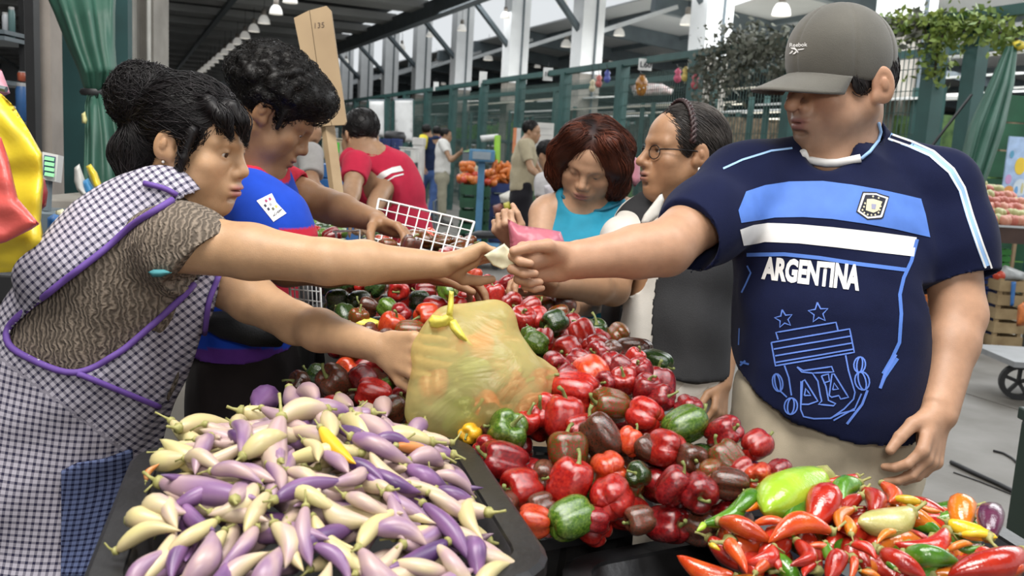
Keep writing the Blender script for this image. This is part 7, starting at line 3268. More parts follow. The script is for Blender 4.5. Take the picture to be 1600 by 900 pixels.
for x in (0, W_ - .05):
    for y in (.02, D_ - .07):
        MB().box((x, y, -z_), (x + .05, y + .05, 0), M).build('leg', STEEL, t)
t, M, W_, H_, D_ = solid_box('box', 'pale box beside the yellow-shirted walker', 'box', 645, 660, 215, 232, 12.5, .4, WHITEB, floor_=True)
st = thing('stool', 'black padded stool top above the navy crates', 'stool', P(617, 215, 11.8).xy.to_3d())
a = P(617, 213, 11.8)
MB().lathe([(0, -.09), (.13, -.08), (.15, 0), (.12, .06), (0, .07)], a, 12).build('seat', BLACK_M, st, True)
for q in (-.1, .1):
    for r_ in (-.1, .1):
        MB().tube([a + Vector((q * .6, r_ * .6, -.08)), Vector((a.x + q * 1.6, a.y + r_ * 1.6, 0))], .015, 5).build('leg', STEEL, st)

# produce stall with a platform scale
SPH = bpy.data.meshes.new('fruit')
bm = bmesh.new()
bmesh.ops.create_icosphere(bm, subdivisions=2, radius=1)
for v in bm.verts:
    v.co.z *= .92
bm.to_mesh(SPH)
bm.free()
SPH.polygons.foreach_set('use_smooth', [True] * len(SPH.polygons))
SPH.materials.append(None)


def fruit(name, p, r, m, label, group, cat='fruit', sc=(1, 1, 1), rot=0):
    o = bpy.data.objects.new(name, SPH)
    COL.objects.link(o)
    o.material_slots[0].link = 'OBJECT'
    o.material_slots[0].material = m
    o.location = p
    o.scale = (r * sc[0], r * sc[1], r * sc[2])
    o.rotation_euler = (rot * .7, rot * 1.3, rot)
    return tag(o, label, cat, group)


TOM = mat('tomato_red', (.48, .05, .02), .3, var=.3, scale=30)
TOMO = mat('tomato_orange', (.58, .16, .03), .3, var=.25, scale=30)
slat_crate('dark green crate heaped with tomatoes beside the blue scale', 718, 745, 286, 318, 12.5, .6, DGREENP, 5, floor_=True)
slat_crate('dark green crate right of the blue scale post', 752, 764, 290, 318, 12.7, .6, DGREENP, 5, floor_=True)
slat_crate('dark crate under the orange carrots behind the scale', 766, 798, 284, 318, 13.5, .6, NAVYP, 5, floor_=True)
rs = random.Random(3)
for i in range(44):
    x, y = rs.uniform(718, 745), rs.uniform(275, 286)
    fruit('tomato', P(x, y - 2, 12.55 + rs.uniform(0, .5)), .055, rs.choice([TOM, TOM, TOMO]), 'small red tomato heaped in the green crate beside the scale', 'tomatoes in the green crate', 'tomato', rot=i)
for i in range(26):
    x, y = rs.uniform(752, 772), rs.uniform(268, 289)
    fruit('tomato', P(x, y, 12.75 + rs.uniform(0, .5)), .055, rs.choice([TOM, TOMO]), 'small red tomato heaped right of the blue scale post', 'tomatoes right of the scale', 'tomato', rot=i)
for i in range(50):
    t_ = rs.random()
    x, y = rs.uniform(770, 798), rs.uniform(258, 283)
    fruit('carrot', P(x, y, 13.6 + rs.uniform(0, .5)), .05, TOMO, 'orange carrot in the heap behind the blue scale', 'carrots behind the scale', 'carrot', (2.2, .8, .8), rot=i * 2.1)
bs = puff('sack', [(718, 262), (726, 254), (738, 255), (747, 260), (746, 274), (736, 272), (724, 278), (718, 274)], 12.9, .12, mat('sack_cream', (.50, .44, .30), .8, var=.2), None, 5, folds=[(20, .02, None, 2, 4)])
tag(bs, 'rolled cream sack mouth behind the tomatoes', 'sack')
for i in range(14):
    fruit('tomato', P(rs.uniform(722, 738), rs.uniform(256, 266), 12.75 + rs.uniform(0, .1)), .055, TOMO, 'tomato in the mouth of the rolled cream sack', 'tomatoes in the sack mouth', 'tomato', rot=i)
sc_ = thing('platform_scale', 'blue platform scale with a tall post beside the tomatoes', 'scale', P(748, 322, 12.0).xy.to_3d())
b0 = P(748, 322, 12.0)
MB().box((b0.x - .3, b0.y - .3, .02), (b0.x + .3, b0.y + .3, .12)).build('platform', SKYBLUE, sc_, bevel=.01)
MB().box((b0.x - .045, b0.y + .2, .12), (b0.x + .045, b0.y + .28, P(748, 250, 12.2).z)).build('post', SKYBLUE, sc_)
zz = P(748, 252, 12.2).z
MB().box((b0.x - .17, b0.y + .08, zz), (b0.x + .17, b0.y + .36, zz + .16)).build('head', SKYBLUE, sc_, bevel=.015)
MB().box((b0.x - .12, b0.y + .07, zz + .03), (b0.x + .12, b0.y + .08, zz + .13)).build('dial', mat('dial_grey', (.25, .30, .34), .4), sc_)
for i in range(9):
    fruit('cabbage', P(728 + i * 4.6, 238, 13.85), .035, mat('leaf_pale', (.20, .34, .10), .6, var=.4, scale=20), 'pale green vegetable on the shelf above the scale', 'green vegetables above the scale', 'vegetable', (1.3, 1, .8), rot=i)
t, M, W_, H_, D_ = solid_box('counter', 'dark counter with green vegetables behind the scale', 'counter', 722, 770, 238, 254, 13.6, .5, STEEL)
z_ = P(746, 254, 13.6).z
for x in (0, W_ - .06):
    MB().box((x, .1, -z_), (x + .06, .16, 0), M).build('leg', STEEL, t)
    MB().box((x, D_ - .16, -z_), (x + .06, D_ - .1, 0), M).build('leg', STEEL, t)
o = puff('plastic_sheet', [(750, 212), (778, 209), (781, 216), (779, 250), (773, 250), (772, 220), (752, 222)], 14.0, .06, SHEET, None, 6, folds=[(10, .03, (0, 0, 1), 3, 9)])
tag(o, 'white plastic sheeting hung over a frame behind the scale', 'sheet')
MB().tube([P(777.5, 212, 13.9), P(776.5, 255, 13.9)], .05, 6).build('x', mat('lime_tube', (.28, .55, .05), .5), None)
tag(bpy.data.objects['x'], 'lime green tube standing by the white sheeting', 'tube')
bpy.data.objects['x'].name = 'tube'
t, M, W_, H_, D_ = upright('notice_board', 'white notice board behind the tan-shirted man\'s head', 'board', 836, 863, 192, 238, 11.2, .03, WHITEB)
MB().box((0, 0, 0), (W_, .03, H_), M).build('panel', WHITEB, t)
for k in range(4):
    MB().box((.02, -.004, H_ * (.15 + k * .22)), (W_ - .02, -.001, H_ * (.16 + k * .22)), M).build('ruled_line', mat('line_grey', (.35, .35, .36), .7), t)
z_ = P(850, 238, 11.2).z
for x in (.05, W_ - .09):
    MB().box((x, .01, -z_), (x + .04, .04, 0), M).build('leg', STEEL, t)
t, M, W_, H_, D_ = upright('banner', 'orange and white banner strip left of the tan-shirted man', 'banner', 800, 812, 200, 240, 14.0, .03, WHITEB)
MB().box((0, 0, 0), (W_ * .45, .03, H_), M).build('orange_strip', mat('banner_orange', (.60, .22, .10), .7), t)
MB().box((W_ * .45, 0, 0), (W_, .03, H_), M).build('white_strip', WHITEB, t)
z_ = P(806, 240, 14).z
MB().box((W_ * .4, .03, -z_), (W_ * .55, .07, H_), M).build('post', GREEN_POST, t)
# bags and cases on the floor
for i, (poly, d, th, colr, lab) in enumerate([
    ([(780, 305), (800, 296), (808, 306), (806, 322), (784, 322)], 11.2, .18, (.55, .52, .46), 'white sack on the floor left of the tan-shirted man'),
    ([(786, 318), (798, 314), (802, 328), (788, 332)], 10.6, .12, (.55, .48, .05), 'yellow bag on the floor left of the tan-shirted man'),
    ([(770, 322), (786, 316), (790, 334), (772, 336)], 10.4, .12, (.20, .06, .04), 'dark red bundle on the floor beside the yellow bag'),
    ([(634, 300), (656, 288), (664, 300), (660, 316), (638, 314)], 14.2, .2, (.30, .10, .05), 'reddish bundle on the floor behind the walking jeans'),
    ([(632, 268), (652, 262), (656, 272), (634, 276)], 12.0, .15, (.50, .20, .05), 'orange produce sack beside the white cooler'),
    ([(726, 366), (748, 360), (786, 362), (792, 372), (730, 374)], 6.4, .06, (.015, .015, .018), 'flat black bundle lying on the bare floor beyond the wire basket'),
    ([(850, 290), (876, 284), (884, 312), (852, 318)], 7.0, .12, (.50, .46, .48), 'pale bundle under the far dark-haired person'),
    ([(978, 250), (990, 243), (1000, 252), (1001, 282), (992, 292), (980, 278)], 3.3, .03, (.42, .16, .20), 'pink bag between the auburn-haired and the grey-haired women')]):
    o = puff('bag' if i != 5 else 'bundle', poly, d, th, mat('bag_%d' % i, colr, .6, var=.25, scale=9), None, 6, folds=[(22, .02 if i != 7 else .006, None, 2, i)], back=.8)
    tag(o, lab, 'bag' if i != 5 else 'bundle')
dl = thing('hand_trolley', 'low dark trolley on the floor in front of the green tomato crate', 'trolley', P(740, 336, 10.6).xy.to_3d())
b0 = P(740, 334, 10.6)
MB().box((b0.x - .42, b0.y - .25, .12), (b0.x + .36, b0.y + .25, .16)).build('deck', mat('trolley_grey', (.30, .30, .31), .6), dl)
for q in (-.35, .3):
    for r_ in (-.2, .2):
        MB().tube([(b0.x + q, b0.y + r_ - .02, .06), (b0.x + q, b0.y + r_ + .02, .06)], .06, 10).build('wheel', BLACK_M, dl)
MB().tube([(b0.x - .42, b0.y - .2, .16), (b0.x - .46, b0.y - .2, .75), (b0.x - .46, b0.y + .2, .75), (b0.x - .42, b0.y + .2, .16)], .014, 5).build('handle', STEEL, dl)
# price cards and trinkets hung along the fence
fence_pts = []


def card(px0, px1, py0, py1, d, txt, lab):
    t, M, W_, H_, D_ = upright('price_card', lab, 'card', px0, px1, py0, py1, d, .006, WHITEB)
    MB().box((0, 0, 0), (W_, .006, H_), M).build('card_sheet', mat('card_white', (.66, .66, .64), .7, var=.05), t)
    MB().tube([M @ Vector((W_ / 2, .003, H_)), M @ Vector((W_ / 2, .003, H_ + .10))], .004, 4).build('hook', BLACK_M, t)
    if txt:
        w_, h_ = text_width(txt)
        cu = bpy.data.curves.new('t', 'FONT')
        cu.body = txt
        cu.size = 1
        cu.offset = .02
        ob = bpy.data.objects.new('t', cu)
        COL.objects.link(ob)
        dg = bpy.context.evaluated_depsgraph_get()
        me = bpy.data.meshes.new_from_object(ob.evaluated_get(dg))
        bpy.data.objects.remove(ob)
        s = min(W_ * .8 / w_, H_ * .6 / h_)
        V = [M @ Vector((v.co.x * s + (W_ - w_ * s) / 2, -.003, v.co.y * s + (H_ - h_ * s) / 2)) for v in me.vertices]
        mesh_obj('lettering', V, [list(p.vertices) for p in me.polygons], INK, t, False)
    return t


card(997, 1018, 92, 110, zf(1008), 'L60', 'white price card reading L60 hung on the fence above the amber jar')
card(848, 863, 106, 126, zf(856), '100', 'white numbered card hung on the fence over the auburn-haired woman')
card(748, 760, 112, 136, zf(754), '', 'blank white card hung under the fence top near the middle')
card(677, 685, 128, 142, zf(681), '', 'small blank white card hung far along the fence')
jar = thing('hanging_ornament', 'amber hanging jar ornament studded with pale dots below the price card', 'ornament', P(1001, 150, zf(1001)))
M = Matrix.Translation(P(1001, 150, zf(1001)))
MB().lathe([(0, 0), (.045, .01), (.07, .06), (.085, .14), (.085, .20), (.06, .25), (.035, .27), (.04, .29)], P(1001, 150, zf(1001)), 14).build('body', mat('amber', (.20, .07, .02), .2, scale=30, col2=(.42, .20, .04)), jar, True)
for i in range(9):
    a = i * .7
    p = P(1001, 150, zf(1001)) + Vector((.085 * math.cos(a + 3.6), .085 * math.sin(a + 3.6), .07 + .02 * (i % 5)))
    MB().lathe([(0, -.012), (.012, 0), (0, .012)], p, 6).build('stud', mat('pearl', (.8, .78, .72), .2), jar, True)
MB().tube([P(1001, 118, zf(1001)) + Vector((0, 0, .0)), P(1001, 100, zf(1001))], .008, 4).build('cord', BLACK_M, jar)
for px, py, colr, lab in ((935, 125, (.45, .12, .10), 'reddish trinket hung on the fence left of the amber jar'), (948, 118, (.08, .10, .35), 'dark blue trinket hung on the fence left of the amber jar'), (925, 132, (.5, .45, .3), 'cream trinket hung low on the fence left of the amber jar'),
                          (1058, 118, (.55, .10, .18), 'pink trinket hung on the fence right of the amber jar'), (1070, 116, (.6, .45, .12), 'golden trinket hung on the fence right of the amber jar'), (1085, 128, (.45, .08, .10), 'red trinket hung beside the dark ivy')):
    d = zf(px)
    t = thing('hanging_ornament', lab, 'ornament', P(px, py + 12, d))
    MB().lathe([(0, 0), (.04, .02), (.055, .07), (.03, .12), (.05, .15), (.02, .19), (0, .2)], P(px, py + 12, d), 9).build('body', mat('trinket_%d_%d' % (px, py), colr, .4, var=.4, scale=25), t, True)
    MB().tube([P(px, py + 12, d) + Vector((0, 0, .19)), P(px, 100, d)], .006, 4).build('cord', BLACK_M, t)
o = puff('sheet', [(985, 134), (1010, 130), (1035, 131), (1052, 140), (1050, 148), (990, 150)], 13.6, .05, mat('printed_sheet', (.60, .38, .36), .7, scale=14, col2=(.62, .62, .60)), None, 8, folds=[(12, .03, None, 2, 5)])
tag(o, 'pink and white printed sheet slung behind the amber jar', 'sheet')


def leaves(name, label, paths, m, n, size, spread, seed, cat='plant'):
    """a garland: many small bent leaves round a stem"""
    rs = np.random.RandomState(seed)
    t = thing(name, label, cat, paths[0][0])
    vs, fs = [], []
    for pts in paths:
        pts = np.array([v3(p) for p in pts])
        MB().tube([tuple(p) for p in pts], .012, 5).build('vine_stem', mat('vine_brown', (.05, .04, .025), .8), t, True)
        seg = np.linalg.norm(np.diff(pts, axis=0), axis=1)
        cum = np.concatenate([[0], np.cumsum(seg)])
        k = int(n * cum[-1])
        for i in range(k):
            s = rs.rand() * cum[-1]
            j = min(np.searchsorted(cum, s) - 1, len(seg) - 1)
            j = max(j, 0)
            c = pts[j] + (pts[j + 1] - pts[j]) * ((s - cum[j]) / max(seg[j], 1e-6)) + rs.normal(size=3) * spread
            d = unit(rs.normal(size=3))
            e = unit(np.cross(d, rs.normal(size=3)))
            q = np.cross(d, e)
            L = size * (.6 + .8 * rs.rand())
            b = len(vs)
            vs += [c, c + d * L * .5 + e * L * .28 + q * L * .06, c + d * L, c + d * L * .5 - e * L * .28 + q * L * .06]
            fs += [(b, b + 1, b + 2), (b, b + 2, b + 3)]
    o = mesh_obj('leaves', vs, fs, m, t, True)
    o['kind'] = 'stuff'
    return t


IVY = mat('ivy_dark', (.045, .055, .035), .7, scale=8, col2=(.14, .14, .11))
IVYG = mat('ivy_green', (.06, .13, .02), .6, scale=8, col2=(.24, .30, .05))
leaves('ivy', 'dark dusty ivy trailing over the fence left of the grey cap', [[P(1245, 92, zf(1245)), P(1190, 70, zf(1190)), P(1140, 66, zf(1140)), P(1115, 85, zf(1115)), P(1100, 112, zf(1100)), P(1108, 150, zf(1108))], [P(1190, 75, zf(1190)), P(1160, 105, zf(1160)), P(1130, 130, zf(1130))],
                                                                           [P(1240, 95, zf(1240)), P(1215, 110, zf(1215))]], IVY, 560, .08, .12, 3)
leaves('ivy', 'yellow-green ivy draped along the fence top at the right', [[P(1375, 48, zf(1375)), P(1420, 42, zf(1420)), P(1470, 38, zf(1470)), P(1500, 52, zf(1500)), P(1528, 34, zf(1528)), P(1560, 50, zf(1560)), P(1590, 62, zf(1590))], [P(1478, 40, zf(1478)), P(1465, 80, zf(1465)), P(1460, 118, zf(1460))]], IVYG, 620, .07, .075, 4)
leaves('ivy', 'thin dark ivy along the rail right behind the cap', [[P(1380, 50, zf(1380)), P(1440, 36, zf(1440)), P(1452, 60, zf(1452))]], IVY, 260, .10, .06, 5)
o = puff('bow', [(1582, 66), (1592, 62), (1604, 66), (1604, 76), (1590, 80), (1582, 74)], zf(1592), .05, mat('yellow_bow', (.62, .50, .04), .6, var=.2, scale=20), None, 4, folds=[(40, .01, None, 2, 3)])
tag(o, 'yellow bow of cloth at the fence top by the right edge', 'bow')

# green tarpaulin gathered and slung down at the right
GTARP = mat('green_tarp', (.030, .098, .068), .55, var=.18, scale=5, bump=.3, bscale=25)


def drape(name, label, stations, m, nseg=40, seed=0, folds_n=5, amp=.3):
    """cloth hung in folds: stations (left px, right px, y px, depth, thickness)"""
    rs = np.random.RandomState(seed)
    ph = rs.rand(folds_n) * 6.28
    ring, fs = [], []
    ns = len(stations)
    K = 6
    st = []
    for a, b in zip(stations[:-1], stations[1:]):
        for i in range(K):
            t = i / K
            st.append(tuple(a[j] + (b[j] - a[j]) * t for j in range(5)))
    st.append(stations[-1])
    for si, (xl, xr, y, d, th) in enumerate(st):
        for k in range(nseg):
            a = 2 * math.pi * k / nseg
            u = math.cos(a)
            f = sum(math.cos((3 + 2 * q) * a + ph[q] + si * .04 * (q - 2)) for q in range(folds_n)) / folds_n
            f2 = math.sin(u * 9 + ph[0] + si * .03) + .6 * math.sin(u * 17 + ph[1] - si * .05)
            x = (xl + xr) / 2 + (xr - xl) / 2 * u
            dd = d - th * math.sin(a) * (1 + 0 * f) - th * amp * f2 * (1 if math.sin(a) > -.2 else .4)
            ring.append(P(x, y + 2 * f, dd))
    n = len(st)
    for i in range(n - 1):
        for k in range(nseg):
            k2 = (k + 1) % nseg
            fs.append((i * nseg + k, i * nseg + k2, (i + 1) * nseg + k2, (i + 1) * nseg + k))
    fs.append(tuple(range(nseg - 1, -1, -1)))
    fs.append(tuple((n - 1) * nseg + i for i in range(nseg)))
    return mesh_obj(name, ring, fs, m, None, True)


o = drape('drape', '', [(1572, 1590, 72, 7.3, .06), (1545, 1585, 130, 7.2, .12), (1512, 1570, 200, 7.1, .18), (1496, 1546, 270, 7.0, .20), (1490, 1525, 320, 6.95, .18)], GTARP, seed=4)
tag(o, 'gathered green tarpaulin slung from the fence top at the right', 'drape')
MB().tube([P(1518, 148, 7.3), P(1466, 215, 7.2), P(1440, 250, 7.15)], .012, 5).build('rope', BLACK_M, None)
tag(bpy.data.objects['rope'], 'dark rope stretched from the green tarpaulin to the fence', 'rope')
# tarpaulin at the left, tied in the middle
dp = thing('drape', 'dark green tarpaulin tied with a cord beside the concrete column at the left', 'drape', P(150, 300, 3.4).xy.to_3d())
top = drape('upper_cloth', '', [(66, 182, -20, 3.45, .10), (84, 180, 20, 3.43, .13), (104, 180, 70, 3.42, .13), (122, 183, 110, 3.40, .11), (130, 176, 136, 3.40, .07), (136, 168, 146, 3.40, .05)], GTARP, seed=7, amp=.28)
bot = drape('lower_cloth', '', [(137, 166, 144, 3.40, .05), (132, 180, 165, 3.39, .09), (132, 190, 210, 3.38, .11), (130, 200, 270, 3.36, .12), (128, 208, 330, 3.36, .12)], GTARP, seed=8, amp=.25)
for o in (top, bot):
    o.parent = dp
    o.location = Vector(o.location) - Vector(dp.location)
MB().lathe([(.055, -.012), (.062, 0), (.055, .012)], P(152, 145, 3.38), 14).build('tie_cord', BLACK_M, dp, True)

# ------------------------------------------------------------------ right side: fruit stand, crates, poster, cart
t, M, W_, H_, D_ = upright('fruit_stand', 'brown edged stand heaped with mangoes at the right', 'stand', 1524, 1650, 356, 381, 7.3, 1.2, None)
z_ = P(1560, 381, 5.6).z
MB().box((0, 0, 0), (W_, .04, H_), M).build('fascia', mat('fascia_brown', (.06, .032, .024), .6, var=.2), t)
MB().box((0, .04, H_ - .04), (W_, D_, H_), M).build('top_board', WOOD, t)
MB().box((0, -.01, H_), (W_, .03, H_ + .015), M).build('edge_strip', STEEL_L, t)
for x in (.02, W_ - .10):
    for y in (.05, D_ - .1):
        MB().box((x, y, -z_), (x + .06, y + .06, 0), M).build('leg', STEEL, t)
STM, STH, STW, STD = M, H_, W_, D_
MG = [mat('mango_red', (.30, .035, .03), .45, scale=18, col2=(.42, .14, .08)), mat('mango_green', (.26, .30, .10), .45, scale=18, col2=(.42, .38, .18)), mat('mango_blush', (.46, .26, .16), .45, scale=18, col2=(.40, .08, .05))]
MGL = ['red mango in the heap on the stand at the right', 'greenish mango in the heap on the stand at the right', 'blushed pale mango in the heap on the stand at the right']
rs = random.Random(19)
for row in range(7):
    n = 15 - row
    for i in range(n):
        for dpt in range(2 if row < 6 else 1):
            x = .10 + (i + .5 + rs.uniform(-.25, .25)) * (STW - .12) / n
            z = STH + .050 + row * .047
            y = .08 + row * .10 + rs.uniform(-.02, .02) + dpt * .08
            lim = 1 - abs((x - STW * .42) / STW) * 1.3
            if row > 6.5 * lim + 1.2:
                continue
            q = rs.choice([0, 0, 1, 2])
            fruit('mango', STM @ Vector((x, y, z)), .050, MG[q], MGL[q], ('red', 'greenish', 'blushed')[q] + ' mangoes on the stand', 'mango', (1.15, .95, .95), rot=i * 1.7 + row)
t, M, W_, H_, D_ = upright('poster', 'bright poster with a yellow shape on a board at the right edge', 'poster', 1564, 1604, 214, 312, 8.75, .02, None)
skew = Matrix.Identity(4)
MB().box((0, 0, 0), (W_, .02, H_), M).build('poster_sheet', mat('poster_ground', (.34, .46, .66), .6, var=.25, scale=9), t)
rs2 = random.Random(2)
for i, (u0, v0, u1, v1, c) in enumerate([(.35, .40, .78, .68, (.72, .50, .05)), (.05, .05, .45, .22, (.66, .30, .08)), (.05, .24, .30, .40, (.50, .28, .50)), (.40, .06, .95, .34, (.58, .66, .74)), (.10, .66, .26, .78, (.10, .30, .45)),
                                         (.72, .72, .92, .90, (.66, .72, .80)), (.46, .08, .60, .22, (.15, .35, .62)), (.70, .10, .80, .28, (.55, .50, .25))]):
    vs = []
    for k in range(14):
        a = 2 * math.pi * k / 14
        vs.append(M @ Vector((W_ * ((u0 + u1) / 2 + (u1 - u0) / 2 * math.cos(a)), -.002 - i * .0004, H_ * ((v0 + v1) / 2 + (v1 - v0) / 2 * math.sin(a)))))
    MB().add(vs, [tuple(range(14))]).build('printed_shape', mat('poster_%d' % i, c, .6), t)
z_ = P(1584, 312, 5.9).z
for x in (.02, W_ - .05):
    MB().box((x, .02, -z_), (x + .03, .05, H_), M).build('stake', WOOD, t)
t, M, W_, H_, D_ = upright('stall_wall', 'dark green boarded stall front behind the poster at the right', 'panel', 1500, 1680, 150, 300, 9.1, .06, None, floor_=True)
for k in range(8):
    MB().box((0, 0, H_ * k / 8 + .01), (W_, .05, H_ * (k + 1) / 8 - .008), M).build('board', mat('board_green', (.02, .09, .045), .6, var=.25, scale=4), t)
slat_crate('bright green crate on the dark crates under the mango stand', 1541, 1577, 388, 420, 7.75, .3, GREENP, 3)
for j in range(3):
    slat_crate('dark navy crate in the stack under the stand, %s' % ('lowest', 'second', 'third')[j], 1530, 1558, 470 - j * 24, 493 - j * 24, 7.5, .35, NAVYP, 3, floor_=(j == 0), group='dark crates under the stand')
slat_crate('slatted wooden crate under the mango stand at the right edge', 1556, 1604, 436, 490, 7.35, .35, mat('pale_slats', (.26, .18, .09), .8, scale=10, col2=(.38, .28, .15)), 5, floor_=True)
for i, (poly, d, th, lab) in enumerate([([(1438, 446), (1452, 442), (1460, 452), (1462, 482), (1440, 484)], 8.0, .15, 'orange mesh bag of produce on the floor behind the man\'s arm'),
                                        ([(1590, 478), (1602, 470), (1610, 508), (1588, 510)], 6.9, .12, 'orange mesh bag beside the wooden crate at the right edge')]):
    o = puff('mesh_bag', poly, d, th, ORANGEP, None, 5, folds=[(40, .008, None, 2, i)], back=.8)
    tag(o, lab, 'bag')
o = puff('bag', [(1556, 424), (1570, 414), (1586, 420), (1602, 426), (1604, 440), (1560, 440)], 7.5, .1, mat('clear_bag', (.42, .44, .44), .4, var=.25, scale=16), None, 5, folds=[(50, .01, None, 2, 3)], back=.8)
tag(o, 'crumpled clear bag on top of the wooden crate', 'bag')
fruit('apple', P(1561, 431, 7.4), .05, TOM, 'single pinkish red fruit on the wooden crate', None)
o = puff('strap', [(1580, 440), (1588, 440), (1584, 478), (1578, 478)], 7.3, .01, BLUEP, None, 5)
tag(o, 'blue plastic strip hanging on the wooden crate', 'strip')
ct = thing('hand_cart', 'steel hand cart with a black spoked wheel at the right edge', 'cart', PZ(1590, 600, .1).xy.to_3d())
wc = PZ(1584, 596, .115)
wr_ = wc.z
for q in (0, 1):
    M = Matrix.Translation(wc + Vector((.03 + q * .42, .05 * q, 0))) @ Matrix.Rotation(-.25, 4, 'Z') @ Matrix.Rotation(math.pi / 2, 4, 'X')
    g = MB()
    for i in range(24):
        a, b = 2 * math.pi * i / 24, 2 * math.pi * (i + 1) / 24
        R1, R2 = wr_ - .001, wr_ * .72
        p = [(R1 * math.cos(a), R1 * math.sin(a)), (R1 * math.cos(b), R1 * math.sin(b)), (R2 * math.cos(b), R2 * math.sin(b)), (R2 * math.cos(a), R2 * math.sin(a))]
        g.hexa([M @ Vector((x, y, -.02)) for x, y in p] + [M @ Vector((x, y, .02)) for x, y in p])
    g.build('tyre', BLACK_M, ct)
    g = MB()
    for i in range(5):
        a = 2 * math.pi * i / 5 + .3
        g.bar(M @ Vector((0, 0, 0)), M @ Vector((wr_ * .74 * math.cos(a), wr_ * .74 * math.sin(a), 0)), .028, .02)
    g.build('spokes', BLACK_M, ct)
MB().box((wc.x - .08, wc.y - .12, wc.z + wr_), (wc.x + .5, wc.y + .42, wc.z + wr_ + .035)).build('deck', mat('cart_steel', (.30, .31, .32), .4, metal=.5), ct)
t, M, W_, H_, D_ = solid_box('bin', 'dark green-black bin at the right edge of the floor', 'bin', 1674, 1704, 676, 745, 2.75, .3, mat('bin_dark', (.008, .022, .014), .5), floor_=True)
for i, (pts, r_, lab) in enumerate([([(1486, 722), (1520, 738), (1560, 756), (1600, 776), (1640, 800)], .011, 'thick black cable lying across the floor at the right'), ([(1552, 704), (1568, 708), (1582, 716), (1592, 726)], .006, 'thin black cable end curling on the floor at the right'),
                                    ([(1490, 738), (1530, 752), (1580, 772), (1625, 790)], .003, 'very thin dark wire on the floor below the black cable')]):
    g = MB()
    g.tube([PZ(x, y, r_) for x, y in pts], r_, 6)
    tag(g.build('cable', BLACK_M, None, True), lab, 'cable')

# ------------------------------------------------------------------ left side: bags, scale, goods
YB = mat('yellow_bag', (.68, .52, .03), .38, var=.15, scale=6, bump=.3, bscale=30)
RB = mat('red_bag', (.62, .10, .085), .35, var=.2, scale=9, bump=.4, bscale=45)
o = puff('plastic_bag', [(-30, 130), (4, 148), (22, 166), (46, 205), (66, 240), (68, 290), (64, 345), (70, 378), (62, 396), (30, 424), (-30, 428)], 1.62, .035, YB, None, 8, folds=[(38, .018, (.25, 0, 1), 6, 3), (80, .006, None, 3, 4)], back=.5, rim=25)
tag(o, 'large yellow plastic bag hanging at the far left', 'bag')
o = puff('plastic_bag', [(-30, 200), (2, 215), (14, 250), (28, 310), (62, 350), (50, 358), (10, 378), (-30, 390)], 1.50, .025, RB, None, 7, folds=[(34, .010, (.3, 0, 1), 5, 5), (90, .004, None, 2, 6)], back=.4, rim=18)
tag(o, 'glossy red plastic bag hanging in front of the yellow one', 'bag')
hk = thing('bag_hook', 'steel hook rail holding the plastic bags at the far left', 'hook', P(-10, 120, 1.66))
MB().tube([P(-40, 128, 1.66), P(10, 140, 1.66)], .006, 6).build('rail', STEEL, hk)
MB().tube([P(-40, 128, 1.66), (P(-40, 128, 1.66).x, P(-40, 128, 1.66).y, 0)], .012, 6).build('post', STEEL, hk)
o = puff('bag', [(-20, 118), (2, 108), (12, 134), (16, 146), (6, 150), (-20, 150)], 1.9, .04, mat('pink_cloth', (.55, .25, .30), .7, var=.3, scale=20), None, 5, folds=[(60, .01, None, 2, 8)])
tag(o, 'pink bag top above the yellow bag at the far left', 'bag')
o = puff('bag', [(56, 270), (70, 280), (75, 300), (72, 322), (60, 332)], 2.2, .05, mat('red_black_bag', (.30, .02, .02), .6), None, 6)
tag(o, 'red bag with a dark edge behind the yellow bag', 'bag')
solid_box('bin', 'added black box darkening the gap under the yellow and red bags at far left', 'bin', -60, 44, 424, 560, 2.15, .3, BLACK_M, floor_=True)  # box added to darken the empty corner below the bags
# weighing scale display
sd = thing('scale_display', 'white tilted scale display with four green rows', 'scale', P(76, 300, 2.4))
A_, B_, C_, D_2 = [(68, 239), (90, 243), (86, 283), (66, 279)], 0, 0, 0
slab_px([(66, 237), (91, 242), (87, 284), (64, 280)], 2.4, 2.4, .03, WHITEB, 'housing', sd)
slab_px([(69, 242), (86, 245), (83, 276), (67, 274)], 2.395, 2.395, .004, mat('display_navy', (.03, .06, .14), .4), 'screen', sd)
for k in range(4):
    y = 244 + k * 8.2
    slab_px([(70, y), (84.5, y + 2.5), (83.5, y + 8), (69, y + 5.5)], 2.39, 2.39, .003, mat('display_green', (.25, .60, .30), .4, emit=(.35, .9, .45), emit_s=.35), 'row', sd)
MB().tube([P(75, 282, 2.42), P(73, 330, 2.42)], .012, 6).build('pole', STEEL, sd)
pz = P(73, 330, 2.42)
MB().box((pz.x - .10, pz.y - .08, pz.z - .06), (pz.x + .12, pz.y + .12, pz.z)).build('base', STEEL, sd)
lt = thing('side_table', 'small grey table at the left under the scale display', 'table', (pz.x, pz.y, 0))
MB().box((pz.x - .35, pz.y - .2, pz.z - .09), (pz.x + .2, pz.y + .25, pz.z - .06)).build('top', STEEL, lt)
for q in (-.3, .15):
    for r_ in (-.15, .2):
        MB().box((pz.x + q - .02, pz.y + r_ - .02, 0), (pz.x + q + .02, pz.y + r_ + .02, pz.z - .09)).build('leg', STEEL, lt)
o = puff('bundle', [(74, 340), (84, 334), (98, 338), (98, 372), (80, 378), (74, 360)], 2.28, .05, BLUEP, None, 5, folds=[(60, .01, (0, 0, 1), 4, 2)])
tag(o, 'rolled blue plastic bundle behind the stooping woman\'s shoulder', 'bundle')
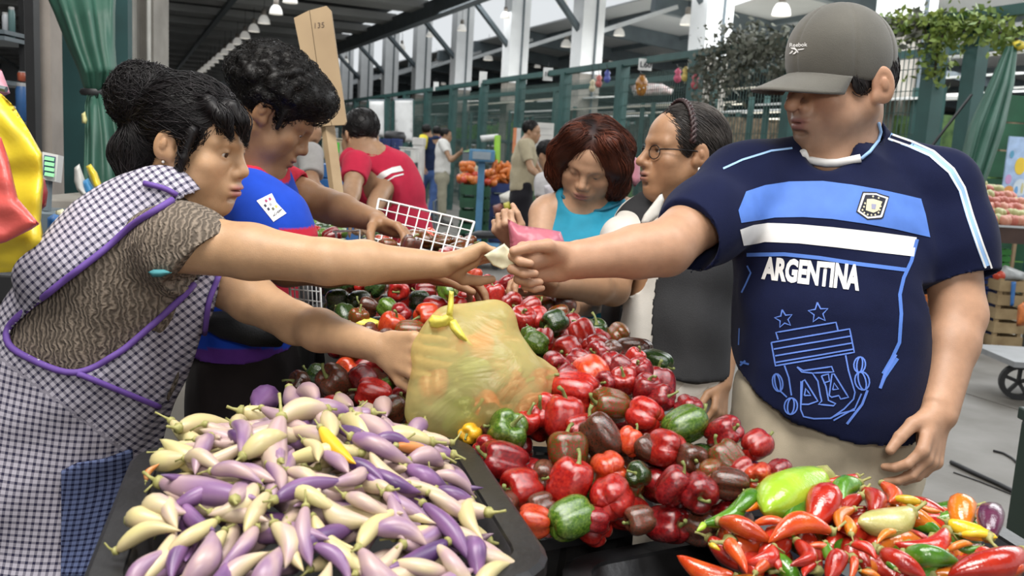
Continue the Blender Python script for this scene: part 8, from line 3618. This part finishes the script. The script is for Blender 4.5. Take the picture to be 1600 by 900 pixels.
o = puff('bundle', [(86, 330), (98, 326), (108, 336), (112, 362), (104, 372), (96, 366), (92, 345)], 2.32, .04, mat('cream_plastic', (.62, .58, .38), .5, var=.2, scale=15), None, 5, folds=[(60, .008, None, 2, 2)])
tag(o, 'cream plastic bundle beside the blue one', 'bundle')
for i, (poly, m_, lab) in enumerate([([(116, 262), (124, 256), (128, 268), (134, 284), (142, 308), (130, 308), (120, 296), (116, 284)], WHITEB, 'crumpled white bag on the ledge by the green drape'),
                                     ([(128, 284), (138, 278), (150, 300), (156, 310), (140, 310), (132, 302)], mat('bright_blue', (.06, .28, .58), .5), 'bright blue bag on the ledge by the green drape'),
                                     ([(134, 260), (142, 256), (152, 270), (166, 308), (154, 308), (142, 284)], YB, 'yellow bag on the ledge by the green drape')]):
    o = puff('plastic_bag', poly, 3.05 - .02 * i, .03, m_, None, 5, folds=[(60, .008, None, 2, 20 + i)], back=.8)
    tag(o, lab, 'bag')
o = puff('tag', [(127, 178), (133, 174), (137, 188), (135, 194), (128, 192)], 3.3, .01, mat('tag_yellow', (.60, .56, .25), .6), None, 4)
tag(o, 'small yellow paper tag tied to the green drape', 'tag')
# dark racks of goods seen at the far left edge
rk = thing('goods_rack', 'dark rack of mixed goods at the top left corner', 'rack', P(15, 220, 4.6).xy.to_3d())
a, b = P(-40, 120, 4.6), P(40, 120, 4.6)
for z in (.5, .9, P(35, 190, 4.5).z, P(34, 128, 4.5).z, P(9, 50, 4.5).z, P(19, 60, 4.5).z):
    MB().box((a.x, a.y - .18, z - .02), (b.x, b.y + .2, z)).build('shelf', STEEL, rk)
for x in (a.x, b.x - .03):
    MB().box((x, a.y, 0), (x + .03, a.y + .03, 2.6)).build('upright', BLACK_M, rk)
for i, (x0, x1, y0, y1, colr, lab) in enumerate([(26, 44, 130, 190, (.04, .12, .30), 'blue drum on the dark rack at the left edge'), (28, 40, 112, 128, (.34, .08, .04), 'red jar on the dark rack at the left edge'), (4, 14, 20, 50, (.45, .47, .50), 'pale bottle on the dark rack at the top left'),
                                                 (14, 24, 12, 60, (.10, .18, .18), 'grey-green tube standing at the top left corner')]):
    a_, b_ = P((x0 + x1) / 2, y1, 4.5), P((x0 + x1) / 2, y0, 4.5)
    r_ = (x1 - x0) / 2 / F_PX * 4.5
    hh = b_.z - a_.z
    t = thing('container', lab, 'container', a_)
    MB().lathe([(0, 0), (r_, .005), (r_, hh * .8), (r_ * .8, hh * .92)], a_, 12).build('body', mat('container_%d' % i, colr, .4, var=.2), t, True)
    MB().lathe([(r_ * .82, hh * .9), (r_ * .82, hh), (0, hh)], a_, 12).build('cap', mat('container_cap', (.3, .3, .3), .5), t, True)
